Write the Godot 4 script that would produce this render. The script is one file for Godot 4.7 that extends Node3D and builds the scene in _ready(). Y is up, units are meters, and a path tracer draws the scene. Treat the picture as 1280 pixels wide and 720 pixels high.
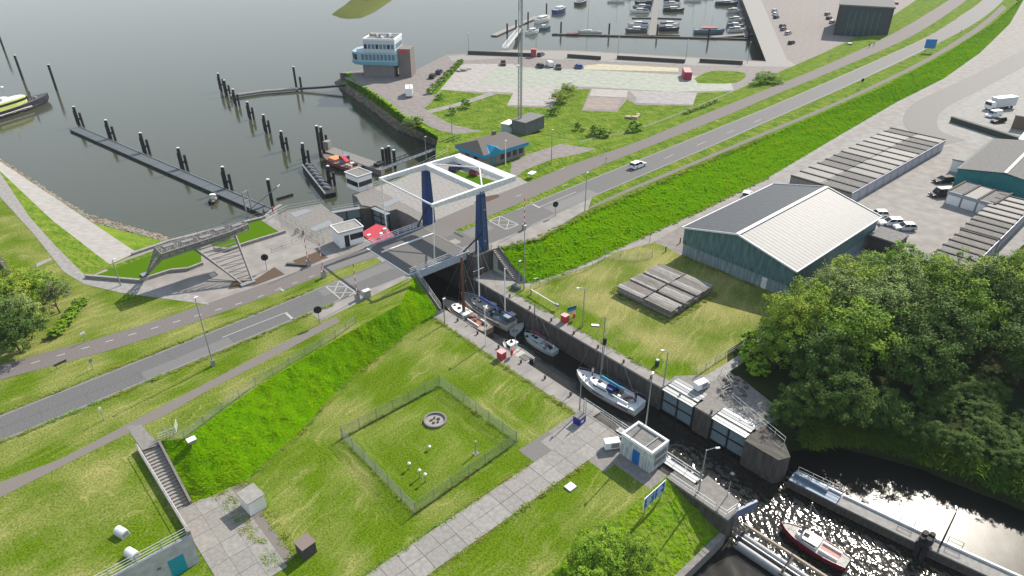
extends Node3D
# A sea lock with a white drawbridge seen from the air. World: x runs along the road, -z along the lock axis towards the sea, y is up, metres.
# Levels: lock field 0, road and sea side 4, marina 2.5, harbour water -3, canal water -4.
const R := 4.0
const SEA := -3.0
const CAN := -4.0
var M := {}
var TX := {}
var used := {}
var rng := RandomNumberGenerator.new()
var fn := FastNoiseLite.new()

class B:
	var v := PackedVector3Array()
	var n := PackedVector3Array()
	var c := PackedColorArray()
	var uv := PackedVector2Array()
	var x := Transform3D.IDENTITY
	var col := Color.WHITE
	var tinted := false
	var uvs := 0.0
	var uvo := Vector2.ZERO
	func pt(p: Vector3, nn: Vector3):
		v.append(p); n.append(nn)
		if tinted: c.append(col)
		if uvs != 0.0: uv.append((Vector2(p.x, p.z) - uvo) / uvs)
	func tri(a: Vector3, b: Vector3, d: Vector3):
		a = x * a; b = x * b; d = x * d
		var nn := (d - a).cross(b - a).normalized()
		pt(a, nn); pt(b, nn); pt(d, nn)
	func quad(a: Vector3, b: Vector3, d: Vector3, e: Vector3):
		tri(a, b, d); tri(a, d, e)
	func box(o: Vector3, s: Vector3, yaw := 0.0, tilt := 0.0) -> B:
		# o is the centre of the base
		var bs := Basis(Vector3.UP, yaw) * Basis(Vector3.RIGHT, tilt)
		var h := Vector3(s.x / 2, s.y / 2, s.z / 2)
		var ce := o + Vector3(0, h.y, 0)
		var p := []
		for i in 8:
			p.append(ce + bs * Vector3(h.x if i & 1 else -h.x, h.y if i & 2 else -h.y, h.z if i & 4 else -h.z))
		quad(p[2], p[3], p[7], p[6]); quad(p[4], p[5], p[1], p[0])
		quad(p[6], p[7], p[5], p[4]); quad(p[3], p[2], p[0], p[1])
		quad(p[7], p[3], p[1], p[5]); quad(p[2], p[6], p[4], p[0])
		return self
	func bar(a: Vector3, b: Vector3, w: float, h: float, up := Vector3.UP) -> B:
		# a rectangular bar between two points, w across, h along up
		var d := (b - a).normalized()
		var s := d.cross(up).normalized() * w / 2
		var u := s.normalized().cross(d).normalized() * h / 2
		var q := [a - s - u, a + s - u, a + s + u, a - s + u, b - s - u, b + s - u, b + s + u, b - s + u]
		for f in [[0, 1, 2, 3], [7, 6, 5, 4], [3, 2, 6, 7], [4, 5, 1, 0], [2, 1, 5, 6], [0, 3, 7, 4]]:
			quad(q[f[3]], q[f[2]], q[f[1]], q[f[0]])
		return self
	func rod(a: Vector3, b: Vector3, r: float, k := 6, r2 := -1.0) -> B:
		if r2 < 0: r2 = r
		var d := (b - a).normalized()
		var s := d.cross(Vector3.UP if absf(d.y) < 0.9 else Vector3.RIGHT).normalized()
		var t := d.cross(s)
		for i in k:
			var a0 := TAU * i / k
			var a1 := TAU * (i + 1) / k
			var n0 := s * cos(a0) + t * sin(a0)
			var n1 := s * cos(a1) + t * sin(a1)
			var p := [x * (a + n0 * r), x * (b + n0 * r2), x * (b + n1 * r2), x * (a + n1 * r)]
			var m0 := x.basis * n0
			var m1 := x.basis * n1
			pt(p[0], m0); pt(p[1], m0); pt(p[2], m1)
			pt(p[0], m0); pt(p[2], m1); pt(p[3], m1)
			tri(b, b + n1 * r2, b + n0 * r2)
			tri(a, a + n0 * r, a + n1 * r)
		return self
	func path(ps: Array, r: float, k := 5) -> B:
		for i in ps.size() - 1: rod(ps[i], ps[i + 1], r, k)
		return self
	func prism(poly: PackedVector2Array, y0: float, y1: float) -> B:
		var ix := Geometry2D.triangulate_polygon(poly)
		if ix.is_empty():
			for p in Geometry2D.offset_polygon(poly, 0.01):
				if not Geometry2D.triangulate_polygon(p).is_empty() and not Geometry2D.is_polygon_clockwise(p): prism(p, y0, y1)
			return self
		for i in range(0, ix.size(), 3):
			var a := poly[ix[i]]
			var b := poly[ix[i + 1]]
			var d := poly[ix[i + 2]]
			if (b - a).cross(d - a) < 0:
				var w := b
				b = d
				d = w
			tri(Vector3(a.x, y1, a.y), Vector3(b.x, y1, b.y), Vector3(d.x, y1, d.y))
			if y0 < y1: tri(Vector3(a.x, y0, a.y), Vector3(d.x, y0, d.y), Vector3(b.x, y0, b.y))
		if y0 < y1:
			var ar := 0.0
			for i in poly.size(): ar += poly[i].cross(poly[(i + 1) % poly.size()])
			var cw := ar > 0
			for i in poly.size():
				var a := poly[i]
				var b := poly[(i + 1) % poly.size()]
				if not cw:
					var w := a
					a = b
					b = w
				quad(Vector3(b.x, y1, b.y), Vector3(a.x, y1, a.y), Vector3(a.x, y0, a.y), Vector3(b.x, y0, b.y))
		return self
	func loft(rows: Array, closed := false, smooth := true) -> B:
		# rows of points; smooth normals across the sheet
		var m: int = rows.size()
		var k: int = rows[0].size()
		var nr := []
		for i in m:
			var line := []
			for j in k:
				var ja := (j - 1 + k) % k if closed else maxi(j - 1, 0)
				var jb := (j + 1) % k if closed else mini(j + 1, k - 1)
				var du: Vector3 = rows[mini(i + 1, m - 1)][j] - rows[maxi(i - 1, 0)][j]
				var dv: Vector3 = rows[i][jb] - rows[i][ja]
				line.append((x.basis * du.cross(dv)).normalized())
			nr.append(line)
		for i in m - 1:
			for j in (k if closed else k - 1):
				var j2 := (j + 1) % k
				if smooth:
					var a: Vector3 = x * rows[i][j]
					var b: Vector3 = x * rows[i][j2]
					var d: Vector3 = x * rows[i + 1][j2]
					var e: Vector3 = x * rows[i + 1][j]
					pt(a, nr[i][j]); pt(d, nr[i + 1][j2]); pt(e, nr[i + 1][j])
					pt(a, nr[i][j]); pt(b, nr[i][j2]); pt(d, nr[i + 1][j2])
				else:
					quad(rows[i][j], rows[i][j2], rows[i + 1][j2], rows[i + 1][j])
		return self
	func ball(o: Vector3, r: Vector3, k := 8) -> B:
		var rows := []
		for i in k / 2 + 1:
			var line := []
			var ph := PI * i / (k / 2)
			for j in k:
				line.append(o + Vector3(r.x * sin(ph) * cos(TAU * j / k), r.y * cos(ph), -r.z * sin(ph) * sin(TAU * j / k)))
			rows.append(line)
		return loft(rows, true)
	func mesh() -> ArrayMesh:
		var a := []
		a.resize(Mesh.ARRAY_MAX)
		a[Mesh.ARRAY_VERTEX] = v
		a[Mesh.ARRAY_NORMAL] = n
		if tinted: a[Mesh.ARRAY_COLOR] = c
		if uvs != 0.0: a[Mesh.ARRAY_TEX_UV] = uv
		var me := ArrayMesh.new()
		me.add_surface_from_arrays(Mesh.PRIMITIVE_TRIANGLES, a)
		return me

func numbered(s: String) -> String:
	var k: int = used.get(s, 0)
	used[s] = k + 1
	return s if k == 0 else "%s_%03d" % [s, k]
func tag(o, label: String, category: String, group := ""):
	o.set_meta("label", label); o.set_meta("category", category)
	if group: o.set_meta("group", group)
	return o
func thing(called: String, label: String, category: String, at := Vector3.ZERO, turn := 0.0, group := "") -> Node3D:
	var o := Node3D.new()
	o.name = numbered(called)
	add_child(o)
	o.position = at; o.rotation.y = turn
	return tag(o, label, category, group)
func inst(called: String, me: Mesh, m: Material, parent: Node) -> MeshInstance3D:
	var o := MeshInstance3D.new()
	o.name = numbered(called) if parent == self else called
	o.mesh = me
	o.material_override = m
	parent.add_child(o, true)
	return o
func part(b: B, called: String, m: Material, parent: Node) -> MeshInstance3D:
	return inst(called, b.mesh(), m, parent)
func single(b: B, called: String, m: Material, label: String, category: String, group := ""):
	return tag(inst(called, b.mesh(), m, self), label, category, group)
func ground(b: B, called: String, m: Material, kind := "structure") -> MeshInstance3D:
	var o := inst(called, b.mesh(), m, self)
	o.set_meta("kind", kind)
	return o
func sheet(called: String, pts: Array, y: float, m: Material) -> MeshInstance3D:
	var b := B.new()
	b.prism(PackedVector2Array(pts), y, y)
	return ground(b, called, m)
func slab_of(called: String, pts: Array, y0: float, y1: float, m: Material) -> MeshInstance3D:
	var b := B.new()
	b.prism(PackedVector2Array(pts), y0, y1)
	return ground(b, called, m)
func band(called: String, mid: Array, w: float, y: float, m: Material) -> MeshInstance3D:
	# a flat strip of width w along a line of Vector2
	return sheet(called, strip(mid, w), y, m)
func strip(mid: Array, w: float) -> Array:
	var l := []
	var r := []
	for i in mid.size():
		var d: Vector2 = (mid[mini(i + 1, mid.size() - 1)] - mid[maxi(i - 1, 0)]).normalized()
		var s := Vector2(-d.y, d.x) * w / 2
		l.append(mid[i] + s); r.append(mid[i] - s)
	r.reverse()
	return l + r
func smooth(ps: Array, k := 6) -> Array:
	var out := []
	for i in ps.size() - 1:
		var a = ps[maxi(i - 1, 0)]
		var d = ps[mini(i + 2, ps.size() - 1)]
		for j in k: out.append(ps[i].cubic_interpolate(ps[i + 1], a, d, float(j) / k))
	out.append(ps[-1])
	return out
func nz(img_freq: float, lo: float, hi: float, seed_: int, octaves := 4, stretch := 1.0) -> NoiseTexture2D:
	var f := FastNoiseLite.new()
	f.seed = seed_; f.frequency = img_freq; f.fractal_octaves = octaves; f.noise_type = FastNoiseLite.TYPE_SIMPLEX_SMOOTH
	var t := NoiseTexture2D.new()
	t.width = 512; t.height = int(512 / stretch); t.seamless = true; t.normalize = true; t.noise = f
	var g := Gradient.new()
	g.set_color(0, Color(lo, lo, lo)); g.set_color(1, Color(hi, hi, hi))
	t.color_ramp = g
	return t
func nmap(freq: float, strength: float, seed_: int) -> NoiseTexture2D:
	var f := FastNoiseLite.new()
	f.seed = seed_; f.frequency = freq; f.fractal_octaves = 4
	var t := NoiseTexture2D.new()
	t.width = 512; t.height = 512; t.seamless = true; t.noise = f; t.as_normal_map = true; t.bump_strength = strength
	return t
func mt(key: String, r: float, g: float, b: float, rough := 0.8, tex := "", size := 4.0, metal := 0.0) -> StandardMaterial3D:
	# linear base colour; tex one of the shared grain textures laid over the world at the given size
	var m := StandardMaterial3D.new()
	m.resource_name = key
	m.albedo_color = Color(r, g, b).linear_to_srgb()
	m.roughness = rough; m.metallic = metal
	if tex:
		m.albedo_texture = TX[tex]
		m.uv1_triplanar = true; m.uv1_world_triplanar = true
		m.uv1_scale = Vector3.ONE / size
	M[key] = m
	return m
func bump(key: String, t: String, s: float):
	M[key].normal_enabled = true; M[key].normal_texture = TX[t]; M[key].normal_scale = s
func paint(r: float, g: float, b: float, rough := 0.45) -> StandardMaterial3D:
	var k := "paint_%.3f_%.3f_%.3f_%.2f" % [r, g, b, rough]
	if not M.has(k): mt(k, r, g, b, rough)
	return M[k]

func _ready():
	rng.seed = 7
	fn.seed = 11; fn.frequency = 1.0; fn.fractal_octaves = 3
	var cam := Camera3D.new()
	cam.name = "camera"
	add_child(cam)
	cam.position = Vector3(0, 60, 0)
	cam.rotation_degrees = Vector3(-30.4, -42, 0)
	cam.fov = 45.76; cam.near = 0.5; cam.far = 4000.0
	cam.current = true
	var env := Environment.new()
	env.background_mode = Environment.BG_SKY
	var sm := ProceduralSkyMaterial.new()
	sm.sky_top_color = Color(0.48, 0.54, 0.61)
	sm.sky_horizon_color = Color(0.685, 0.695, 0.695)
	sm.sky_curve = 0.2
	sm.sky_energy_multiplier = 1.15
	sm.ground_horizon_color = Color(0.6, 0.65, 0.68); sm.ground_bottom_color = Color(0.25, 0.28, 0.27)
	sm.sun_angle_max = 50.0; sm.sun_curve = 0.22
	var sky := Sky.new()
	sky.sky_material = sm
	env.sky = sky
	env.tonemap_mode = Environment.TONE_MAPPER_LINEAR
	env.tonemap_exposure = 1.72
	env.sdfgi_enabled = true; env.ssao_enabled = true; env.ssil_enabled = true
	env.fog_enabled = true; env.fog_density = 0.0001; env.fog_light_color = Color(0.80, 0.85, 0.90)
	var we := WorldEnvironment.new()
	we.name = "environment"
	we.environment = env
	add_child(we)
	var sun := DirectionalLight3D.new()
	sun.name = "sun"
	add_child(sun)
	sun.light_energy = 1.35; sun.light_angular_distance = 0.5; sun.light_color = Color(1.0, 0.965, 0.91)
	sun.shadow_enabled = true
	var el := deg_to_rad(39.0)
	var az := deg_to_rad(81.0)
	var to_sun := Vector3(sin(az) * cos(el), sin(el), -cos(az) * cos(el))
	sun.look_at_from_position(to_sun * 100.0, Vector3.ZERO, Vector3.UP)
	materials()
	terrain()
	waters()
	roads()
	lock()
	bridge()
	sea_head()
	sculpture()
	field_things()
	harbour()
	lock_boats()
	canal_side()
	warehouse_yard()
	marina()
	road_things()
	trees()
	grasses()

func materials():
	TX.fine = nz(0.06, 0.72, 1.0, 1, 5)
	TX.cloud = nz(0.012, 0.84, 1.0, 2, 6)
	TX.streak = nz(0.02, 0.68, 1.0, 3, 5, 8.0)
	TX.grass = nz(0.03, 0.6, 1.0, 4, 6)
	TX.meadow = nz(0.008, 0.0, 1.0, 9, 8)
	TX.meadow.width = 1024; TX.meadow.height = 1024
	var mg := Gradient.new()
	mg.set_color(0, Color(0.27, 0.39, 0.12)); mg.set_color(1, Color(0.56, 0.54, 0.33))
	mg.add_point(0.35, Color(0.36, 0.45, 0.15)); mg.add_point(0.6, Color(0.41, 0.48, 0.18)); mg.add_point(0.78, Color(0.45, 0.49, 0.22))
	TX.meadow.color_ramp = mg
	TX.bump = nmap(0.05, 6.0, 5)
	TX.rip = nmap(0.02, 3.0, 6)
	mt("asphalt", 0.175, 0.172, 0.172, 0.75, "fine", 7.0); bump("asphalt", "bump", 0.25)
	mt("asphalt_new", 0.21, 0.20, 0.195, 0.75, "fine", 5.0)
	mt("cycle", 0.215, 0.192, 0.185, 0.85, "fine", 6.0)
	mt("paving", 0.30, 0.278, 0.262, 0.85, "cloud", 23.0)
	mt("brick_paving", 0.25, 0.222, 0.21, 0.85, "cloud", 14.0)
	mt("concrete", 0.24, 0.225, 0.21, 0.85, "cloud", 5.0); bump("concrete", "bump", 0.3)
	mt("concrete_dark", 0.11, 0.098, 0.085, 0.9, "streak", 6.0); bump("concrete_dark", "bump", 0.5)
	mt("concrete_pale", 0.315, 0.30, 0.285, 0.85, "cloud", 6.0)
	mt("gravel", 0.25, 0.225, 0.20, 0.95, "fine", 3.0); bump("gravel", "bump", 0.8)
	mt("rock", 0.17, 0.15, 0.12, 0.95, "fine", 4.0); bump("rock", "bump", 1.5)
	mt("soil", 0.16, 0.115, 0.085, 0.95, "fine", 3.0); bump("soil", "bump", 1.0)
	mt("line", 0.46, 0.46, 0.45, 0.7, "fine", 2.0)
	mt("line_worn", 0.27, 0.262, 0.255, 0.8, "fine", 2.0)
	mt("grass", 0.9, 0.95, 0.75, 0.9, "meadow", 34.0); bump("grass", "bump", 1.0)
	mt("grass_dry", 0.16, 0.185, 0.045, 0.9, "grass", 5.0); bump("grass_dry", "bump", 1.0)
	mt("grass_lush", 0.135, 0.315, 0.001, 0.85, "grass", 4.0); bump("grass_lush", "bump", 1.2)
	mt("lawn", 0.09, 0.19, 0.004, 0.9, "fine", 3.0)
	mt("steel_white", 0.80, 0.81, 0.825, 0.45, "cloud", 5.0)
	mt("steel_blue", 0.006, 0.05, 0.19, 0.4, "cloud", 4.0)
	mt("steel_grey", 0.30, 0.32, 0.34, 0.5, "fine", 3.0)
	mt("galv", 0.42, 0.44, 0.45, 0.45, "fine", 2.0, 0.3)
	mt("rail", 0.50, 0.52, 0.52, 0.5)
	mt("black", 0.018, 0.018, 0.02, 0.7, "fine", 2.0)
	mt("pile", 0.028, 0.027, 0.026, 0.8, "streak", 3.0)
	mt("white", 0.78, 0.78, 0.77, 0.5)
	mt("timber", 0.22, 0.20, 0.185, 0.9, "streak", 4.0); bump("timber", "bump", 0.6)
	mt("timber_dark", 0.10, 0.085, 0.07, 0.9, "streak", 3.0)
	mt("gate", 0.20, 0.27, 0.30, 0.55, "cloud", 3.0)
	mt("gate_frame", 0.012, 0.018, 0.022, 0.6)
	mt("corrugated", 0.085, 0.093, 0.105, 0.53, "cloud", 9.0, 0.15)
	mt("cladding_teal", 0.105, 0.22, 0.235, 0.5, "streak", 7.0)
	mt("cladding_base", 0.29, 0.37, 0.41, 0.6, "streak", 6.0)
	mt("roofing", 0.24, 0.235, 0.23, 0.8, "cloud", 6.0)
	mt("roofing_pale", 0.22, 0.212, 0.205, 0.75, "cloud", 6.0)
	mt("bark", 0.12, 0.10, 0.08, 0.9, "streak", 2.0)
	mt("glass_dark", 0.012, 0.018, 0.022, 0.06)
	mt("glass_blue", 0.10, 0.19, 0.24, 0.08)
	mt("rubber", 0.015, 0.015, 0.015, 0.9)
	mt("brick", 0.22, 0.15, 0.115, 0.9, "fine", 1.5)
	mt("hullwhite", 0.75, 0.74, 0.72, 0.3)
	mt("deck", 0.52, 0.50, 0.46, 0.7, "fine", 2.0)
	mt("sea", 0.052, 0.055, 0.033, 0.12); M.sea.metallic_specular = 0.55
	mt("canal", 0.018, 0.016, 0.012, 0.12)
	mt("pond", 0.014, 0.013, 0.01, 0.3)
	for k in ["sea", "canal", "pond"]:
		M[k].uv1_triplanar = true; M[k].uv1_world_triplanar = true; M[k].uv1_scale = Vector3.ONE / (6.0 if k == "sea" else 3.0)
		bump(k, "rip", 0.05 if k == "sea" else (0.12 if k == "canal" else 0.05))
	M.pond.metallic_specular = 0.26
	M.canal.metallic_specular = 0.45
	M.sea.uv1_scale = Vector3.ONE / 16.0
	mt("shore_concrete", 0.34, 0.325, 0.305, 0.9, "cloud", 13.0)
	mt("tar", 0.07, 0.07, 0.072, 0.7)
	mt("yard", 0.29, 0.278, 0.268, 0.9, "cloud", 21.0)
	mt("asphalt_patch", 0.20, 0.192, 0.188, 0.8, "fine", 4.0)
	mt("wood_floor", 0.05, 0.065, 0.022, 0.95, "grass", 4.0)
	mt("wire", 0.22, 0.26, 0.24, 0.6)
	mt("mesh_fence", 0.24, 0.28, 0.25, 0.7)
	M.mesh_fence.transparency = BaseMaterial3D.TRANSPARENCY_ALPHA
	M.mesh_fence.albedo_color.a = 0.35
	for k in ["grass", "grass_dry", "grass_lush", "lawn", "wood_floor", "soil", "rock"]: M[k].metallic_specular = 0.0 if k == "grass_lush" else 0.1
	for k in ["paving", "gravel", "concrete", "concrete_pale", "brick_paving", "asphalt", "asphalt_new", "cycle", "roofing", "roofing_pale", "corrugated"]: M[k].metallic_specular = 0.1 if k.begins_with("roofing") else (0.38 if k == "corrugated" else 0.3)

func resample(ps: Array, k: int) -> Array:
	var total := 0.0
	for i in ps.size() - 1: total += ps[i].distance_to(ps[i + 1])
	var out := []
	var i := 0
	var run := 0.0
	for j in k:
		var want := total * j / (k - 1)
		while i < ps.size() - 2 and run + ps[i].distance_to(ps[i + 1]) < want:
			run += ps[i].distance_to(ps[i + 1])
			i += 1
		out.append(ps[i].lerp(ps[i + 1], clampf((want - run) / maxf(ps[i].distance_to(ps[i + 1]), 0.001), 0, 1)))
	return out
func v3(ps: Array, y: float) -> Array:
	var o := []
	for p in ps: o.append(Vector3(p.x, y, p.y))
	return o
func bank(called: String, top: Array, low: Array, k: int, m: int, mat_: Material, rough := 0.15, belly := 0.0) -> Array:
	# a sloping sheet between two lines of Vector3, uneven by the given amount; the rows are returned
	var a := resample(top, k)
	var b := resample(low, k)
	var rows := []
	for i in k:
		var line := []
		for j in m + 1:
			var t := float(j) / m
			var p: Vector3 = a[i].lerp(b[i], t)
			p.y += belly * sin(PI * t)
			if j > 0 and j < m: p.y += rough * fn.get_noise_2d(p.x * 0.5, p.z * 0.5)
			line.append(p)
		rows.append(line)
	var bb := B.new()
	if (rows[1][0] - rows[0][0]).cross(rows[0][m] - rows[0][0]).y < 0:
		rows.reverse()
	bb.loft(rows)
	ground(bb, called, mat_)
	return rows

var EMB_TOP_L := [Vector2(9.5, -72.2), Vector2(11.83, -70.64), Vector2(22.09, -74.26), Vector2(35.33, -77.05), Vector2(47.59, -78.96), Vector2(54.2, -84.6)]
var EMB_LOW_L := [Vector2(9.5, -64.6), Vector2(11.19, -63.97), Vector2(15.44, -63.76), Vector2(23.96, -67.1), Vector2(33.14, -72), Vector2(41.5, -74.75), Vector2(48.08, -76.92), Vector2(54.2, -78.2)]
var EMB_TOP_R := [Vector2(71.6, -83.3), Vector2(79.53, -81.25), Vector2(96.18, -82.82), Vector2(130.04, -83.85), Vector2(166.14, -84.51), Vector2(238.19, -86.32), Vector2(309.12, -91.95), Vector2(399.92, -102.61), Vector2(493.69, -117.81)]
var EMB_LOW_R := [Vector2(71.8, -75.3), Vector2(78.08, -73.82), Vector2(90.89, -73.61), Vector2(118.96, -73.29), Vector2(149.09, -73.8), Vector2(199.7, -77.9), Vector2(240.36, -81.06), Vector2(286.57, -82.84), Vector2(345.91, -89.58), Vector2(435.16, -103.93), Vector2(561.32, -130.67)]
var CREST_N := [Vector2(96.31, -135.38), Vector2(103.72, -127.08), Vector2(115.96, -122.7), Vector2(122.34, -111.94), Vector2(141.28, -106.9), Vector2(173.2, -109.03), Vector2(215, -112.79), Vector2(269.72, -117.72), Vector2(343.81, -127.71), Vector2(466.68, -150.77)]
var LOW_N := [Vector2(104.85, -145.97), Vector2(113.75, -142.64), Vector2(124.26, -138), Vector2(128.41, -117.58), Vector2(148.11, -113.61), Vector2(180.79, -116.26), Vector2(224.77, -121.18), Vector2(280.56, -127.59), Vector2(351.67, -137.92), Vector2(469.66, -163.38)]
var BANK_TOP := [Vector2(104.85, -145.97), Vector2(108.04, -164.89), Vector2(115.53, -193.85), Vector2(119.72, -214.25)]
var rows_emb_l := []
var rows_emb_r := []
var rows_slope := []
var rows_north := []
var rows_bank := []
var rows_shore := []

func mown_image(w: int, h: int, o: Rect2, crest: bool) -> ImageTexture:
	# mown grass: streaks of cut grass lie along the way the mower went, with dry and lush patches
	var data := PackedByteArray()
	data.resize(w * h * 3)
	var f1 := FastNoiseLite.new()
	f1.seed = 21; f1.frequency = 0.09; f1.fractal_octaves = 4
	var f2 := FastNoiseLite.new()
	f2.seed = 22; f2.frequency = 1.0; f2.fractal_octaves = 3
	var f3 := FastNoiseLite.new()
	f3.seed = 23; f3.frequency = 2.2; f3.fractal_octaves = 2
	var gam := PackedByteArray()
	for i in 1024: gam.append(int(255.0 * pow(i / 1023.0, 0.4545)))
	var k := 0
	for j in h:
		var z := o.position.y + o.size.y * j / h
		for i in w:
			var x := o.position.x + o.size.x * i / w
			var pa := f1.get_noise_2d(x, z)
			var wob := f1.get_noise_2d(x * 1.6 + 50.0, z * 1.6)
			var d := z
			if not crest:
				var q := Vector2(absf(x - 35.3) - 7.8, absf(z + 54.7) - 7.9)
				d = Vector2(maxf(q.x, 0), maxf(q.y, 0)).length() + minf(maxf(q.x, q.y), 0.0)
				if d > 3.5: d = 3.5 + ((x - 24.0) * 0.36 + (z + 67.3) * 0.93) * 0.75
				if x > 64.0: d = (x * 0.35 + z) * 0.9
				elif z > -39.0: d = z * 0.9 + x * 0.2
			elif z > -76.0: d = z + wob * 3.0 + x * 0.15
			else: d = z + x * 0.035
			var st := f2.get_noise_3d((d + wob * 0.9) * 1.25, x * 0.09, z * 0.09)
			var fi := f3.get_noise_2d(x * 1.6, z * 1.6)
			var line := smoothstep(0.80, 0.97, 1.0 - absf(f2.get_noise_3d((d + wob * 1.4) * 0.9 + 70.0, x * 0.035, z * 0.035)) * 2.2)
			var dry := 0.14 + pa * 0.75 + maxf(st - 0.2, 0.0) * 0.9 + line * 0.42 * smoothstep(-0.15, 0.3, wob + 0.1)
			if crest: dry += 0.18
			if x > 64.0: dry += 0.5 * smoothstep(69.5, 74.0, x + pa * 5.0)
			if not crest and x > 26.5 and x < 43.8 and z > -62.8 and z < -46.8: dry *= 0.5
			dry = clampf(dry, 0, 1)
			var lum := 0.86 + 0.58 * fi + 0.14 * st + 0.12 * pa
			data[k] = gam[int(1023.0 * clampf(lerpf(0.10, 0.26, dry) * lum, 0, 1))]; data[k + 1] = gam[int(1023.0 * clampf(lerpf(0.172, 0.25, dry) * lum, 0, 1))]; data[k + 2] = gam[int(1023.0 * clampf(lerpf(0.004, 0.085, dry) * lum, 0, 1))]
			k += 3
	return ImageTexture.create_from_image(Image.create_from_data(w, h, false, Image.FORMAT_RGB8, data))
var FIELD := Rect2(-16, -82, 120, 60)
var CREST := Rect2(-24, -130, 80, 76)
func field_sheet(called: String, pts: Array, y: float, o: Rect2, m: Material):
	var b := B.new()
	b.uvs = 1.0
	b.prism(PackedVector2Array(pts), y, y)
	for i in b.v.size(): b.uv[i] = Vector2((b.v[i].x - o.position.x) / o.size.x, (b.v[i].z - o.position.y) / o.size.y)
	ground(b, called, m)

func terrain():
	var fm := mt("field", 1, 1, 1, 0.9)
	fm.albedo_texture = mown_image(1536, 768, FIELD, false)
	fm.metallic_specular = 0.1
	var cm := mt("crest", 1, 1, 1, 0.9)
	cm.albedo_texture = mown_image(1000, 950, CREST, true)
	cm.metallic_specular = 0.1
	# the lock field west of the lock, and the sloping corner by the canal
	field_sheet("field_west", [Vector2(-16, -56.3), Vector2(7.3, -56.3), Vector2(7.3, -64.6)] + EMB_LOW_L + [Vector2(52.7, -77.8), Vector2(52.7, -31), Vector2(-16, -31)], 0.0, FIELD, M.field)
	rows_slope = bank("canal_slope", v3([Vector2(-16, -31), Vector2(52.6, -31)], 0), v3([Vector2(-16, -23.2), Vector2(52.6, -23.2)], -2.6), 60, 8, M.grass, 0.2)
	# east of the lock
	field_sheet("field_east", [Vector2(67.5, -76.8), Vector2(69.2, -76.8), Vector2(71.8, -75.3), Vector2(78.08, -73.82), Vector2(90.89, -73.61), Vector2(104.11, -73.46), Vector2(101, -70), Vector2(103.9, -38), Vector2(74, -38), Vector2(69.2, -42), Vector2(67.5, -42)], 0.0, FIELD, M.field)
	var low := EMB_LOW_R.slice(2)
	sheet("yard_ground", low + [Vector2(900, -300), Vector2(900, 200), Vector2(120, 60), Vector2(88, 2), Vector2(84.5, -14), Vector2(80, -22.5), Vector2(74, -27), Vector2(69.2, -28), Vector2(69.2, -42), Vector2(74, -38), Vector2(103.9, -38), Vector2(101, -70), Vector2(104.11, -73.46)], -0.012, M.yard)
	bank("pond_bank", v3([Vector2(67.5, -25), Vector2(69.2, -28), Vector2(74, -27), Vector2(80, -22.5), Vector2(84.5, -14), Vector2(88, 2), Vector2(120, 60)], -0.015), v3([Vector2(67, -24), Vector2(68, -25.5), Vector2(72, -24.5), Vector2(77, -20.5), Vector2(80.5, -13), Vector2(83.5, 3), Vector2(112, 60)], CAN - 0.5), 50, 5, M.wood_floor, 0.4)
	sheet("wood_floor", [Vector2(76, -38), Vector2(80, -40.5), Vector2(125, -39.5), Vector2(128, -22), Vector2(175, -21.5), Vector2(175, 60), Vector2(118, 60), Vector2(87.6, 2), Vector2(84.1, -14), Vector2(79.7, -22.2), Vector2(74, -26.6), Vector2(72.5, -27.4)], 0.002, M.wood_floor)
	# embankments under the road
	rows_emb_l = bank("embankment_west", v3(EMB_TOP_L, R), v3(EMB_LOW_L, 0), 70, 10, M.grass_lush, 0.35, 0.15)
	rows_emb_r = bank("embankment_east", v3(EMB_TOP_R, R), v3(EMB_LOW_R, 0), 150, 10, M.grass_lush, 0.4, 0.1)
	# the high ground: dike crest and sea side
	field_sheet("dike_west", [Vector2(-40, -56.4), Vector2(7.0, -56.4), Vector2(7.0, -72.2)] + EMB_TOP_L + [Vector2(54.2, -98.6), Vector2(49.0, -98.8), Vector2(46, -117), Vector2(49.41, -126), Vector2(45.92, -123.93), Vector2(28.45, -125.46), Vector2(21.74, -124.68), Vector2(12.71, -121.6), Vector2(11.41, -155), Vector2(10.56, -184.67), Vector2(9, -190), Vector2(0, -300), Vector2(-40, -300)], R, CREST, M.crest)
	sheet("dike_east", [Vector2(71.6, -83.3)] + EMB_TOP_R.slice(1) + [Vector2(620, -170), Vector2(620, -190)] + rev(CREST_N) + [Vector2(91, -128.4), Vector2(78, -123.6), Vector2(70.2, -122.8), Vector2(70.2, -83.3)], R, M.grass)
	rows_north = bank("dike_slope_north", v3(CREST_N, R), v3(LOW_N, 2.5), 90, 4, M.grass, 0.12)
	var q := [Vector2(144.51, -212.83), Vector2(170.05, -227.1), Vector2(195.33, -216.94), Vector2(213.74, -198.21), Vector2(253.21, -134.6), Vector2(262, -133), Vector2(700, -455)]
	sheet("marina_ground", rev(LOW_N) + BANK_TOP.slice(1) + [Vector2(123.95, -224.66), Vector2(122, -228), Vector2(138, -226)] + q + [Vector2(900, -500), Vector2(900, -250), Vector2(620, -190)], 2.5, M.brick_paving)
	rows_bank = bank("harbour_bank", v3(BANK_TOP + [Vector2(123.95, -224.66)], 2.5), [Vector3(110.49, -3.4, -147.38), Vector3(109.76, -3.4, -172.42), Vector3(117.6, -3.4, -205.75), Vector3(121.92, -3.4, -227.66), Vector3(124.94, -3.4, -237.62)], 40, 6, M.rock, 0.5)
	# western shore: path, gravel strip, grass, stones, water
	var l0 := [Vector3(14.71, 4, -287.53), Vector3(10.56, 4, -184.67), Vector3(11.41, 4, -155), Vector3(12.71, 4, -121.6), Vector3(14.39, 3.9, -117.81)]
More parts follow.
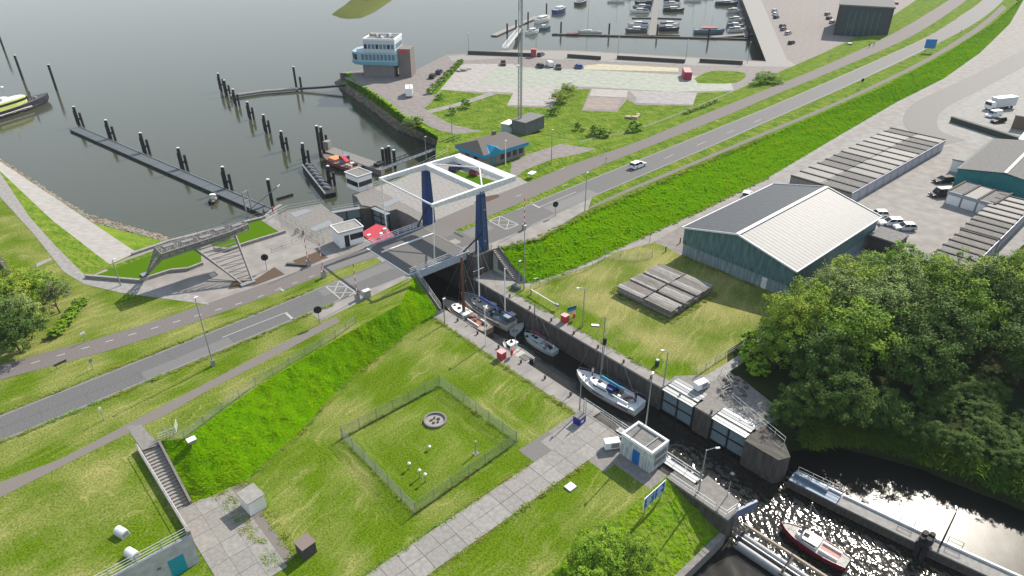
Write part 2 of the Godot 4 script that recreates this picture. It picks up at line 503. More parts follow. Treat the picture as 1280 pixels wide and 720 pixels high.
	var l1 := [Vector3(15.19, 3.3, -293.67), Vector3(12.02, 3.3, -195.48), Vector3(14.84, 3.3, -152.45), Vector3(17.85, 3.3, -125.51), Vector3(19.28, 3.2, -120.97)]
	var l2 := [Vector3(15.8, 2.2, -302), Vector3(13.28, 2.2, -205.91), Vector3(19.24, 2.2, -160.86), Vector3(23.17, 2.2, -129.75), Vector3(24.58, 2.1, -124.5)]
	var l3 := [Vector3(16.89, -1.2, -321.18), Vector3(13.73, -1.2, -215.87), Vector3(16.45, -1.2, -186.38), Vector3(21.25, -1.2, -158.74), Vector3(30.02, -1.2, -138.55), Vector3(32, -1.2, -133.43)]
	var l4 := [Vector3(17.85, -3.4, -335.68), Vector3(14.92, -3.4, -228.12), Vector3(22.88, -3.4, -170.01), Vector3(32.97, -3.4, -142.86), Vector3(35.26, -3.4, -137.8)]
	bank("shore_grass", l0, l1, 40, 3, M.grass, 0.1)
	bank("shore_gravel", l1, l2, 40, 3, M.shore_concrete, 0.1)
	bank("shore_verge", l2, l3, 40, 4, M.grass, 0.15)
	rows_shore = bank("shore_stones", l3, l4, 50, 3, M.rock, 0.35)
	# spit of land across the harbour
	var isl := smooth([Vector2(200.29, -378.02), Vector2(199.33, -360.29), Vector2(211.89, -359.99), Vector2(243.67, -388.74), Vector2(284.8, -432.34), Vector2(350.54, -506.78), Vector2(311.01, -504.62), Vector2(243.63, -426.76), Vector2(200.29, -378.02)], 5)
	var mid := Vector2.ZERO
	for p in isl: mid += p / isl.size()
	var rr := []
	for t in [[1.0, -3.6], [0.93, -2.5], [0.8, -1.6], [0.4, -1.1], [0.0, -1.0]]:
		var line := []
		for p in isl:
			var s: Vector2 = mid.lerp(p, t[0])
			line.append(Vector3(s.x, t[1] + fn.get_noise_2d(s.x * 0.2, s.y * 0.2) * 0.5 * t[0], s.y))
		rr.append(line)
	var b := B.new()
	b.loft(rr)
	ground(b, "spit_of_land", M.grass_dry)
func rev(a: Array) -> Array:
	var o := a.duplicate()
	o.reverse()
	return o

func wave_sheet(called: String, x0: float, x1: float, z0: float, z1: float, step: float, y: float, amp: float, freq: float, m: Material):
	var f := FastNoiseLite.new()
	f.seed = 31; f.frequency = freq; f.fractal_octaves = 3; f.fractal_gain = 0.55
	var rows := []
	var nx := int((x1 - x0) / step)
	var nzz := int((z1 - z0) / step)
	for i in nx + 1:
		var line := []
		for j in nzz + 1:
			var p := Vector3(x0 + (x1 - x0) * i / nx, y, z1 + (z0 - z1) * j / nzz)
			p.y += amp * f.get_noise_2d(p.x + 0.35 * p.z, p.z * 0.8)
			line.append(p)
		rows.append(line)
	var b := B.new()
	b.loft(rows)
	ground(b, called, m)
func waters():
	var b := B.new()
	# harbour and sea, with the lock entrance
	b.prism(PackedVector2Array([Vector2(-400, -116), Vector2(50, -116), Vector2(56, -116.0), Vector2(66, -116.0), Vector2(95, -116), Vector2(1400, -116), Vector2(2600, -2600), Vector2(-1800, -2600)]), SEA, SEA)
	ground(b, "harbour_water", M.sea)
	wave_sheet("lock_water", 53.0, 67.2, -115.5, -36.0, 0.45, CAN, 0.05, 0.35, M.canal)
	wave_sheet("canal_water", 53.0, 68.9, -36.0, 16.0, 0.13, CAN, 0.10, 0.95, M.canal)
	wave_sheet("side_water", -20.0, 53.0, -22.6, 16.0, 0.5, CAN, 0.05, 0.3, M.canal)
	wave_sheet("pond_water", 68.9, 120.0, -30.0, 50.0, 0.4, CAN, 0.006, 0.3, M.pond)

func roads():
	# main road, west and east of the bridge
	sheet("road_west", [Vector2(-40, -89.6), Vector2(-3.7, -90.1), Vector2(29.7, -91.3), Vector2(53.7, -92.6), Vector2(53.7, -86.0), Vector2(43, -86.1), Vector2(27, -85.4), Vector2(-2, -84.4), Vector2(-40, -83.6)], R + 0.03, M.asphalt)
	var up := [Vector2(67, -93.0), Vector2(85.37, -93.61), Vector2(108.13, -94.86), Vector2(143.26, -96.43), Vector2(190.82, -98.79), Vector2(251.2, -102.91), Vector2(340.3, -110.32), Vector2(414.19, -121.35), Vector2(493.95, -135.1), Vector2(640, -170)]
	var lo := [Vector2(67, -85.6), Vector2(81.27, -85.7), Vector2(101.36, -87.53), Vector2(150.79, -89.65), Vector2(177.72, -91.21), Vector2(239.72, -94.85), Vector2(324.39, -101.3), Vector2(408.3, -110.38), Vector2(511.42, -128.52), Vector2(640, -158)]
	sheet("road_east", smooth(up, 4) + rev(smooth(lo, 4)), R + 0.03, M.asphalt)
	# paved footways beside the bridge ramps
	sheet("ramp_paving_west", [Vector2(36, -82.8), Vector2(53.7, -84.9), Vector2(53.7, -86.0), Vector2(43, -86.1), Vector2(36, -85.8)], R + 0.02, M.paving)
	sheet("ramp_paving_east", [Vector2(70.2, -83.6), Vector2(79.3, -81), Vector2(96.16, -83.9), Vector2(101.36, -87.53), Vector2(81.27, -85.7), Vector2(70.2, -85.8)], R + 0.02, M.paving)
	# cycle path on the sea side
	var cu := [Vector2(-40, -108), Vector2(-1.72, -102.2), Vector2(13.87, -99.7), Vector2(34.55, -99.08), Vector2(47.97, -99.44), Vector2(53.7, -99.2)]
	var cl := [Vector2(-40, -104), Vector2(-2.35, -98.29), Vector2(12.67, -95.58), Vector2(32.67, -94.98), Vector2(45.63, -95.29), Vector2(53.7, -94.6)]
	sheet("cycle_path_west", smooth(cu, 4) + rev(smooth(cl, 4)), R + 0.025, M.cycle)
	var eu := [Vector2(70.2, -100.2), Vector2(82.58, -101.6), Vector2(97.24, -102.73), Vector2(113.96, -104.03), Vector2(138.18, -104.41), Vector2(170.45, -107.14), Vector2(210.29, -110.06), Vector2(263.04, -114.47), Vector2(344.46, -124.46), Vector2(455.82, -143.51), Vector2(514.5, -154.87)]
	var dl := [Vector2(70.2, -94.2), Vector2(85.85, -95.34), Vector2(98.56, -96.57), Vector2(113.61, -98.65), Vector2(139.19, -100.09), Vector2(168.3, -101.73), Vector2(205.86, -104.74), Vector2(259.91, -108.45), Vector2(339.78, -115.76), Vector2(441.58, -132.48), Vector2(503.92, -144.69)]
	sheet("cycle_path_east", smooth(eu, 4) + rev(smooth(dl, 4)), R + 0.025, M.cycle)
	# footpath along the crest fence, dirt track on the eastern crest, path at the embankment foot
	sheet("footpath_west", [Vector2(-10.28, -75.05), Vector2(-5.73, -77.17), Vector2(0.4, -76.71), Vector2(8.05, -77.99), Vector2(17.84, -79.43), Vector2(28.8, -81.32), Vector2(38.32, -82.35), Vector2(38.1, -80.77), Vector2(27.76, -79.14), Vector2(17.21, -77.78), Vector2(11.29, -76.45), Vector2(8.9, -76.26), Vector2(1.35, -75.51), Vector2(-6.13, -74.64), Vector2(-10.5, -73.19)], R + 0.02, M.gravel)
	sheet("stair_path", [Vector2(7.24, -77.38), Vector2(8.64, -76.89), Vector2(9.22, -71.55), Vector2(7.4, -71.95)], R + 0.035, M.concrete)
	sheet("dirt_track", smooth([Vector2(96.16, -83.9), Vector2(110.67, -84.45), Vector2(131.34, -84.78), Vector2(167.98, -85.57), Vector2(216.21, -86.61), Vector2(290.98, -91.13), Vector2(382.3, -101.24), Vector2(461.78, -114.29)], 3) + rev(smooth([Vector2(97.71, -84.66), Vector2(112.09, -85.61), Vector2(133.12, -86.05), Vector2(170.48, -87.02), Vector2(219.86, -88.3), Vector2(296.39, -93.71), Vector2(390.27, -105.41), Vector2(473.35, -119.56)], 3)), R + 0.02, M.gravel)
	sheet("foot_road", smooth([Vector2(90.16, -73.38), Vector2(97.74, -73.39), Vector2(118.26, -72.8), Vector2(147.21, -72.71), Vector2(196.08, -76.21), Vector2(236.11, -79.83), Vector2(283.99, -81.93), Vector2(346.66, -88.91), Vector2(435.77, -103.38), Vector2(541.61, -124.09)], 3) + [Vector2(470, -70), Vector2(371.15, -80.28), Vector2(296.89, -70.31), Vector2(230.16, -64.12), Vector2(217.99, -69.69), Vector2(196.33, -74.05), Vector2(155.85, -71.29), Vector2(134.77, -71.46), Vector2(110.48, -71.26), Vector2(100.38, -70.54)], 0.01, M.paving)
	var yl := smooth([Vector2(211.1, -53.26), Vector2(214.82, -62.28), Vector2(227.44, -68.78), Vector2(247.01, -72.52), Vector2(280.33, -72.83), Vector2(348.86, -74.27), Vector2(432.09, -76.6)], 5)
	band("yard_road", yl, 9.0, 0.02, M.asphalt_new)
	sheet("yard_apron", [Vector2(150.75, -54), Vector2(204.53, -53.8), Vector2(213.4, -53.03), Vector2(211.6, -37.25), Vector2(240, -30), Vector2(125, -24), Vector2(118, -40), Vector2(138, -42), Vector2(138, -54)], 0.004, M.paving)
	sheet("hall_apron", [Vector2(101.82, -73.06), Vector2(100.4, -63.6), Vector2(135, -63.6), Vector2(154.8, -68.66), Vector2(123.13, -70.09)], 0.004, M.brick_paving)
	# paved plaza on the sea side of the road, lawns on it
	sheet("plaza", [Vector2(14.07, -120.74), Vector2(22.06, -124.4), Vector2(28.34, -125.12), Vector2(45.76, -123.57), Vector2(49.41, -126), Vector2(46.2, -117), Vector2(49, -98.8), Vector2(53.7, -98.8), Vector2(47.97, -99.44), Vector2(34.55, -99.08), Vector2(25.53, -98.82), Vector2(24.76, -102.43), Vector2(15.89, -115.17), Vector2(12.49, -120.71)], R + 0.015, M.paving)
	sheet("path_west", [Vector2(10.84, -188.43), Vector2(11.92, -187.46), Vector2(11.69, -155.77), Vector2(12.5, -137.21), Vector2(13.57, -121.19), Vector2(19.85, -111.96), Vector2(25.32, -102.26), Vector2(25.43, -98.59), Vector2(16.17, -111.84), Vector2(12.63, -118.81), Vector2(11.2, -125.54), Vector2(10.58, -146.99), Vector2(9.29, -171.01), Vector2(8.77, -175)], R + 0.03, M.concrete_pale)
	sheet("side_path", [Vector2(8.32, -131.96), Vector2(10.83, -132.88), Vector2(10.72, -131.77), Vector2(8.17, -130.55)], R + 0.03, M.concrete_pale)
	for a in [[[Vector2(13.99, -120.44), Vector2(25.63, -122), Vector2(32.84, -122.39), Vector2(29.55, -112.84), Vector2(27.18, -112.29), Vector2(24.96, -113.91), Vector2(20.56, -113.45), Vector2(19.89, -113.7)], "lawn"], [[Vector2(34.16, -121.21), Vector2(44.85, -123.38), Vector2(45.17, -115.38), Vector2(37.37, -115.24), Vector2(35.12, -115.14), Vector2(33.55, -117.39)], "lawn"]]:
		var b := B.new()
		b.prism(PackedVector2Array(a[0]), R - 0.1, R + 0.12)
		ground(b, a[1], M.lawn)
	sheet("sea_wall_verge", [Vector2(16.55, -122.24), Vector2(28, -124.11), Vector2(45.59, -123.21), Vector2(44.18, -122.99), Vector2(27.87, -122.51), Vector2(16.99, -121.08)], R + 0.03, M.grass)
	for a in [[Vector2(34.25, -101.48), Vector2(38.37, -103.35), Vector2(38.54, -99.81), Vector2(33.15, -99.63)], [Vector2(30.97, -103.36), Vector2(34.25, -101.48), Vector2(33.15, -99.63), Vector2(29.44, -101.25)], [Vector2(41.78, -103.4), Vector2(46.86, -103.72), Vector2(46.93, -100.37), Vector2(41.56, -99.72)], [Vector2(81.07, -101.84), Vector2(83.93, -103.23), Vector2(87.8, -102.07), Vector2(87.32, -100.75), Vector2(83.81, -100.49)]]:
		sheet("planting_bed", a, R + 0.04, M.soil)
	for a in [[Vector2(70.6, -92.6), Vector2(76.5, -92.9), Vector2(76.5, -89.8), Vector2(70.6, -89.5)], [Vector2(40, -91.2), Vector2(53.4, -92.0), Vector2(53.4, -89.4), Vector2(40, -88.8)], [Vector2(12, -87.6), Vector2(24, -88.0), Vector2(24, -85.6), Vector2(12, -85.2)], [Vector2(90, -90.6), Vector2(104, -91.2), Vector2(104, -88.2), Vector2(90, -87.2)], [Vector2(44, -97.8), Vector2(53.4, -98.2), Vector2(53.4, -95.4), Vector2(44, -95.6)]]:
		sheet("road_repair", a, R + 0.034, M.asphalt_patch)
	# tar seams and cracks in the asphalt
	var sm := B.new()
	for l in [[Vector2(-20, -87.0), Vector2(10, -87.4), Vector2(44, -89.0), Vector2(53, -89.4)], [Vector2(72, -89.6), Vector2(110, -91.1), Vector2(150, -93.0), Vector2(190, -95.2)]]:
		for i in l.size() - 1: mark(sm, l[i], l[i + 1], 0.07, 0.0355)
	for i in 34:
		var x := -14.0 + i * 6.1 + rng.randf() * 4.0
		if x > 50 and x < 73: continue
		var z := -84.6 - 0.033 * x - (2.0 if x > 60 else 0.0)
		var q := Vector2(x, z - rng.randf() * 2.0)
		for k in 4:
			var w := q + Vector2(rng.randf_range(-0.5, 0.5), -rng.randf_range(0.4, 1.0))
			mark(sm, q, w, 0.05, 0.0355)
			q = w
	ground(sm, "road_seams", M.tar)
	# painted markings on the road
	markings()
	# grass islands beside the eastern road
	for a in [[Vector2(97.22, -106.64), Vector2(109.63, -105.04), Vector2(124.39, -105.26), Vector2(125.73, -106.45), Vector2(111.69, -109.76), Vector2(101.62, -108.74)], [Vector2(94.65, -96.49), Vector2(96.59, -96.53), Vector2(96.1, -94.59), Vector2(94.19, -94.56)], [Vector2(-2.44, -97.7), Vector2(12.55, -95.16), Vector2(31.78, -94.48), Vector2(35.11, -94.45), Vector2(35.38, -92.21), Vector2(27.34, -91.64), Vector2(11.39, -91.13), Vector2(-3.55, -90.81)], [Vector2(113.91, -97.68), Vector2(127.67, -98.41), Vector2(168.48, -100.55), Vector2(198.04, -102.97), Vector2(256.01, -105.15), Vector2(332.14, -112.8), Vector2(416.65, -125.93), Vector2(402.41, -118.86), Vector2(338.49, -111.94), Vector2(253.59, -104.02), Vector2(193.17, -100.16), Vector2(145.81, -97.54)]]:
		if a[0].x < 50: field_sheet("road_verge", a, R + 0.032, CREST, M.crest)
		else: sheet("road_verge", a, R + 0.032, M.grass)
	for a in [[Vector2(103.11, -114.52), Vector2(109.76, -116.08), Vector2(121.13, -116.36), Vector2(125.15, -107.78), Vector2(112.72, -108.09), Vector2(101.27, -108.37), Vector2(94.1, -105.56)]]:
		sheet("building_apron", a, R + 0.012, M.brick_paving)
func mark(b: B, p: Vector2, q: Vector2, w: float, up := 0.038):
	var d := (q - p).normalized()
	var s := Vector2(-d.y, d.x) * w / 2
	b.prism(PackedVector2Array([p + s, q + s, q - s, p - s]), R + up, R + up)
func markings():
	var b := B.new()
	var eb := B.new()
	# edge lines
	for l in [[Vector2(-40, -89.3), Vector2(-3.7, -89.8), Vector2(29.7, -91.0), Vector2(44, -91.9)], [Vector2(-40, -84.0), Vector2(-2, -84.8), Vector2(27, -85.8), Vector2(43, -86.4)], [Vector2(85.11, -93.32), Vector2(107.77, -94.54), Vector2(142.75, -96.05), Vector2(190.05, -98.35), Vector2(250.03, -102.37), Vector2(338.37, -109.61)], [Vector2(81.99, -86.01), Vector2(101.68, -87.82), Vector2(151.33, -90.01), Vector2(178.41, -91.61), Vector2(240.8, -95.35), Vector2(326.16, -101.94)]]:
		for i in l.size() - 1: mark(eb, l[i], l[i + 1], 0.28)
	# centre line, worn, and the stop lines
	mark(b, Vector2(23.35, -88.38), Vector2(33.17, -88.51), 0.16); mark(b, Vector2(33.17, -88.51), Vector2(33.14, -85.82), 0.4)
	mark(b, Vector2(89.68, -91.34), Vector2(101.09, -91.87), 0.16); mark(b, Vector2(89.75, -94.02), Vector2(89.52, -90.95), 0.4)
	mark(b, Vector2(35.81, -96.19), Vector2(35.93, -94.72), 0.35)
	for i in 5: mark(b, Vector2(118 + i * 14.0, -91.6 - i * 0.45), Vector2(122 + i * 14.0, -91.8 - i * 0.45), 0.14)
	# hatched boxes before the barriers
	for c in [[Vector2(41.66, -91.62), Vector2(44.23, -91.77), Vector2(44.27, -86.53), Vector2(41.46, -86.41)], [Vector2(77.83, -93.19), Vector2(80.93, -93.43), Vector2(80.88, -87.98), Vector2(77.74, -87.93)]]:
		for i in 4: mark(b, c[i], c[(i + 1) % 4], 0.22)
		var m0: Vector2 = (c[0] + c[3]) / 2
		var m1: Vector2 = (c[1] + c[2]) / 2
		mark(b, c[1], m0.lerp(c[3], 0.1), 0.16); mark(b, m1, c[3], 0.16); mark(b, c[0], m1, 0.16); mark(b, m0, c[2], 0.16)
	ground(b, "road_markings", M.line)
	ground(eb, "road_edge_lines", M.line_worn)
	var d := B.new()
	for i in 11: mark(d, Vector2(-1.51, -100.1).lerp(Vector2(28.4, -95.92), i / 10.0), Vector2(-1.51, -100.1).lerp(Vector2(28.4, -95.92), i / 10.0) + Vector2(1.05, 0.15), 0.2)
	for i in 4: mark(d, Vector2(31.92, -95.66).lerp(Vector2(41.02, -96.11), i / 3.0), Vector2(31.92, -95.66).lerp(Vector2(41.02, -96.11), i / 3.0) + Vector2(1.0, -0.05), 0.16)
	for p in [Vector2(108.13, -103.58), Vector2(89.82, -98.5), Vector2(101.2, -96.03)]: mark(d, p, p + Vector2(1.6, -0.1), 0.18)
	ground(d, "cycle_path_markings", M.line)

func railing(called: String, label: String, pts: Array, h := 1.05, rails := 3, gap := 1.8, m: Material = null, parent: Node = null, r := 0.035):
	# posts and rails along a line of Vector3
	var t: Node = thing(called, label, "railing") if parent == null else parent
	if m == null: m = M.rail
	var pm := B.new().rod(Vector3.ZERO, Vector3(0, h, 0), r, 5).mesh()
	var total := 0.0
	for i in pts.size() - 1: total += pts[i].distance_to(pts[i + 1])
	var k := maxi(2, int(total / gap) + 1)
	for p in resample(pts, k):
		inst("post", pm, m, t).position = p
	for i in rails:
		var up := Vector3(0, h * (i + 1) / rails, 0)
		var b := B.new()
		for j in pts.size() - 1: b.rod(pts[j] + up, pts[j + 1] + up, r * 0.9, 5)
		part(b, "handrail" if i == rails - 1 else "rail", m, t)
	return t
func bar_fence(label: String, pts: Array, h := 1.8, gap := 2.6, dense := 0.11):
	# a security fence: posts and a close-set bar panel in each bay
	var t := thing("bar_fence", label, "fence")
	var pm := B.new().rod(Vector3.ZERO, Vector3(0, h + 0.1, 0), 0.045, 5).mesh()
	for i in pts.size() - 1:
		var a: Vector3 = pts[i]
		var e: Vector3 = pts[i + 1]
		var k := maxi(1, roundi(a.distance_to(e) / gap))
		for j in k:
			var p := a.lerp(e, float(j) / k)
			var q := a.lerp(e, float(j + 1) / k)
			inst("post", pm, M.wire, t).position = p
			var b := B.new()
			var bars := int(p.distance_to(q) / dense)
			for s in range(1, bars):
				var o := p.lerp(q, float(s) / bars)
				b.rod(o + Vector3(0, 0.05, 0), o + Vector3(0, h, 0), 0.012, 3)
			for s in 9: b.rod(p + Vector3(0, 0.08 + s * (h - 0.1) / 8, 0), q + Vector3(0, 0.08 + s * (h - 0.1) / 8, 0), 0.010, 3)
			part(b, "bar_panel", M.wire, t)
		if i == pts.size() - 2: inst("post", pm, M.wire, t).position = e
	return t
func stairs(label: String, top: Vector3, foot: Vector3, w: float, k: int, side: Vector3, walls := [1, -1]):
	var t := thing("staircase", label, "staircase")
	var d := foot - top
	var run := Vector3(d.x, 0, d.z)
	var yaw := atan2(run.x, run.z)
	var sm := B.new().box(Vector3.ZERO, Vector3(w, 0.14, run.length() / k * 1.12)).mesh()
	for i in k:
		var s := inst("step", sm, M.concrete_pale, t)
		s.position = top + run * ((i + 0.5) / k) + Vector3(0, d.y * (i + 1) / k - 0.14, 0)
		s.rotation.y = yaw
	for sgn in walls:
		var o: Vector3 = side * (w / 2 + 0.16) * sgn
		var b := B.new()
		var a0 := top + o
		var a1 := foot + o
		var q := [a0 + Vector3(0, 0.45, 0), a1 + Vector3(0, 0.45, 0), Vector3(a1.x, foot.y - 0.4, a1.z), Vector3(a0.x, foot.y - 0.4, a0.z)]
		var wd := side * 0.13
		var l := []
		var r := []
		for p in q:
			l.append(p - wd); r.append(p + wd)
		b.quad(l[0], l[1], l[2], l[3]); b.quad(r[3], r[2], r[1], r[0])
		b.quad(l[0], r[0], r[1], l[1]); b.quad(l[1], r[1], r[2], l[2]); b.quad(l[3], r[3], r[0], l[0])
		part(b, "side_wall", M.concrete, t)
	# a flight body under the steps
	var f := B.new()
	f.bar(top + d * 0.02 - Vector3(0, 0.32, 0), foot - d * 0.02 - Vector3(0, 0.32, 0), w, 0.3)
	part(f, "flight", M.concrete, t)
	return t
func gate_leaf(label: String, a: Vector3, b: Vector3, low: float, cols: int, lines: int):
	# steel lock gate leaf between two top corners, standing down to low, with panels in a dark frame
	var t := thing("lock_gate", label, "lock gate", Vector3.ZERO, 0, "steel lock gates")
	var d := (b - a).normalized()
	var nrm := d.cross(Vector3.UP).normalized()
	var f := B.new()
	var len_ := a.distance_to(b)
	var h := a.y - low
	for i in cols + 1: f.bar(a + d * len_ * i / cols, Vector3(a.x, low, a.z) + d * len_ * i / cols, 0.22, 0.3, nrm)
	for j in lines + 1: f.bar(a - Vector3(0, h * j / lines, 0), b - Vector3(0, h * j / lines, 0), 0.3, 0.2)
	part(f, "frame", M.gate_frame, t)
	for i in cols:
		for j in lines:
			var p := B.new()
			var m := a + d * len_ * (i + 0.5) / cols - Vector3(0, h * (j + 0.5) / lines, 0)
			p.bar(m - d * (len_ / cols / 2 - 0.09), m + d * (len_ / cols / 2 - 0.09), 0.1, h / lines - 0.16)
			part(p, "panel", M.gate, t)
	var w := B.new()
	w.bar(a + Vector3(0, 0.12, 0), b + Vector3(0, 0.12, 0), 1.0, 0.08)
	part(w, "walkway", M.galv, t)
	for s in [-0.45, 0.45]:
		for y in [0.6, 1.1]:
			part(B.new().rod(a + nrm * s + Vector3(0, y, 0), b + nrm * s + Vector3(0, y, 0), 0.03, 5), "handrail", M.rail, t)
	return t

func lock():
	# west wall: dark stained face with pale coping blocks
	var t := thing("lock_wall", "dark stained concrete lock wall on the western side of the chamber", "wall")
	var b := B.new()
	b.prism(PackedVector2Array([Vector2(53.2, -112), Vector2(55.5, -112), Vector2(55.5, -40.5), Vector2(54.2, -40.5), Vector2(54.2, -28), Vector2(56.3, -28), Vector2(55.6, -23.4), Vector2(54.4, -22.7), Vector2(52.4, -22.7), Vector2(52.4, -40), Vector2(53.2, -40)]), -7, -0.28)
	part(b, "wall_face", M.concrete_dark, t)
	for i in 8:
		var z0 := -78.4 + i * 4.3
		part(B.new().box(Vector3(54.15, -0.27, z0 + 2.15), Vector3(2.8, 0.3, 4.26)), "coping_block", M.paving, t)
	t = thing("lock_wall", "dark stained concrete lock wall on the eastern side with gate recesses", "wall")
	b = B.new()
	b.prism(PackedVector2Array([Vector2(65.6, -100), Vector2(68, -100), Vector2(68, -42), Vector2(68, -24.5), Vector2(66.4, -22.9), Vector2(64.8, -23.6), Vector2(64.8, -28.2), Vector2(66.2, -28.2), Vector2(66.2, -33.6), Vector2(65.6, -33.6), Vector2(65.6, -36.2), Vector2(66.2, -36.2), Vector2(66.2, -41.6), Vector2(65.6, -41.6)]), -7, -0.28)
	part(b, "wall_face", M.concrete_dark, t)
	for i in 8:
		var z0 := -83.2 + i * 5.2
		part(B.new().box(Vector3(66.55, -0.27, z0 + 2.6), Vector3(2.0, 0.3, 5.15)), "coping_block", M.paving, t)
	b = B.new()
	b.prism(PackedVector2Array([Vector2(65.6, -36.2), Vector2(65.6, -33.6), Vector2(69.2, -33.6), Vector2(69.2, -36.2)]), -0.27, 0.03)
	part(b, "pier_cap", M.concrete, t)
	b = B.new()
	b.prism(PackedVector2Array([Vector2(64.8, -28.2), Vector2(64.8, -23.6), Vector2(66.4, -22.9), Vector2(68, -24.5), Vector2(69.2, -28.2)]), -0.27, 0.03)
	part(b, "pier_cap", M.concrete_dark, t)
	sheet("quay_paving_east", [Vector2(67.5, -83.4), Vector2(70.2, -83.4), Vector2(70.2, -77), Vector2(69.2, -76.8), Vector2(67.5, -76.8)], 0.01, M.paving)
	sheet("rubble_ground", [Vector2(67.6, -42), Vector2(69.2, -42), Vector2(74, -38.2), Vector2(75.8, -36), Vector2(73.5, -28), Vector2(67.6, -28)], 0.006, M.concrete)
	# open inland gates lying in the eastern recesses
	gate_leaf("open lock gate with four pale panels nearest the moored white yacht", Vector3(65.75, -0.1, -41.4), Vector3(65.75, -0.1, -36.4), -3.7, 2, 2)
	gate_leaf("open lock gate with pale panels beside the tree shaded pier", Vector3(65.75, -0.1, -33.4), Vector3(65.75, -0.1, -28.4), -3.7, 2, 2)
	gate_leaf("open lock gate with walkway folded beside the flat roofed white pump house", Vector3(54.6, -0.1, -34.2), Vector3(54.6, -0.1, -28.2), -3.7, 2, 2)
	gate_leaf("open lock gate with walkway folded north of the white pump house", Vector3(54.6, -0.1, -40.3), Vector3(54.6, -0.1, -34.9), -3.7, 2, 2)
	# gratings over the gate recesses on the eastern quay
	for z in [-39.0, -31.0]:
		var g := thing("grating", "steel walkway grating behind the %s eastern lock gate" % ("northern" if z < -35 else "southern"), "grating")
		for i in 4: part(B.new().box(Vector3(66.9 + i * 0.62, -0.02, z), Vector3(0.5, 0.06, 4.9)), "grating_strip", M.galv if i % 2 == 0 else M.steel_grey, g)
	# quay platform on the west
	var pl := B.new()
	pl.prism(PackedVector2Array([Vector2(47.6, -46), Vector2(52.7, -46), Vector2(52.7, -31.1), Vector2(49.5, -31.1), Vector2(49.5, -36.5), Vector2(47.6, -36.5)]), -0.3, 0.012)
	ground(pl, "quay_platform", M.concrete)
	pl = B.new()
	pl.prism(PackedVector2Array([Vector2(52.4, -31.0), Vector2(54.0, -31.0), Vector2(54.0, -27.9), Vector2(56.3, -27.9), Vector2(55.6, -23.3), Vector2(54.4, -22.6), Vector2(52.3, -22.6)]), -0.279, 0.03)
	ground(pl, "quay_head", M.concrete)
	pl = B.new()
	pl.prism(PackedVector2Array([Vector2(-16, -23.2), Vector2(52.35, -23.2), Vector2(52.35, -22.5), Vector2(-16, -22.5)]), -6, -2.45)
	tag(inst("canal_kerb", pl.mesh(), M.concrete, self), "low concrete kerb wall at the foot of the grass slope beside canal", "wall")
	# slab path across the field
	var path := Node3D.new()
	path.name = "slab_path"
	add_child(path)
	path.set_meta("kind", "structure")
	var sl := B.new().box(Vector3.ZERO, Vector3(2.06, 0.14, 2.06)).mesh()
	var tones := [mt("slab_a", 0.262, 0.25, 0.236, 0.85, "cloud", 4.0), mt("slab_b", 0.295, 0.28, 0.265, 0.85, "cloud", 5.0), mt("slab_c", 0.28, 0.262, 0.246, 0.85, "cloud", 3.0)]
	for i in 19:
		for j in 2:
			var s := inst("slab", sl, tones[(i * 5 + j * 3 + i / 3) % 3], path)
			s.position = Vector3(9.0 + i * 2.1, -0.085 + rng.randf() * 0.03, -42.15 + j * 2.1)
			s.rotation.y = rng.randf_range(-0.006, 0.006)
	for i in 4:
		for j in 3:
			var s := inst("slab", sl, tones[(i * 2 + j) % 3], path)
			s.position = Vector3(48.9 + (i - 1) * 2.1 - 0.25, 0.0 + rng.randf() * 0.02 - 0.11, -44.25 + j * 2.1)
			if i == 0 and j > 0: s.free()
	sheet("dark_paving", [Vector2(42.5, -46.0), Vector2(47.6, -46.0), Vector2(47.6, -43.25), Vector2(42.5, -43.25)], 0.018, M.asphalt_new)
	# yard slabs at the foot of the western stairs
	var yd := Node3D.new()
	yd.name = "yard_paving"
	add_child(yd)
	yd.set_meta("kind", "structure")
	var ys := B.new().box(Vector3.ZERO, Vector3(1.98, 0.12, 2.46)).mesh()
	for i in 3:
		for j in 6:
			var s := inst("slab", ys, tones[(i + j * 2) % 3], yd)
			s.position = Vector3(8.6 + i * 2.0, -0.09 + rng.randf() * 0.015, -63.2 + j * 2.5)
	sheet("weedy_gravel", [Vector2(12, -64.6), Vector2(14.8, -64.8), Vector2(16.0, -60.5), Vector2(14.6, -57), Vector2(14.6, -50), Vector2(12.6, -50)], 0.008, M.gravel)
	# three stairs
	stairs("long concrete staircase down the embankment in the bottom left corner", Vector3(8.3, R, -72.1), Vector3(8.3, 0, -64.4), 1.7, 20, Vector3.RIGHT, [1])
	stairs("narrow concrete staircase beside the lock on the bright green embankment", Vector3(54.0, R, -84.8), Vector3(54.0, 0, -78.3), 1.15, 18, Vector3.RIGHT, [1])
	stairs("dark concrete staircase right of the drawbridge below the blue tower", Vector3(71.0, R, -83.4), Vector3(71.0, 0, -77.2), 1.2, 18, Vector3.RIGHT, [1])
	# terrace wall and parapet of the bottom left corner
	t = thing("terrace_wall", "pale grey retaining wall with a turquoise door below grass terrace", "wall")
	part(B.new().box(Vector3(-4.6, -0.5, -56.2), Vector3(23.6, 4.52, 0.3)), "wall_face", mt("wall_grey", 0.48, 0.49, 0.52, 0.8, "cloud", 8.0), t)
	part(B.new().box(Vector3(7.1, -0.5, -64.2), Vector3(0.28, 5.1, 16.2)), "parapet", M.concrete_pale, t)
	var door := part(B.new().box(Vector3(5.2, 0, -56.03), Vector3(1.5, 2.3, 0.1)), "door", paint(0.0, 0.26, 0.36), t)
	part(B.new().box(Vector3(4.7, 1.0, -55.95), Vector3(0.06, 0.25, 0.08)), "handle", M.galv, door)
	part(B.new().box(Vector3(3.6, 1.9, -56.0), Vector3(0.35, 0.25, 0.06)), "name_plate", M.timber, t)
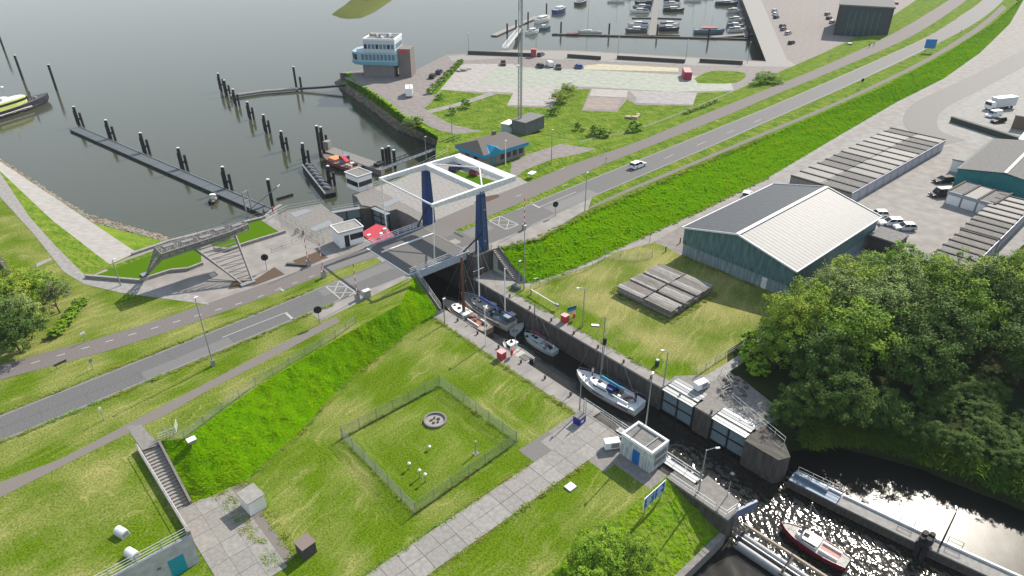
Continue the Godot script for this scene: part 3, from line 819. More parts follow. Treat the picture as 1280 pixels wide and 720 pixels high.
	railing("railing", "thin steel railing on top of the terrace wall with turquoise door", [Vector3(-12, R + 0.02, -56.3), Vector3(6.9, R + 0.02, -56.3)], 1.05, 3, 2.2)
	railing("railing", "thin handrail along the parapet of the long embankment staircase", [Vector3(7.1, R + 0.6, -56.4), Vector3(7.1, R + 0.6, -72.0)], 0.5, 1, 2.2)
	# fences
	bar_fence("square wire fence enclosing the round concrete pit on mown field", [Vector3(27.4, 0, -62.5), Vector3(42.9, 0, -62.7), Vector3(43.3, 0, -47.2), Vector3(27.3, 0, -46.4), Vector3(27.4, 0, -62.5)])
	var fp := []
	for p in [Vector2(10.08, -72.77), Vector2(11.83, -70.64), Vector2(22.24, -74.58), Vector2(35.53, -77.42), Vector2(39.65, -78.79)]: fp.append(Vector3(p.x, R, p.y))
	bar_fence("long wire fence along the top of the western green embankment", fp, 1.3, 2.6, 0.16)
	railing("railing", "galvanised railing beside the top of the long embankment staircase", [Vector3(9.4, R, -72.2), Vector3(11.3, R, -72.0), Vector3(11.9, R, -73.4)], 1.1, 3, 1.2)
	railing("railing", "galvanised railing along the stair wall beside the lock", [Vector3(54.8, R + 0.3, -84.6), Vector3(54.8, 0.4, -78.2)], 1.0, 2, 1.4)
	railing("railing", "twin steel rails on gate walkway beside the pump house", [Vector3(54.9, 0, -46.5), Vector3(54.9, 0, -28.3)], 1.1, 3, 1.6)
	railing("railing", "white steel railing along the west edge of the quay head", [Vector3(52.4, 0.03, -30.5), Vector3(52.4, 0.03, -23.0), Vector3(54.2, 0.03, -22.8)], 1.05, 2, 1.5, M.white)
	railing("railing", "long double railing in front of dark trees on eastern quay", [Vector3(70.5, 0.02, -33.8), Vector3(69.0, 0.02, -28.5), Vector3(67.9, 0.02, -24.6)], 1.1, 2, 1.5)
	railing("railing", "pale railing around the rubble corner of the eastern quay", [Vector3(74.5, 0.02, -38), Vector3(72.6, 0.02, -35.0), Vector3(70.4, 0.02, -35.4)], 1.1, 2, 1.5)
	railing("railing", "steel railing on the retaining wall above dark lock staircase", [Vector3(66.4, R, -83.4), Vector3(70.2, R, -83.4)], 1.05, 3, 1.0, M.gate_frame)

func bridge():
	var t := thing("drawbridge", "white double beam drawbridge with two tall navy blue towers", "bridge")
	for z in [-100.3, -84.3]:
		var rows := []
		for s in [[R - 0.4, 1.1, 0.8], [R + 3, 1.0, 0.75], [R + 11.0, 0.66, 0.6]]:
			var l := []
			var c := 0.16
			for k in [[-1, -1, 0], [-1, -1, 1], [1, -1, 2], [1, -1, 3], [1, 1, 4], [1, 1, 5], [-1, 1, 6], [-1, 1, 7]]:
				var px: float = k[0] * (s[1] - (c if k[2] in [1, 2, 5, 6] else 0.0))
				var pz: float = k[1] * (s[2] - (c if k[2] in [0, 3, 4, 7] else 0.0))
				l.append(Vector3(68.7 + px, s[0], z + pz))
			l.reverse()
			rows.append(l)
		var b := B.new()
		b.loft(rows, true, false)
		var top: Array = rows[2]
		for i in range(1, 7): b.tri(top[0], top[i + 1], top[i])
		var tw := part(b, "tower", M.steel_blue, t)
		part(B.new().box(Vector3(68.8, R + 11.0, z), Vector3(0.7, 0.5, 0.9)), "bearing", M.steel_grey, tw)
		part(B.new().bar(Vector3(67.9, R + 4.0, z + 0.9), Vector3(65.2, R + 0.6, z + (1.2 if z < -90 else -0.9)), 0.22, 0.22), "lift_strut", M.black, t)
	# balance frame
	for z in [-99.95, -84.45]:
		var b := B.new()
		var q := []
		for p in [[58.6, 15.3, 15.9], [64, 15.15, 16.0], [68.9, 14.95, 16.1], [73, 15.1, 16.1], [76.8, 15.2, 16.1]]: q.append(p)
		for i in 4:
			var a = q[i]
			var e = q[i + 1]
			for s in [-0.28, 0.28]:
				var pq := [Vector3(a[0], a[2], z + s), Vector3(e[0], e[2], z + s), Vector3(e[0], e[1], z + s), Vector3(a[0], a[1], z + s)]
				if s > 0: b.quad(pq[0], pq[1], pq[2], pq[3])
				else: b.quad(pq[3], pq[2], pq[1], pq[0])
			b.quad(Vector3(a[0], a[2], z - 0.28), Vector3(e[0], e[2], z - 0.28), Vector3(e[0], e[2], z + 0.28), Vector3(a[0], a[2], z + 0.28))
			b.quad(Vector3(a[0], a[1], z + 0.28), Vector3(e[0], e[1], z + 0.28), Vector3(e[0], e[1], z - 0.28), Vector3(a[0], a[1], z - 0.28))
		b.quad(Vector3(58.6, 15.9, z - 0.28), Vector3(58.6, 15.9, z + 0.28), Vector3(58.6, 15.3, z + 0.28), Vector3(58.6, 15.3, z - 0.28))
		b.quad(Vector3(76.8, 16.1, z + 0.28), Vector3(76.8, 16.1, z - 0.28), Vector3(76.8, 15.2, z - 0.28), Vector3(76.8, 15.2, z + 0.28))
		part(b, "balance_beam", M.steel_white, t)
		part(B.new().rod(Vector3(58.8, 15.4, z), Vector3(58.8, R + 0.1, z * 1.0 + (0.35 if z < -90 else -0.6)), 0.1, 6), "hanger", M.steel_white, t)
	part(B.new().rod(Vector3(58.8, 15.6, -99.7), Vector3(58.8, 15.6, -84.7), 0.16, 8), "front_tie", M.steel_white, t)
	part(B.new().bar(Vector3(68.9, 15.5, -99.67), Vector3(68.9, 15.5, -84.73), 1.1, 1.0), "cross_beam", M.steel_white, t)
	for z in [-100.25, -99.65, -84.75, -84.15]:
		for i in 12: part(B.new().box(Vector3(59.4 + i * 1.5, 15.2, z), Vector3(0.06, 0.7, 0.06)), "stiffener", M.steel_white, t)
	for z in [-101.2, -83.4]:
		var ld := B.new()
		for s in [-0.22, 0.22]: ld.rod(Vector3(68.7 + s, R, z), Vector3(68.7 + s, R + 10.6, z + (0.3 if z < -90 else -0.3)), 0.03, 4)
		for i in 24: ld.rod(Vector3(68.48, R + 0.5 + i * 0.42, z + (0.012 if z < -90 else -0.012) * i), Vector3(68.92, R + 0.5 + i * 0.42, z + (0.012 if z < -90 else -0.012) * i), 0.02, 4)
		part(ld, "ladder", M.galv, t)
		for i in 3: part(B.new().box(Vector3(68.7, R + 2.2 + i * 3.0, z + (1.75 if z < -90 else -1.75) * 0.0), Vector3(0.5, 0.06, 0.12)), "ladder_bracket", M.galv, t)
	# counterweight of separate blocks between the beam tails
	for i in 12:
		part(B.new().box(Vector3(75.9, 15.15, -99.05 + i * 1.24), Vector3(1.7, 0.85, 1.12)), "counterweight_block", M.steel_white, t)
	part(B.new().bar(Vector3(75.0, 15.5, -99.67), Vector3(75.0, 15.5, -84.73), 0.14, 0.95), "counterweight_edge", M.steel_white, t)
	part(B.new().bar(Vector3(76.85, 15.5, -99.67), Vector3(76.85, 15.5, -84.73), 0.14, 1.0), "counterweight_edge", M.steel_white, t)
	for z in [-99.5, -84.9]: part(B.new().rod(Vector3(69.5, 15.9, z), Vector3(75.0, 15.85, -92.2), 0.14, 6), "brace", M.steel_white, t)
	# leaf: deck, side girders, kerb bar
	var leaf := part(B.new().box(Vector3(60.2, R - 0.55, -92.35), Vector3(12.8, 0.56, 13.6)), "leaf", mt("bridge_deck", 0.15, 0.142, 0.135, 0.85, "fine", 4.0), t)
	for z in [-99.3, -85.4]:
		part(B.new().box(Vector3(60.2, R - 1.1, z), Vector3(12.8, 1.35, 0.25)), "girder", mt("girder_grey", 0.42, 0.48, 0.56, 0.5, "cloud", 4.0), leaf)
	part(B.new().box(Vector3(60.6, R + 0.012, -95.6), Vector3(11.4, 0.22, 0.3)), "kerb_bar", M.steel_white, leaf)
	part(B.new().box(Vector3(53.9, R + 0.012, -92.3), Vector3(0.22, 0.03, 13.5)), "joint_strip", M.steel_white, leaf)
	part(B.new().box(Vector3(66.55, R + 0.012, -92.3), Vector3(0.3, 0.03, 13.5)), "joint_strip", M.line_worn, leaf)
	for z in [-99.3, -85.4]:
		for i in 8: part(B.new().rod(Vector3(54.2 + i * 1.7, R + 0.2, z), Vector3(54.2 + i * 1.7, R + 1.3, z), 0.035, 5), "rail_post", M.steel_white, leaf)
		for y in [0.65, 0.95, 1.3]: part(B.new().rod(Vector3(53.9, R + y, z), Vector3(66.5, R + y, z), 0.04, 5), "handrail", M.steel_white, leaf)
	# fixed approach over the basement, abutments
	var ab := thing("bridge_abutment", "concrete bridge abutment carrying the road beside blue towers", "abutment")
	var b := B.new()
	b.prism(PackedVector2Array([Vector2(65.9, -83.5), Vector2(70.6, -83.5), Vector2(70.6, -98), Vector2(65.9, -98)]), -0.27, R - 0.001)
	part(b, "abutment_block", M.concrete_dark, ab)
	b = B.new()
	b.prism(PackedVector2Array([Vector2(66.75, -99.2), Vector2(70.3, -99.2), Vector2(70.3, -83.6), Vector2(66.75, -83.6)]), R, R + 0.02)
	part(b, "road_plate", M.asphalt_new, ab)
	part(B.new().box(Vector3(68.4, R, -83.45), Vector3(4.6, 0.22, 0.5)), "edge_beam", M.concrete_pale, ab)
	part(B.new().box(Vector3(67.3, R + 0.02, -90.3), Vector3(1.5, 0.05, 1.9)), "cover_plate", M.concrete_pale, ab)
	part(B.new().box(Vector3(69.6, R + 0.02, -92.2), Vector3(0.4, 0.04, 2.6)), "slot", M.black, ab)
	ab = thing("bridge_abutment", "concrete abutment under the western bridge ramp by narrow staircase", "abutment")
	b = B.new()
	b.prism(PackedVector2Array([Vector2(53.2, -84.8), Vector2(54.6, -84.8), Vector2(54.6, -98.7), Vector2(53.2, -98.7)]), -0.27, R - 0.6)
	part(b, "abutment_block", M.concrete_dark, ab)
	b = B.new()
	b.prism(PackedVector2Array([Vector2(53.2, -84.6), Vector2(53.75, -84.6), Vector2(53.75, -99.0), Vector2(53.2, -99.0)]), R - 0.6, R + 0.02)
	part(b, "road_edge", M.concrete_pale, ab)

func cabin(label: String, at: Vector3, size: Vector3, yaw: float, wallm: Material, roofm: Material, glassm: Material, bands: Array):
	# a flat roofed operator cabin: walls, roof with a raised rim, window bands [face, y0, h, from, to]
	var t := thing("operator_cabin", label, "cabin", at, yaw)
	part(B.new().box(Vector3.ZERO, size), "wall", wallm, t)
	var rf := part(B.new().box(Vector3(0, size.y, 0), Vector3(size.x + 0.3, 0.14, size.z + 0.3)), "roof", roofm, t)
	for s in [-1, 1]:
		part(B.new().box(Vector3(s * (size.x / 2 + 0.08), size.y + 0.14, 0), Vector3(0.14, 0.18, size.z + 0.3)), "rim", M.white, rf)
		part(B.new().box(Vector3(0, size.y + 0.14, s * (size.z / 2 + 0.08)), Vector3(size.x, 0.18, 0.14)), "rim", M.white, rf)
	for w in bands:
		var b := B.new()
		var c: float = (w[3] + w[4]) / 2
		var l: float = w[4] - w[3]
		if w[0] == "z": b.box(Vector3(c, w[1], size.z / 2 + 0.01), Vector3(l, w[2], 0.06))
		elif w[0] == "-z": b.box(Vector3(c, w[1], -size.z / 2 - 0.01), Vector3(l, w[2], 0.06))
		elif w[0] == "x": b.box(Vector3(size.x / 2 + 0.01, w[1], c), Vector3(0.06, w[2], l))
		else: b.box(Vector3(-size.x / 2 - 0.01, w[1], c), Vector3(0.06, w[2], l))
		part(b, w[5] if w.size() > 5 else "window", w[6] if w.size() > 6 else glassm, t)
	return t

func sea_head():
	# lock head on the sea side: two concrete platforms with the entrance between them
	var b := B.new()
	b.prism(PackedVector2Array([Vector2(46, -117), Vector2(49, -98.7), Vector2(53.2, -98.7), Vector2(55.8, -99.2), Vector2(55.8, -110), Vector2(57.2, -113), Vector2(57.2, -118), Vector2(57.6, -122.5), Vector2(51.0, -124.2), Vector2(45.5, -122.5)]), -7, R)
	ground(b, "lock_head_west", M.concrete)
	b = B.new()
	b.prism(PackedVector2Array([Vector2(57.6, -122.5), Vector2(51.0, -124.2), Vector2(55, -131), Vector2(62.5, -128)]), -7, -1.8)
	ground(b, "lock_head_apron", M.concrete_dark)
	b = B.new()
	b.prism(PackedVector2Array([Vector2(70.6, -98.2), Vector2(70.6, -119), Vector2(94, -126), Vector2(96.35, -130.5), Vector2(77.92, -124.02), Vector2(64.9, -122.69), Vector2(65.0, -121), Vector2(63.4, -116.6), Vector2(64.3, -114.6), Vector2(65.6, -114.4), Vector2(65.6, -110.2), Vector2(67.6, -110), Vector2(67.9, -106), Vector2(67.5, -98.2)]), -7, R - 0.005)
	ground(b, "lock_head_east", M.concrete)
	sheet("east_quay_paving", [Vector2(70.2, -100.2), Vector2(82.58, -101.6), Vector2(97.24, -102.73), Vector2(97.88, -107.36), Vector2(93.63, -109.87), Vector2(94.4, -122.36), Vector2(94.94, -128.65), Vector2(77.37, -123.2), Vector2(70.2, -122.6)], R + 0.018, M.concrete_pale)
	# sea gates
	gate_leaf("closed sea gate with dark barred panels facing the bridge", Vector3(57.3, R - 0.3, -117.6), Vector3(62.6, R - 0.3, -115.8), -4.2, 2, 4)
	gate_leaf("narrow barred sea gate folded against the eastern lock head", Vector3(64.6, R - 0.3, -114.0), Vector3(65.2, R - 0.3, -109.2), -4.2, 2, 6)
	b = B.new()
	b.prism(PackedVector2Array([Vector2(62.5, -115.5), Vector2(62.9, -117.4), Vector2(65.2, -116.8), Vector2(64.4, -114.3)]), -7, R - 0.2)
	single(b, "gate_pier", M.concrete_dark, "dark concrete pier between the two sea gates", "pier")
	# sea wall in front of the plaza
	b = B.new()
	var wl := [Vector2(21.65, -124.36), Vector2(28.34, -125.12), Vector2(45.76, -123.57), Vector2(49.41, -126), Vector2(50.97, -126.74)]
	for i in wl.size() - 1:
		b.bar(Vector3(wl[i].x, 0.4, wl[i].y), Vector3(wl[i + 1].x, 0.4, wl[i + 1].y), 0.7, 8.1)
	single(b, "sea_wall", M.concrete_pale, "long pale concrete sea wall between plaza and harbour water", "wall")
	# low walls round the lawns
	for a in [["low grey wall along the front of western plaza lawn", [Vector2(13.5, -120.89), Vector2(19.91, -112.96), Vector2(21.04, -113.37), Vector2(24.66, -113.42), Vector2(27.07, -112), Vector2(29.64, -112.37)]], ["low pale wall along the front of eastern plaza lawn", [Vector2(33.31, -116.77), Vector2(34.97, -114.43), Vector2(37.91, -114.75), Vector2(45.95, -114.68)]]]:
		b = B.new()
		for i in a[1].size() - 1: b.bar(Vector3(a[1][i].x, R + 0.25, a[1][i].y), Vector3(a[1][i + 1].x, R + 0.25, a[1][i + 1].y), 0.45, 0.6)
		single(b, "garden_wall", M.concrete_pale, a[0], "wall")
	# white operator cabin west of the lock entrance
	cabin("white operator cabin with open dark doorway beside the bridge railing", Vector3(52.88, 4, -103.46), Vector3(4.6, 2.9, 3.6), -0.12, M.white, M.concrete_pale, M.glass_dark, [["z", 1.1, 1.1, -0.3, 2.2], ["x", 1.0, 1.1, -1.4, 1.5], ["z", 0.05, 2.2, -1.4, -0.5, "doorway", M.black]])
	cabin("white glazed harbour cabin at the tip of the eastern lock head", Vector3(68.27, 4, -125.06), Vector3(3.6, 3.2, 4.4), 0.1, M.white, M.concrete, M.glass_dark, [["z", 1.0, 1.1, -1.7, 1.7], ["-x", 1.0, 1.1, -2.0, 2.0], ["x", 0.3, 2.4, 0.6, 1.8, "door", M.steel_grey], ["-z", 1.0, 1.1, -1.5, 1.5]])
	# red service platform over the lock entrance
	var pz := thing("service_platform", "bright red steel service platform over the lock beside white cabin", "platform")
	var rp := [Vector2(57.67, -107.47), Vector2(62, -108.93), Vector2(62.79, -106.72), Vector2(61.45, -100.8), Vector2(56.77, -100.09)]
	part(B.new().prism(PackedVector2Array(rp), 2.6, 2.8), "red_deck", mt("red_deck", 0.5, 0.035, 0.06, 0.6, "cloud", 2.0), pz)
	for p in rp: part(B.new().rod(Vector3(p.x * 0.97 + 1.78, -6, p.y * 0.97 - 3.2), Vector3(p.x * 0.97 + 1.78, 2.6, p.y * 0.97 - 3.2), 0.14, 6), "support_post", M.black, pz)
	for i in 5: part(B.new().box(Vector3(58.2 + i * 0.9, 2.8, -105.4 + (i * 7 % 4) * 0.8), Vector3(0.7, 0.2 + 0.15 * (i % 3), 0.5), i * 0.7), "equipment_box", paint(0.45, 0.04, 0.05) if i % 2 else M.white, pz)
	# railings of the lock heads and quays
	railing("railing", "grey railing on the sea edge of western lock head", [Vector3(46.4, R, -117.2), Vector3(46.0, R, -122.2), Vector3(51.0, R, -124.0), Vector3(57.3, R, -122.3)], 1.1, 2, 2.0)
	railing("railing", "railing between the plaza and the western lock head platform", [Vector3(48.7, 4, -124.52), Vector3(48.95, 4, -114.8), Vector3(49.17, 4, -105.92)], 1.1, 2, 2.0, M.wire)
	railing("railing", "thin railing line crossing the plaza beside white cabin", [Vector3(40.43, 4, -108.68), Vector3(46.71, 4, -109.46), Vector3(52.79, 4, -110.39)], 1.0, 2, 2.0, M.wire)
	railing("railing", "railing on quay edge east of the lock entrance", [Vector3(66.4, R, -122.6), Vector3(77.64, 4, -123.61), Vector3(96, 4, -130.04)], 1.1, 2, 2.4)
	railing("railing", "white railing beside the road north of the bridge leaf", [Vector3(55.4, R + 0.02, -99.4), Vector3(66.8, R + 0.02, -99.9)], 1.2, 3, 1.4, M.white)
	railing("railing", "thin railing on the sea wall above the harbour", [Vector3(28.33, 4.45, -124.79), Vector3(45.72, 4.45, -123.29)], 1.0, 2, 2.4, M.wire)
	# dark joint strips and gratings on the heads
	for a in [["dark grating sheet nearest the harbour on western lock head", [Vector2(50.54, -122.34), Vector2(54.15, -122.26), Vector2(54.42, -120.42), Vector2(50.48, -119.82)]], ["dark grating sheet nearest white cabin on western lock head", [Vector2(50.14, -113.25), Vector2(54.95, -114.28), Vector2(54.43, -111.79), Vector2(50.14, -111.37)]], ["dark grating sheet on the eastern lock head", [Vector2(66.65, -114.27), Vector2(70.36, -114.86), Vector2(70.52, -113.02), Vector2(66.61, -112.12)]]]:
		b = B.new()
		b.prism(PackedVector2Array(a[1]), R + 0.01, R + 0.04)
		single(b, "deck_grating", M.steel_grey, a[0], "grating")

func sculpture():
	# a leaning steel lattice artwork on the plaza
	var t := thing("lattice_sculpture", "large rusty grey steel lattice sculpture leaning over the plaza lawn", "sculpture")
	var m := mt("sculpture_steel", 0.27, 0.25, 0.255, 0.6, "fine", 2.0)
	var a := Vector3(22.6, 10.2, -108.6)
	var e := Vector3(37.2, 10.4, -109.0)
	var d := (e - a) / 12.0
	var up := Vector3(0, 0.9, 0)
	var sd := Vector3(0, 0, 1.5)
	var c := []
	for i in 13:
		var p := a + d * i
		var k := 1.0 if i < 10 else 1.0 - (i - 9) * 0.16
		c.append([p - sd * k - up * 0.6, p + sd * k - up * 0.6, p + sd * k + up * 0.4, p - sd * k + up * 0.4])
	for j in 4:
		var b := B.new()
		for i in 12: b.rod(c[i][j], c[i + 1][j], 0.13, 5)
		part(b, "chord", m, t)
	for i in 13:
		var b := B.new()
		for j in 4: b.rod(c[i][j], c[i][(j + 1) % 4], 0.09, 4)
		if i < 12:
			b.rod(c[i][2], c[i + 1][3], 0.05, 4); b.rod(c[i][3], c[i + 1][2], 0.05, 4); b.rod(c[i][0], c[i + 1][3], 0.05, 4); b.rod(c[i][1], c[i + 1][2], 0.05, 4)
			for s in 5:
				for w in [[2, 3], [0, 1], [1, 2]]: b.rod(c[i][w[0]].lerp(c[i + 1][w[0]], (s + 0.5) / 5.0), c[i][w[1]].lerp(c[i + 1][w[1]], (s + 0.5) / 5.0), 0.06, 4)
		part(b, "lattice_bay", m, t)
	for i in 5: part(B.new().box(a + d * (1.5 + i * 2.3) + Vector3(0, 0.42, -0.6 + 0.5 * (i % 3)), Vector3(1.7, 0.1, 0.9)), "plate", m, t)
	# western leg: four members drawn together to one foot
	var foot := Vector3(21.0, R, -115.0)
	for j in 4:
		var b := B.new()
		b.rod(c[0][j], foot + Vector3(0.25 * (j % 2), 0, 0.25 * (j / 2)), 0.09, 5)
		for i in 6: b.rod(c[0][j].lerp(foot, i / 7.0), c[0][(j + 1) % 4].lerp(foot, (i + 1) / 7.0), 0.07, 4)
		for i in 12: b.rod(c[0][j].lerp(foot, i / 13.0), c[0][(j + 1) % 4].lerp(foot, i / 13.0), 0.06, 4)
		part(b, "leg_member", m, t)
	part(B.new().box(foot - Vector3(0, 0, 0), Vector3(1.2, 0.35, 1.2)), "base_plate", M.steel_grey, t)
	# southern leg: a ladder of two long struts with rungs
	var f0 := Vector3(31.9, R, -100.9)
	var f1 := Vector3(33.4, R, -100.7)
	var g0 := Vector3(27.6, 9.9, -107.6)
	var g1 := Vector3(34.6, 9.9, -107.9)
	for q in [[g0, f0], [g1, f1]]:
		part(B.new().rod(q[0], q[1], 0.18, 6), "strut", m, t)
		part(B.new().rod(q[0] + Vector3(0, -0.5, -0.5), q[1] + Vector3(0, 0, 0.0), 0.09, 5), "strut", m, t)
	for i in 11:
		var s := i / 12.0
		part(B.new().rod(g0.lerp(f0, s), g1.lerp(f1, s), 0.1, 4), "rung", m, t)
		if i % 2 == 0: part(B.new().rod(g0.lerp(f0, s), g1.lerp(f1, s + 1 / 12.0), 0.06, 4), "rung", m, t)
	part(B.new().box(Vector3(32.6, R, -100.8), Vector3(2.4, 0.3, 0.9)), "base_plate", M.steel_grey, t)

# ---- kit: boats, vehicles, people, lamps, trees ----
func boat_hull(t: Node, L: float, bm: float, fr: float, mh: Material, md: Material, stern := 0.7, fine := 0.55):
	var rows := []
	var edge := PackedVector2Array()
	var other := []
	for i in 15:
		var s := i / 14.0
		var x := -L / 2 + L * s
		var hb := bm / 2
		if s < 0.4: hb *= lerpf(stern, 1.0, sin(s / 0.4 * PI / 2))
		else: hb *= pow(maxf(1.0 - pow((s - 0.4) / 0.6, 2.0 + fine), 0.0), 0.8)
		hb = maxf(hb, 0.02)
		var sh := fr * (1.0 + 0.35 * s * s + 0.08 * (1 - s) * (1 - s))
		var xk := x - 0.10 * L * maxf(s - 0.6, 0.0)
		rows.append([Vector3(x, sh, -hb), Vector3(x, sh * 0.45, -hb * 0.97), Vector3(xk, -0.08, -hb * 0.82), Vector3(xk, -0.5, -hb * 0.35), Vector3(xk, -0.55, hb * 0.35), Vector3(xk, -0.08, hb * 0.82), Vector3(x, sh * 0.45, hb * 0.97), Vector3(x, sh, hb)])
		edge.append(Vector2(x, -hb * 0.97)); other.append(Vector2(x, hb * 0.97))
	var b := B.new()
	b.loft(rows)
	var tr: Array = rows[0]
	for i in range(1, 7): b.tri(tr[0], tr[i], tr[i + 1])
	part(b, "hull", mh, t)
	var d := B.new()
	for i in 14:
		var y0: float = rows[i][0].y - 0.06
		var y1: float = rows[i + 1][0].y - 0.06
		d.quad(Vector3(edge[i].x, y0, edge[i].y), Vector3(edge[i + 1].x, y1, edge[i + 1].y), Vector3(other[i + 1].x, y1, other[i + 1].y), Vector3(other[i].x, y0, other[i].y))
	part(d, "deck", md, t)
	var g := B.new()
	for i in 14:
		g.bar(rows[i][0], rows[i + 1][0], 0.07, 0.07); g.bar(rows[i][7], rows[i + 1][7], 0.07, 0.07)
	part(g, "gunwale", mh, t)
func rounded(x0: float, x1: float, w0: float, w1: float) -> PackedVector2Array:
	# plan of a cabin top: square aft, drawn in forward
	var o := PackedVector2Array()
	for p in [[x0, -w0], [lerpf(x0, x1, 0.6), -w0], [lerpf(x0, x1, 0.9), -w1], [x1, -w1 * 0.5], [x1, w1 * 0.5], [lerpf(x0, x1, 0.9), w1], [lerpf(x0, x1, 0.6), w0], [x0, w0]]: o.append(Vector2(p[0], p[1]))
	return o
func sailboat(label: String, at: Vector3, yaw: float, L: float, bm: float, fr: float, mast: float, o := {}) -> Node3D:
	var t := thing("sailing_boat", label, "boat", at, yaw, o.get("group", ""))
	var mh: Material = o.get("hull", M.hullwhite)
	var md: Material = o.get("deck", M.deck)
	boat_hull(t, L, bm, fr, mh, md, o.get("stern", 0.7))
	if o.has("stripe"):
		var sb := B.new()
		for s in [-1, 1]: sb.bar(Vector3(-L * 0.42, fr * 0.75, s * bm * 0.46), Vector3(L * 0.12, fr * 0.85, s * bm * 0.495), 0.06, 0.14)
		part(sb, "stripe", o.stripe, t)
	var top := fr * 1.12
	part(B.new().prism(rounded(-L * 0.08, L * 0.26, bm * 0.31, bm * 0.2), top - 0.12, top + 0.42), "coachroof", o.get("roof", M.hullwhite), t)
	for s in [-1, 1]: part(B.new().box(Vector3(L * 0.05, top + 0.12, s * bm * 0.312), Vector3(L * 0.2, 0.2, 0.04)), "window", M.glass_dark, t)
	part(B.new().box(Vector3(L * 0.12, top + 0.42, 0), Vector3(0.6, 0.05, 0.6)), "hatch", M.glass_dark, t)
	part(B.new().box(Vector3(L * 0.22, top + 0.42, 0), Vector3(0.45, 0.05, 0.45)), "hatch", M.glass_dark, t)
	part(B.new().box(Vector3(-L * 0.24, fr * 1.0 - 0.02, 0), Vector3(L * 0.26, 0.1, bm * 0.42)), "cockpit", o.get("cockpit", M.timber), t)
	for s in [-1, 1]: part(B.new().box(Vector3(-L * 0.24, fr * 1.0, s * bm * 0.25), Vector3(L * 0.27, 0.32, 0.16)), "coaming", o.get("roof", M.hullwhite), t)
	if o.has("hood"): part(B.new().prism(rounded(-L * 0.13, -L * 0.02, bm * 0.3, bm * 0.24), top + 0.3, top + 0.95), "spray_hood", o.hood, t)
	for i in o.get("gear", 0):
		part(B.new().box(Vector3(L * rng.randf_range(-0.42, 0.36), fr * 1.08, bm * rng.randf_range(-0.3, 0.3)), Vector3(rng.randf_range(0.25, 0.8), rng.randf_range(0.12, 0.4), rng.randf_range(0.2, 0.5)), rng.randf() * 3), "deck_gear", [M.white, M.deck, M.black, M.timber, paint(0.3, 0.1, 0.08), paint(0.1, 0.14, 0.2)][i % 6], t)
	var mx: float = L * o.get("mast_at", 0.1)
	var mm: Material = o.get("mast", M.galv)
	var mr: float = o.get("mast_r", 0.08)
	part(B.new().rod(Vector3(mx, top + 0.3, 0), Vector3(mx, mast, 0), mr, 6, mr * 0.75), "mast", mm, t)
	part(B.new().rod(Vector3(mx, top + 1.1, 0), Vector3(mx - L * 0.36, top + 1.05, 0), 0.06, 6), "boom", mm, t)
	if o.has("cover"):
		var cb := B.new()
		cb.rod(Vector3(mx - 0.15, top + 1.4, 0), Vector3(mx - L * 0.37, top + 1.25, 0), 0.27, 8, 0.14)
		part(cb, "sail_cover", o.cover, t)
	if o.get("spread", true): part(B.new().rod(Vector3(mx, mast * 0.6, -bm * 0.3), Vector3(mx, mast * 0.6, bm * 0.3), 0.035, 4), "spreader", mm, t)
	var st := B.new()
	for e in [Vector3(L * 0.49, fr * 1.35, 0), Vector3(-L * 0.48, fr, 0), Vector3(mx - 0.2, fr, bm * 0.47), Vector3(mx - 0.2, fr, -bm * 0.47)]: st.rod(Vector3(mx, mast - 0.2, 0), e, 0.018, 3)
	part(st, "rigging", M.galv, t)
	var rl := B.new()
	for s in [-1, 1]:
		var ps := []
		for q in [[-0.48, 0.62 * o.get("stern", 0.7) + 0.05], [-0.25, 0.46], [0.0, 0.49], [0.2, 0.41], [0.36, 0.24], [0.47, 0.05]]: ps.append(Vector3(q[0] * L, fr * (1.0 + 0.35 * pow(q[0] + 0.5, 2)) + 0.55, s * bm * q[1]))
		rl.path(ps, 0.022, 4)
		for p in ps: rl.rod(p, p - Vector3(0, 0.6, 0), 0.02, 4)
	part(rl, "guard_rail", M.galv, t)
	return t
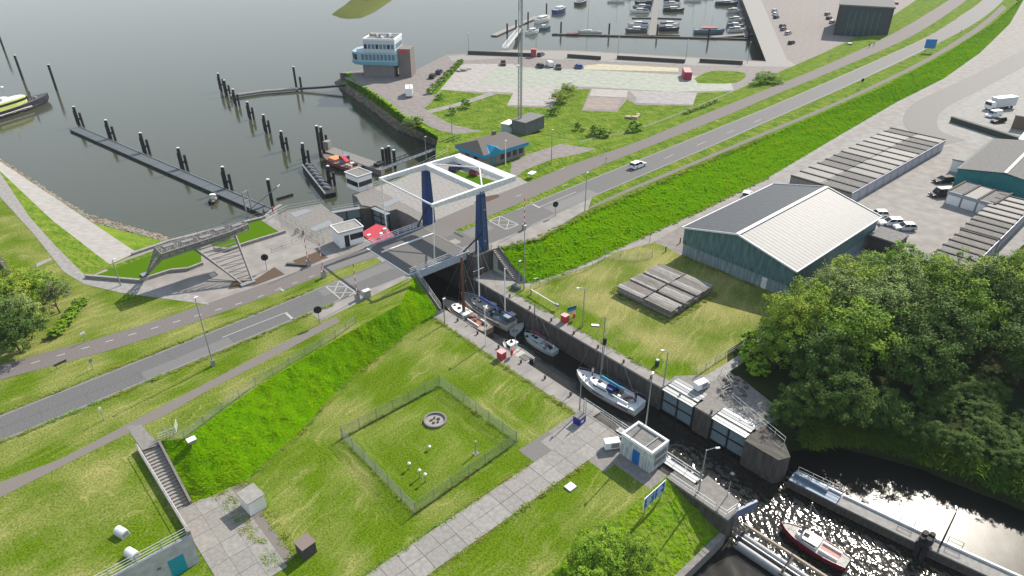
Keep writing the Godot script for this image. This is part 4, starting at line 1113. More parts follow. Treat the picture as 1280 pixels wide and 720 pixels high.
func motorboat(label: String, at: Vector3, yaw: float, L: float, bm: float, fr: float, o := {}) -> Node3D:
	var t := thing("motor_boat", label, "boat", at, yaw, o.get("group", ""))
	boat_hull(t, L, bm, fr, o.get("hull", M.hullwhite), o.get("deck", M.deck), o.get("stern", 0.85), 0.3)
	var c: float = o.get("cab", 0.34)
	var cx: float = L * o.get("cab_at", 0.0)
	if c > 0:
		part(B.new().prism(rounded(cx - L * c / 2, cx + L * c / 2, bm * 0.36, bm * 0.26), fr, fr + 1.15), "cabin", o.get("roof", M.hullwhite), t)
		part(B.new().prism(rounded(cx - L * c / 2 + 0.05, cx + L * c / 2 + 0.12, bm * 0.37, bm * 0.27), fr + 0.55, fr + 0.95), "windows", M.glass_dark, t)
		part(B.new().prism(rounded(cx - L * c / 2 - 0.2, cx + L * c / 2 - 0.1, bm * 0.38, bm * 0.27), fr + 1.15, fr + 1.25), "cabin_roof", o.get("top", M.hullwhite), t)
	if o.has("cover"): part(B.new().prism(rounded(-L * 0.46, -L * 0.14, bm * 0.4, bm * 0.38), fr, fr + 0.8), "canvas_cover", o.cover, t)
	else: part(B.new().box(Vector3(-L * 0.32, fr - 0.02, 0), Vector3(L * 0.26, 0.08, bm * 0.6)), "cockpit", M.timber, t)
	if o.get("outboard", false): part(B.new().box(Vector3(-L * 0.5 - 0.2, -0.2, 0), Vector3(0.45, 1.3, 0.4)), "outboard_motor", M.black, t)
	if o.has("mast"): part(B.new().rod(Vector3(L * 0.05, fr + 1.0, 0), Vector3(L * 0.05, o.mast, 0), 0.06, 5), "mast", M.galv, t)
	var rl := B.new()
	for s in [-1, 1]: rl.path([Vector3(0, fr + 0.75, s * bm * 0.46), Vector3(L * 0.3, fr * 1.2 + 0.7, s * bm * 0.3), Vector3(L * 0.48, fr * 1.3 + 0.7, 0)], 0.03, 4)
	part(rl, "bow_rail", M.galv, t)
	return t

func side_extrude(b: B, poly: Array, w: float, x0 := Vector3.ZERO):
	# a side outline (x forward, y up) given thickness w across z
	b.x = Transform3D(Basis(Vector3(1, 0, 0), Vector3(0, 0, -1), Vector3(0, 1, 0)), x0)
	b.prism(PackedVector2Array(poly), -w / 2, w / 2)
	b.x = Transform3D.IDENTITY
func car(label: String, at: Vector3, yaw: float, col: Material, kind := "hatch", group := "parked cars") -> Node3D:
	var t := thing("car" if kind != "van" else "van", label, "car" if kind != "van" else "van", at, yaw, group)
	var L: float = {"hatch": 4.2, "estate": 4.7, "van": 5.0, "pickup": 5.0}[kind]
	var h := L / 2
	var w := 1.8 if kind != "van" else 1.95
	var belt := 0.92 if kind != "van" else 1.1
	var roof: float = {"hatch": 1.46, "estate": 1.5, "van": 1.95, "pickup": 1.7}[kind]
	var b := B.new()
	side_extrude(b, [Vector2(-h, 0.35), Vector2(-h - 0.02, 0.75), Vector2(-h + 0.1, belt), Vector2(h * 0.42, belt), Vector2(h * 0.9, 0.78), Vector2(h, 0.6), Vector2(h, 0.32), Vector2(h * 0.8, 0.24), Vector2(-h * 0.85, 0.24)], w)
	part(b, "body", col, t)
	var bx := [-h + 0.08, h * 0.46]
	var tx := [-h + 0.5, h * 0.1]
	if kind == "estate": tx = [-h + 0.3, h * 0.08]
	if kind == "van":
		bx = [-h + 0.03, h * 0.62]
		tx = [-h + 0.08, h * 0.38]
	if kind == "pickup": bx = [-h + 1.7, h * 0.46]; tx = [-h + 1.9, h * 0.12]
	var g := B.new()
	var hb := w / 2 - 0.06
	var ht := w / 2 - 0.22
	var q := [Vector3(bx[0], belt, -hb), Vector3(bx[1], belt, -hb), Vector3(bx[1], belt, hb), Vector3(bx[0], belt, hb)]
	var p := [Vector3(tx[0], roof, -ht), Vector3(tx[1], roof, -ht), Vector3(tx[1], roof, ht), Vector3(tx[0], roof, ht)]
	for i in 4: g.quad(p[(i + 1) % 4], p[i], q[i], q[(i + 1) % 4])
	part(g, "windows" if kind != "van" else "upper_body", M.glass_dark if kind != "van" else col, t)
	if kind == "van":
		for s in [-1, 1]: part(B.new().box(Vector3(h * 0.28, belt + 0.15, s * (w / 2 - 0.13)), Vector3(0.8, 0.45, 0.08), 0, -0.2 * s), "side_window", M.glass_dark, t)
		part(B.new().bar(Vector3(h * 0.6, belt + 0.1, 0), Vector3(h * 0.44, roof - 0.15, 0), w * 0.8, 0.05), "windscreen", M.glass_dark, t)
	part(B.new().box(Vector3((tx[0] + tx[1]) / 2, roof - 0.02, 0), Vector3(tx[1] - tx[0] + 0.06, 0.06, ht * 2 + 0.04)), "roof", col, t)
	if kind != "van":
		var pl := B.new()
		for s in [-1, 1]:
			for k in [[0, 0], [1, 1]]: pl.bar(Vector3(bx[k[0]], belt, s * hb), Vector3(tx[k[1]], roof, s * ht), 0.09, 0.09)
			pl.bar(Vector3((bx[0] + bx[1]) / 2, belt, s * hb), Vector3((tx[0] + tx[1]) / 2, roof, s * ht), 0.1, 0.07)
		part(pl, "pillars", col, t)
	for i in 4:
		var wz := (w / 2 - 0.1) * (1 if i % 2 else -1)
		var wx := h * 0.62 * (1 if i < 2 else -1)
		var wh := part(B.new().rod(Vector3(wx, 0.32, wz - 0.11), Vector3(wx, 0.32, wz + 0.11), 0.32, 12), "wheel", M.rubber, t)
		part(B.new().rod(Vector3(wx, 0.32, wz - 0.125), Vector3(wx, 0.32, wz + 0.125), 0.19, 8), "rim", M.galv, wh)
	for s in [-1, 1]:
		part(B.new().box(Vector3(h - 0.06, 0.58, s * w * 0.36), Vector3(0.16, 0.14, 0.36)), "headlight", M.white, t)
		part(B.new().box(Vector3(-h + 0.04, 0.66, s * w * 0.38), Vector3(0.12, 0.2, 0.24)), "tail_light", paint(0.3, 0.01, 0.01), t)
		part(B.new().box(Vector3(h * 0.36, belt, s * (w / 2 + 0.06)), Vector3(0.14, 0.14, 0.16)), "mirror", col, t)
	return t

func capsule(p: Vector3, a: Vector3, b: Vector3, ra: float, rb: float) -> float:
	var d := b - a
	var s := clampf((p - a).dot(d) / d.length_squared(), 0, 1)
	return p.distance_to(a + d * s) - lerpf(ra, rb, s)
func person(label: String, at: Vector3, yaw: float, jacket: Color, trousers: Color, stride := 0.2, arm := 0.15):
	# one continuous body meshed from tapered limbs
	var bones := []
	var hip := Vector3(0, 0.92, 0)
	var add := func(a, b, ra, rb): bones.append([a, b, ra, rb])
	add.call(Vector3(0, 0.95, 0), Vector3(0, 1.38, 0.0), 0.15, 0.17)
	add.call(Vector3(0, 1.42, -0.15), Vector3(0, 1.42, 0.15), 0.085, 0.085)
	add.call(Vector3(0, 1.45, 0), Vector3(0.01, 1.56, 0), 0.06, 0.055)
	add.call(Vector3(0.02, 1.62, 0), Vector3(0.02, 1.69, 0), 0.10, 0.105)
	add.call(Vector3(0.1, 1.63, 0), Vector3(0.13, 1.61, 0), 0.03, 0.02)
	for s in [-1, 1]:
		var f: float = stride * s
		add.call(hip + Vector3(0, 0, 0.09 * s), Vector3(f * 0.6 + 0.03, 0.5, 0.1 * s), 0.1, 0.068)
		add.call(Vector3(f * 0.6 + 0.03, 0.5, 0.1 * s), Vector3(f, 0.08, 0.1 * s), 0.066, 0.045)
		add.call(Vector3(f - 0.03, 0.05, 0.1 * s), Vector3(f + 0.16, 0.04, 0.11 * s), 0.05, 0.04)
		add.call(Vector3(0, 1.41, 0.19 * s), Vector3(-f * 0.3, 1.14, 0.25 * s), 0.062, 0.05)
		add.call(Vector3(-f * 0.3, 1.14, 0.25 * s), Vector3(-f * 0.5 + arm, 0.9, 0.24 * s), 0.046, 0.035)
		add.call(Vector3(-f * 0.5 + arm, 0.9, 0.24 * s), Vector3(-f * 0.5 + arm + 0.03, 0.8, 0.24 * s), 0.042, 0.03)
	var c := 0.045
	var o := Vector3(-0.5, -0.05, -0.42)
	var n := Vector3i(24, 42, 19)
	var field := PackedFloat32Array()
	field.resize(n.x * n.y * n.z)
	var k := 0
	for i in n.x:
		for j in n.y:
			for l in n.z:
				var p := o + Vector3(i, j, l) * c
				var d := 9.0
				for bn in bones:
					var e := capsule(p, bn[0], bn[1], bn[2], bn[3])
					var h := maxf(0.05 - absf(d - e), 0.0) / 0.05
					d = minf(d, e) - h * h * 0.0125
				field[k] = d
				k += 1
	var at_ := func(i, j, l): return field[(i * n.y + j) * n.z + l]
	var vs := {}
	for i in n.x - 1:
		for j in n.y - 1:
			for l in n.z - 1:
				var sum := Vector3.ZERO
				var cnt := 0
				for e in [[0, 0, 0, 0], [0, 1, 0, 0], [0, 0, 1, 0], [0, 1, 1, 0], [1, 0, 0, 0], [1, 1, 0, 0], [1, 0, 1, 0], [1, 1, 1, 0], [2, 0, 0, 0], [2, 1, 0, 0], [2, 0, 1, 0], [2, 1, 1, 0]]:
					var u := Vector3i.ZERO
					var w := Vector3i.ZERO
					var ax := [[1, 2], [0, 2], [0, 1]][e[0]] as Array
					u[ax[0]] = e[1]; u[ax[1]] = e[2]
					w = u
					w[e[0]] = 1
					var fa: float = at_.call(i + u.x, j + u.y, l + u.z)
					var fb: float = at_.call(i + w.x, j + w.y, l + w.z)
					if (fa < 0) != (fb < 0):
						sum += Vector3(u).lerp(Vector3(w), fa / (fa - fb))
						cnt += 1
				if cnt: vs[Vector3i(i, j, l)] = o + (Vector3(i, j, l) + sum / cnt) * c
	var b := B.new()
	b.tinted = true
	for i in range(1, n.x - 1):
		for j in range(1, n.y - 1):
			for l in range(1, n.z - 1):
				var f0: float = at_.call(i, j, l)
				for ax in 3:
					var w := Vector3i(i, j, l)
					w[ax] += 1
					var f1: float = at_.call(w.x, w.y, w.z)
					if (f0 < 0) == (f1 < 0): continue
					var a1 := Vector3i.ZERO
					var a2 := Vector3i.ZERO
					a1[(ax + 1) % 3] = 1; a2[(ax + 2) % 3] = 1
					var me := Vector3i(i, j, l)
					var q := [me, me - a1, me - a1 - a2, me - a2]
					var ok := true
					for x in q: ok = ok and vs.has(x)
					if not ok: continue
					var y: float = vs[me].y
					b.col = Color(0.02, 0.02, 0.02) if y < 0.09 else (trousers if y < 0.93 else (jacket if y < 1.5 else (Color(0.45, 0.28, 0.2) if y < 1.69 and vs[me].x > 0.0 else Color(0.05, 0.035, 0.025))))
					if y < 0.9 and absf(vs[me].z) > 0.19 and y > 0.75: b.col = Color(0.45, 0.28, 0.2)
					elif y > 0.85 and y < 0.95 and absf(vs[me].z) > 0.19: b.col = jacket
					if f0 < 0: b.quad(vs[q[3]], vs[q[2]], vs[q[1]], vs[q[0]])
					else: b.quad(vs[q[0]], vs[q[1]], vs[q[2]], vs[q[3]])
	if not M.has("person"):
		mt("person", 1, 1, 1, 0.9)
		M.person.vertex_color_use_as_albedo = true
	var me2 := inst("person", b.mesh(), M.person, self)
	me2.position = at; me2.rotation.y = yaw
	return tag(me2, label, "person")

func lamp_post(label: String, at: Vector3, h: float, arm: float, yaw: float, m: Material = null, box := false):
	var t := thing("street_lamp", label, "lamp post", at, yaw, "lamp posts")
	if m == null: m = M.galv
	part(B.new().rod(Vector3.ZERO, Vector3(0, h, 0), 0.11, 8, 0.06), "pole", m, t)
	if arm > 0: part(B.new().rod(Vector3(0, h - 0.05, 0), Vector3(arm, h + 0.25, 0), 0.045, 6), "arm", m, t)
	part(B.new().box(Vector3(arm + 0.15, h + 0.12, 0), Vector3(0.5, 0.1, 0.2)), "lamp_head", M.white, t)
	if box: part(B.new().box(Vector3(0, 0, 0), Vector3(0.5, 0.9, 0.4)), "junction_box", M.concrete_pale, t)
	return t
func pole_sign(label: String, at: Vector3, h: float, yaw: float, w: float, sh: float, face: Material, posts := 1):
	var t := thing("road_sign", label, "sign", at, yaw)
	for i in posts: part(B.new().rod(Vector3((i - (posts - 1) / 2.0) * w * 0.7, 0, 0), Vector3((i - (posts - 1) / 2.0) * w * 0.7, h, 0), 0.05, 6), "post", M.galv, t)
	part(B.new().box(Vector3(0, h - sh, 0.08), Vector3(w, sh, 0.06)), "sign_plate", face, t)
	part(B.new().box(Vector3(0, h - sh + 0.02, 0.04), Vector3(w - 0.04, sh - 0.04, 0.04)), "sign_back", M.steel_grey, t)
	return t
func words(t: Node, s: String, at: Vector3, size: float, m: Material, yaw := 0.0):
	var tm := TextMesh.new()
	var f := SystemFont.new()
	f.font_names = PackedStringArray(["Droid Sans"])
	tm.font = f; tm.text = s; tm.font_size = 64; tm.pixel_size = size / 64.0; tm.depth = 0.02
	var o := inst("lettering", tm, m, t)
	o.position = at; o.rotation.y = yaw
	return o
func mooring_pile(label: String, at: Vector3, h: float, twin := true, cap := true, group := "black mooring piles"):
	var t := thing("mooring_pile", label, "mooring pile", at, 0, group)
	part(B.new().rod(Vector3(0, -1, 0), Vector3(0, h, 0), 0.42, 8), "pile", M.pile, t)
	if cap: part(B.new().rod(Vector3(0, h, 0), Vector3(0, h + 0.18, 0), 0.46, 8, 0.3), "cap", M.white, t)
	if twin:
		part(B.new().rod(Vector3(0.95, -1, 0.5), Vector3(0.95, h * 0.68, 0.5), 0.36, 8), "pile", M.pile, t)
		part(B.new().box(Vector3(0.5, h * 0.35, 0.3), Vector3(1.3, 0.35, 1.0)), "tie_block", M.black, t)
		part(B.new().box(Vector3(-0.45, h * 0.1, 0), Vector3(0.25, h * 0.7, 0.5)), "fender", M.black, t)
	return t

# ---- trees ----
var crowns := []
var leafm: StandardMaterial3D
func crown_mesh(sd: int, clumps: int, per: int, rx: float, ry: float, leaf: float, tone: Array, lumpy := 0.3) -> ArrayMesh:
	var r := RandomNumberGenerator.new()
	r.seed = sd
	var b := B.new()
	b.tinted = true
	for i in clumps:
		# clump centres fill the outer part of an uneven ellipsoid
		var u := r.randf() * TAU
		var w := r.randf_range(-0.75, 1.0)
		var dir := Vector3(cos(u) * sqrt(1 - w * w), w, sin(u) * sqrt(1 - w * w))
		var lump := 1.0 + lumpy * fn.get_noise_3d(dir.x * 1.7 + sd, dir.y * 1.7, dir.z * 1.7) * 2.0
		var rad := pow(r.randf(), 0.45) * lump
		var c := Vector3(dir.x * rx, dir.y * ry, dir.z * rx) * rad
		var mix := r.randf()
		var cr := r.randf_range(0.45, 0.95) * rx * 0.22
		for k in per:
			var d := Vector3(r.randfn(), r.randfn() * 0.7, r.randfn()) * 0.5 * cr
			var o := c + d
			var nrm := (Vector3(r.randfn(), r.randfn() + 1.2, r.randfn()) + dir * 1.2).normalized()
			var s := nrm.cross(Vector3(r.randfn(), r.randfn(), r.randfn())).normalized()
			var t := nrm.cross(s)
			var z := leaf * r.randf_range(0.6, 1.3)
			var m2 := clampf(mix + r.randf_range(-0.15, 0.15), 0, 1)
			b.col = Color(tone[0]).lerp(Color(tone[1]), m2)
			var p := [o - s * z, o + t * z * 0.55, o + s * z, o - t * z * 0.55]
			for v in [p[0], p[1], p[2], p[0], p[2], p[3]]: b.pt(v, nrm)
	return b.mesh()
func tree(called: String, label: String, at: Vector3, h: float, w: float, kind: int, group: String, trunk := 0.3, cat := "tree"):
	# w half width of the crown, h full height
	var t := thing(called, label, cat, at, rng.randf() * TAU, group)
	var th := h * trunk
	var b := B.new()
	var tr := clampf(h * 0.022, 0.04, 0.3)
	b.rod(Vector3(0, -0.3, 0), Vector3(0.02 * h, th, 0.01 * h), tr, 7, tr * 0.75)
	b.rod(Vector3(0.02 * h, th, 0.01 * h), Vector3(0.0, h * 0.8, 0.02 * h), tr * 0.75, 6, tr * 0.2)
	for i in 5:
		var a := i * 2.4 + rng.randf()
		b.rod(Vector3(0.015 * h, th * (0.9 + i * 0.25), 0.01 * h), Vector3(cos(a) * w * 0.7, th + (h - th) * (0.35 + 0.1 * i), sin(a) * w * 0.7), tr * 0.4, 5, tr * 0.1)
	part(b, "trunk", M.bark, t)
	var ry := (h - th * 0.75) / 2
	var c := inst("crown", crowns[kind].mesh, leafm, t)
	c.position = Vector3(0, h - ry * 1.02, 0)
	c.scale = Vector3(w / crowns[kind].rx, ry / crowns[kind].ry, w / crowns[kind].rx)
	return t
func make_crowns():
	leafm = mt("leaves", 1, 1, 1, 0.75)
	leafm.metallic_specular = 0.25
	leafm.vertex_color_use_as_albedo = true
	leafm.backlight = Color(0.9, 1.0, 0.35)
	var a := [[Color(0.085, 0.17, 0.013), Color(0.21, 0.31, 0.026)], [Color(0.14, 0.23, 0.016), Color(0.28, 0.35, 0.038)], [Color(0.12, 0.19, 0.05), Color(0.24, 0.30, 0.085)], [Color(0.04, 0.085, 0.014), Color(0.085, 0.14, 0.024)], [Color(0.11, 0.22, 0.012), Color(0.2, 0.32, 0.025)]]
	for i in 5:
		crowns.append({"mesh": crown_mesh(100 + i, 170, 64, 4.0, 4.0, 0.16, a[i], 0.42), "rx": 4.0, "ry": 4.0})
	# small bush crowns
	crowns.append({"mesh": crown_mesh(120, 45, 26, 1.0, 1.0, 0.14, a[0], 0.3), "rx": 1.0, "ry": 1.0})
	crowns.append({"mesh": crown_mesh(121, 45, 26, 1.0, 1.0, 0.14, a[4], 0.3), "rx": 1.0, "ry": 1.0})
	# open, twiggy crown
	crowns.append({"mesh": crown_mesh(122, 90, 26, 4.0, 4.0, 0.22, [Color(0.12, 0.12, 0.07), Color(0.13, 0.19, 0.05)], 0.4), "rx": 4.0, "ry": 4.0})

func mid_yaw(a: Vector3, b: Vector3) -> Array:
	# from stern a to bow b
	return [(a + b) / 2, atan2(-(b.z - a.z), b.x - a.x)]

func field_things():
	# round pit
	var t := thing("concrete_pit", "round concrete pit ring inside the square fenced lawn", "pit", Vector3(38.07, 0, -57.26))
	var rows := []
	for s in [[1.5, -0.05], [1.5, 0.28], [1.3, 0.28], [1.3, 0.03]]:
		var l := []
		for i in 28: l.append(Vector3(cos(TAU * i / 28) * s[0], s[1], -sin(TAU * i / 28) * s[0]))
		rows.append(l)
	rows.reverse()
	part(B.new().loft(rows, true, false), "ring", M.concrete, t)
	part(B.new().rod(Vector3(0, 0.0, 0), Vector3(0, 0.04, 0), 1.32, 24), "floor", M.concrete_pale, t)
	for i in 6: part(B.new().box(Vector3(0.5 * cos(i * 1.3), 0.08, 0.5 * sin(i * 1.3)), Vector3(0.35, 0.12, 0.2), i), "debris", M.soil, t)
	for a in [[Vector3(30.7, 0, -52.42), 0.9, "short white mushroom vent alone near the pit fence lawn centre"], [Vector3(30.81, 0, -50.43), 1.2, "tall white mushroom vent left of its close twin"], [Vector3(30.93, 0, -49.47), 1.2, "tall white mushroom vent right of its close twin"], [Vector3(38.23, 0, -49.07), 2.0, "thin steel post on a small slab inside fenced lawn"], [Vector3(34.4, 0, -53.45), 0.5, "small grey stub pipe in the middle of fenced lawn"]]:
		var v := thing("vent_pipe", a[2], "vent pipe", a[0])
		part(B.new().rod(Vector3.ZERO, Vector3(0, a[1], 0), 0.07, 6), "pipe", M.galv, v)
		part(B.new().ball(Vector3(0, a[1], 0), Vector3(0.22, 0.16, 0.22) if a[1] < 1.9 else Vector3(0.1, 0.1, 0.1)), "cap", M.white, v)
		if a[1] > 1.9: part(B.new().box(Vector3(0, 0, 0), Vector3(0.8, 0.06, 0.6)), "base_slab", M.concrete, v)
	# white electrical cabinet, dark box
	t = thing("equipment_cabinet", "white flat roofed equipment cabinet on weedy gravel beside slab yard", "cabinet", Vector3(14.4, 0, -59.4), 0.08)
	part(B.new().box(Vector3.ZERO, Vector3(1.9, 1.9, 2.3)), "housing", M.white, t)
	part(B.new().box(Vector3(0, 1.9, 0), Vector3(2.1, 0.1, 2.5)), "lid", M.concrete_pale, t)
	part(B.new().box(Vector3(0.2, 0.15, 1.15), Vector3(0.9, 1.6, 0.05)), "door", M.hullwhite, t)
	part(B.new().rod(Vector3(0.9, 0, 1.4), Vector3(1.2, 2.4, 1.5), 0.03, 5), "stay_pole", M.galv, t)
	t = thing("equipment_box", "dark brown square equipment box on the mown grass", "box", Vector3(15.9, 0, -49.7), 0.1)
	part(B.new().box(Vector3.ZERO, Vector3(1.5, 1.6, 1.5)), "housing", mt("dark_box", 0.09, 0.08, 0.085, 0.8, "fine", 2.0), t)
	part(B.new().box(Vector3(0, 1.6, 0), Vector3(1.66, 0.1, 1.66)), "lid", mt("brown_lid", 0.24, 0.19, 0.17, 0.8, "fine", 2.0), t)
	part(B.new().box(Vector3(0, 0.2, 0.76), Vector3(1.1, 1.2, 0.04)), "door", M.dark_box, t)
	for a in [[Vector3(2.1, 4, -60.78), "rounded silver vent housing farther from the terrace edge"], [Vector3(2.07, 4, -57.35), "rounded silver vent housing close to the terrace railing"]]:
		t = thing("vent_housing", a[1], "vent housing", a[0], 0.35, "silver vent housings")
		var b := B.new()
		var ps := [Vector2(-0.5, 0)]
		for i in 9: ps.append(Vector2(-0.5 * cos(PI * i / 8), 0.55 + 0.42 * sin(PI * i / 8)))
		ps.append(Vector2(0.5, 0))
		side_extrude(b, ps, 1.5)
		t.scale = Vector3.ONE * 0.82
		part(b, "hood", M.steel_white, t)
		part(B.new().box(Vector3(0, 0.1, 0.76), Vector3(0.8, 0.6, 0.04)), "louvre", M.steel_grey, t)
		part(B.new().box(Vector3(0, -0.02, 0), Vector3(1.2, 0.1, 1.7)), "plinth", M.concrete, t)
	t = thing("hatch_cover", "pale square hatch cover lying in the grass below slab path", "hatch", Vector3(42.9, 0, -37.52))
	part(B.new().box(Vector3(0, 0, 0), Vector3(1.25, 0.12, 1.1)), "frame", M.concrete, t)
	part(B.new().box(Vector3(0, 0.12, 0), Vector3(1.1, 0.05, 0.95)), "cover", M.steel_white, t)
	t = thing("hatch_cover", "small white hatch cover on top of the western embankment", "hatch", Vector3(12.19, 4, -69.59))
	part(B.new().box(Vector3(0, 0, 0), Vector3(0.9, 0.35, 0.7)), "frame", M.concrete_pale, t)
	part(B.new().box(Vector3(0, 0.35, 0), Vector3(1.0, 0.06, 0.8)), "cover", M.white, t)
	t = thing("hatch_cover", "small white hatch cover at the foot of eastern embankment", "hatch", Vector3(73.76, 0, -75.75))
	part(B.new().box(Vector3(0, 0, 0), Vector3(1.2, 0.3, 1.1)), "frame", M.concrete_pale, t)
	part(B.new().box(Vector3(0, 0.3, 0), Vector3(1.3, 0.06, 1.2)), "cover", M.white, t)
	t = thing("hatch_cover", "long pale plate lying in grass beside eastern quay", "hatch", Vector3(70.35, 0, -58.39))
	part(B.new().box(Vector3(0, 0, 0), Vector3(0.6, 0.1, 1.3), 0.7), "frame", M.concrete_pale, t)
	part(B.new().box(Vector3(0, 0.1, 0), Vector3(0.5, 0.04, 1.2), 0.7), "cover", M.white, t)
	# red rescue posts
	for a in [[Vector3(53.53, 0, -61.75), "western"], [Vector3(67.6, 0, -62.43), "eastern"]]:
		t = thing("rescue_cabinet", "red safety cabinet standing on the %s lock quay" % a[1], "cabinet", a[0], 0.05, "red rescue posts")
		part(B.new().box(Vector3.ZERO, Vector3(1.0, 1.25, 1.0)), "housing", paint(0.45, 0.035, 0.06), t)
		part(B.new().box(Vector3(0, 1.25, 0), Vector3(1.06, 0.06, 1.06)), "lid", paint(0.75, 0.33, 0.33), t)
		t = thing("lifebuoy_post", "small red lifebuoy post beside the red cabinet on %s quay" % a[1], "lifebuoy post", a[0] + Vector3(1.35, 0, 0.75), 0.6)
		part(B.new().rod(Vector3.ZERO, Vector3(0, 1.1, 0), 0.05, 6), "post", M.galv, t)
		var rr := []
		for i in 17:
			var l := []
			for j in 6: l.append(Vector3((0.34 + 0.1 * cos(TAU * j / 6)) * cos(TAU * i / 16), 0.95 + (0.34 + 0.1 * cos(TAU * j / 6)) * sin(TAU * i / 16), 0.1 * sin(TAU * j / 6) + 0.1))
			rr.append(l)
		part(B.new().loft(rr, true), "lifebuoy", paint(0.5, 0.02, 0.04), t)
		part(B.new().box(Vector3(0, 0.55, -0.05), Vector3(0.9, 0.85, 0.1)), "back_plate", paint(0.4, 0.02, 0.04), t)
	t = thing("waste_container", "deep blue lidded container with grey top beside the quay", "container", Vector3(51.81, 0, -44.47), 0.1)
	part(B.new().box(Vector3.ZERO, Vector3(1.3, 1.15, 1.1)), "bin", paint(0.015, 0.02, 0.25), t)
	part(B.new().box(Vector3(0, 1.15, 0), Vector3(1.36, 0.1, 1.16)), "lid", M.roofing_pale, t)
	part(B.new().box(Vector3(-0.1, 0.45, 0.555), Vector3(0.5, 0.3, 0.02)), "label_plate", M.white, t)
	t = thing("waste_container", "small dark green litter bin on grass of eastern quay", "container", Vector3(69.16, 0, -45.31))
	part(B.new().rod(Vector3.ZERO, Vector3(0, 1.0, 0), 0.32, 10), "bin", mt("bin_green", 0.015, 0.05, 0.035, 0.6), t)
	part(B.new().rod(Vector3(0, 1.0, 0), Vector3(0, 1.1, 0), 0.34, 10, 0.2), "lid", M.steel_white, t)
	t = thing("ladder_frame", "tall white ladder frame standing beside the blue container", "frame", Vector3(52.61, 0, -44.37))
	for s in [-0.2, 0.2]: part(B.new().rod(Vector3(s, 0, 0), Vector3(s, 3.4, 0), 0.05, 5), "upright", M.galv, t)
	for i in 9: part(B.new().rod(Vector3(-0.2, 0.4 + i * 0.35, 0), Vector3(0.2, 0.4 + i * 0.35, 0), 0.03, 4), "rung", M.white, t)
	# pump house
	t = thing("pump_house", "white flat roofed pump house with a bright blue door", "building", Vector3(53.0, 0.012, -35.0), 0.0)
	part(B.new().box(Vector3.ZERO, Vector3(3.2, 2.9, 4.6)), "wall", mt("pump_wall", 0.62, 0.66, 0.68, 0.7, "streak", 4.0), t)
	var rf := part(B.new().box(Vector3(0, 2.9, 0), Vector3(2.9, 0.1, 4.3)), "roof", M.roofing_pale, t)
	for s in [-1, 1]:
		part(B.new().box(Vector3(s * 1.5, 2.9, 0), Vector3(0.24, 0.4, 4.64)), "parapet", M.white, rf)
		part(B.new().box(Vector3(0, 2.9, s * 2.2), Vector3(2.75, 0.4, 0.24)), "parapet", M.white, rf)
	part(B.new().box(Vector3(0, 2.9, 1.0), Vector3(2.75, 0.3, 0.12)), "roof_divider", M.steel_grey, rf)
	var door := part(B.new().box(Vector3(-1.61, 0, 0.1), Vector3(0.06, 2.1, 1.0)), "door", paint(0.0, 0.13, 0.42), t)
	part(B.new().box(Vector3(-1.66, 1.0, 0.45), Vector3(0.05, 0.12, 0.06)), "handle", M.galv, door)
	for i in 2: part(B.new().box(Vector3(0.2, 0.7 + i * 1.1, 2.31), Vector3(2.2, 0.7, 0.06)), "louvre", M.roofing, t)
	# trailers / generator boxes
	for a in [[Vector3(51.31, 0.01, -38.58), "white generator box on the slabs beside the pump house", -0.55], [Vector3(69.29, 0.03, -37.97), "white generator box on eastern quay beside rubble", -0.2]]:
		t = thing("generator_box", a[1], "generator", a[0], a[2], "white generator boxes")
		part(B.new().box(Vector3(0, 0.3, 0), Vector3(1.9, 1.0, 1.0)), "housing", M.white, t)
		part(B.new().box(Vector3(0, 0, 0), Vector3(1.7, 0.3, 0.8)), "skid", M.steel_grey, t)
		part(B.new().box(Vector3(1.2, 0.0, 0.1), Vector3(0.5, 0.7, 0.5)), "motor", M.galv, t)
		part(B.new().box(Vector3(0.3, 0.45, 0.51), Vector3(1.0, 0.7, 0.03)), "side_panel", M.steel_grey, t)
	# beam stack on the eastern field
	t = thing("beam_stack", "large flat stack of weathered grey timber lock beams", "timber stack", Vector3(86.6, 0, -57.2), 0.02)
	var tone := [M.timber, mt("timber_pale", 0.38, 0.36, 0.345, 0.9, "streak", 4.0), mt("timber_mid", 0.30, 0.28, 0.27, 0.9, "streak", 3.0), mt("timber_brown", 0.22, 0.195, 0.175, 0.9, "streak", 5.0)]
	for j in 4: part(B.new().box(Vector3(0, 0.0, -5.0 + j * 3.3), Vector3(12.0, 0.32, 0.4)), "bearer", M.timber_dark, t)
	for l in 3:
		for i in 20:
			if l == 2 and i in [5, 11]: continue
			for j in 2:
				var len_ := 5.55 - rng.randf() * 0.25
				var b := B.new()
				b.box(Vector3(-5.8 + i * 0.61, 0.34 + l * 0.4, -2.85 + j * 5.7 + rng.randf_range(-0.12, 0.12)), Vector3(0.565, 0.36, len_), rng.randf_range(-0.006, 0.006))
				part(b, "beam", tone[(i * 7 + j * 2 + l + i / 4) % 4], t)
	# eastern field small things
	t = thing("boom_pole", "long white pole resting horizontally over grass by eastern quay", "pole", Vector3(69.42, 0, -72.2))
	var bd: Vector3 = Vector3(69.21, 0, -65.83) - Vector3(69.42, 0, -72.2)
	part(B.new().rod(Vector3(0, 0.9, 0), bd + Vector3(0, 0.9, 0), 0.12, 8, 0.09), "boom", M.white, t)
	part(B.new().rod(Vector3.ZERO, Vector3(0, 1.0, 0), 0.14, 6), "pivot_post", M.galv, t)
	part(B.new().box(bd + Vector3(0, 0.7, 0), Vector3(0.4, 0.4, 0.7)), "end_block", M.galv, t)
	t = thing("information_board", "blue and teal information board on grass by red cabinet", "sign", Vector3(69.39, 0, -62.72), -0.25)
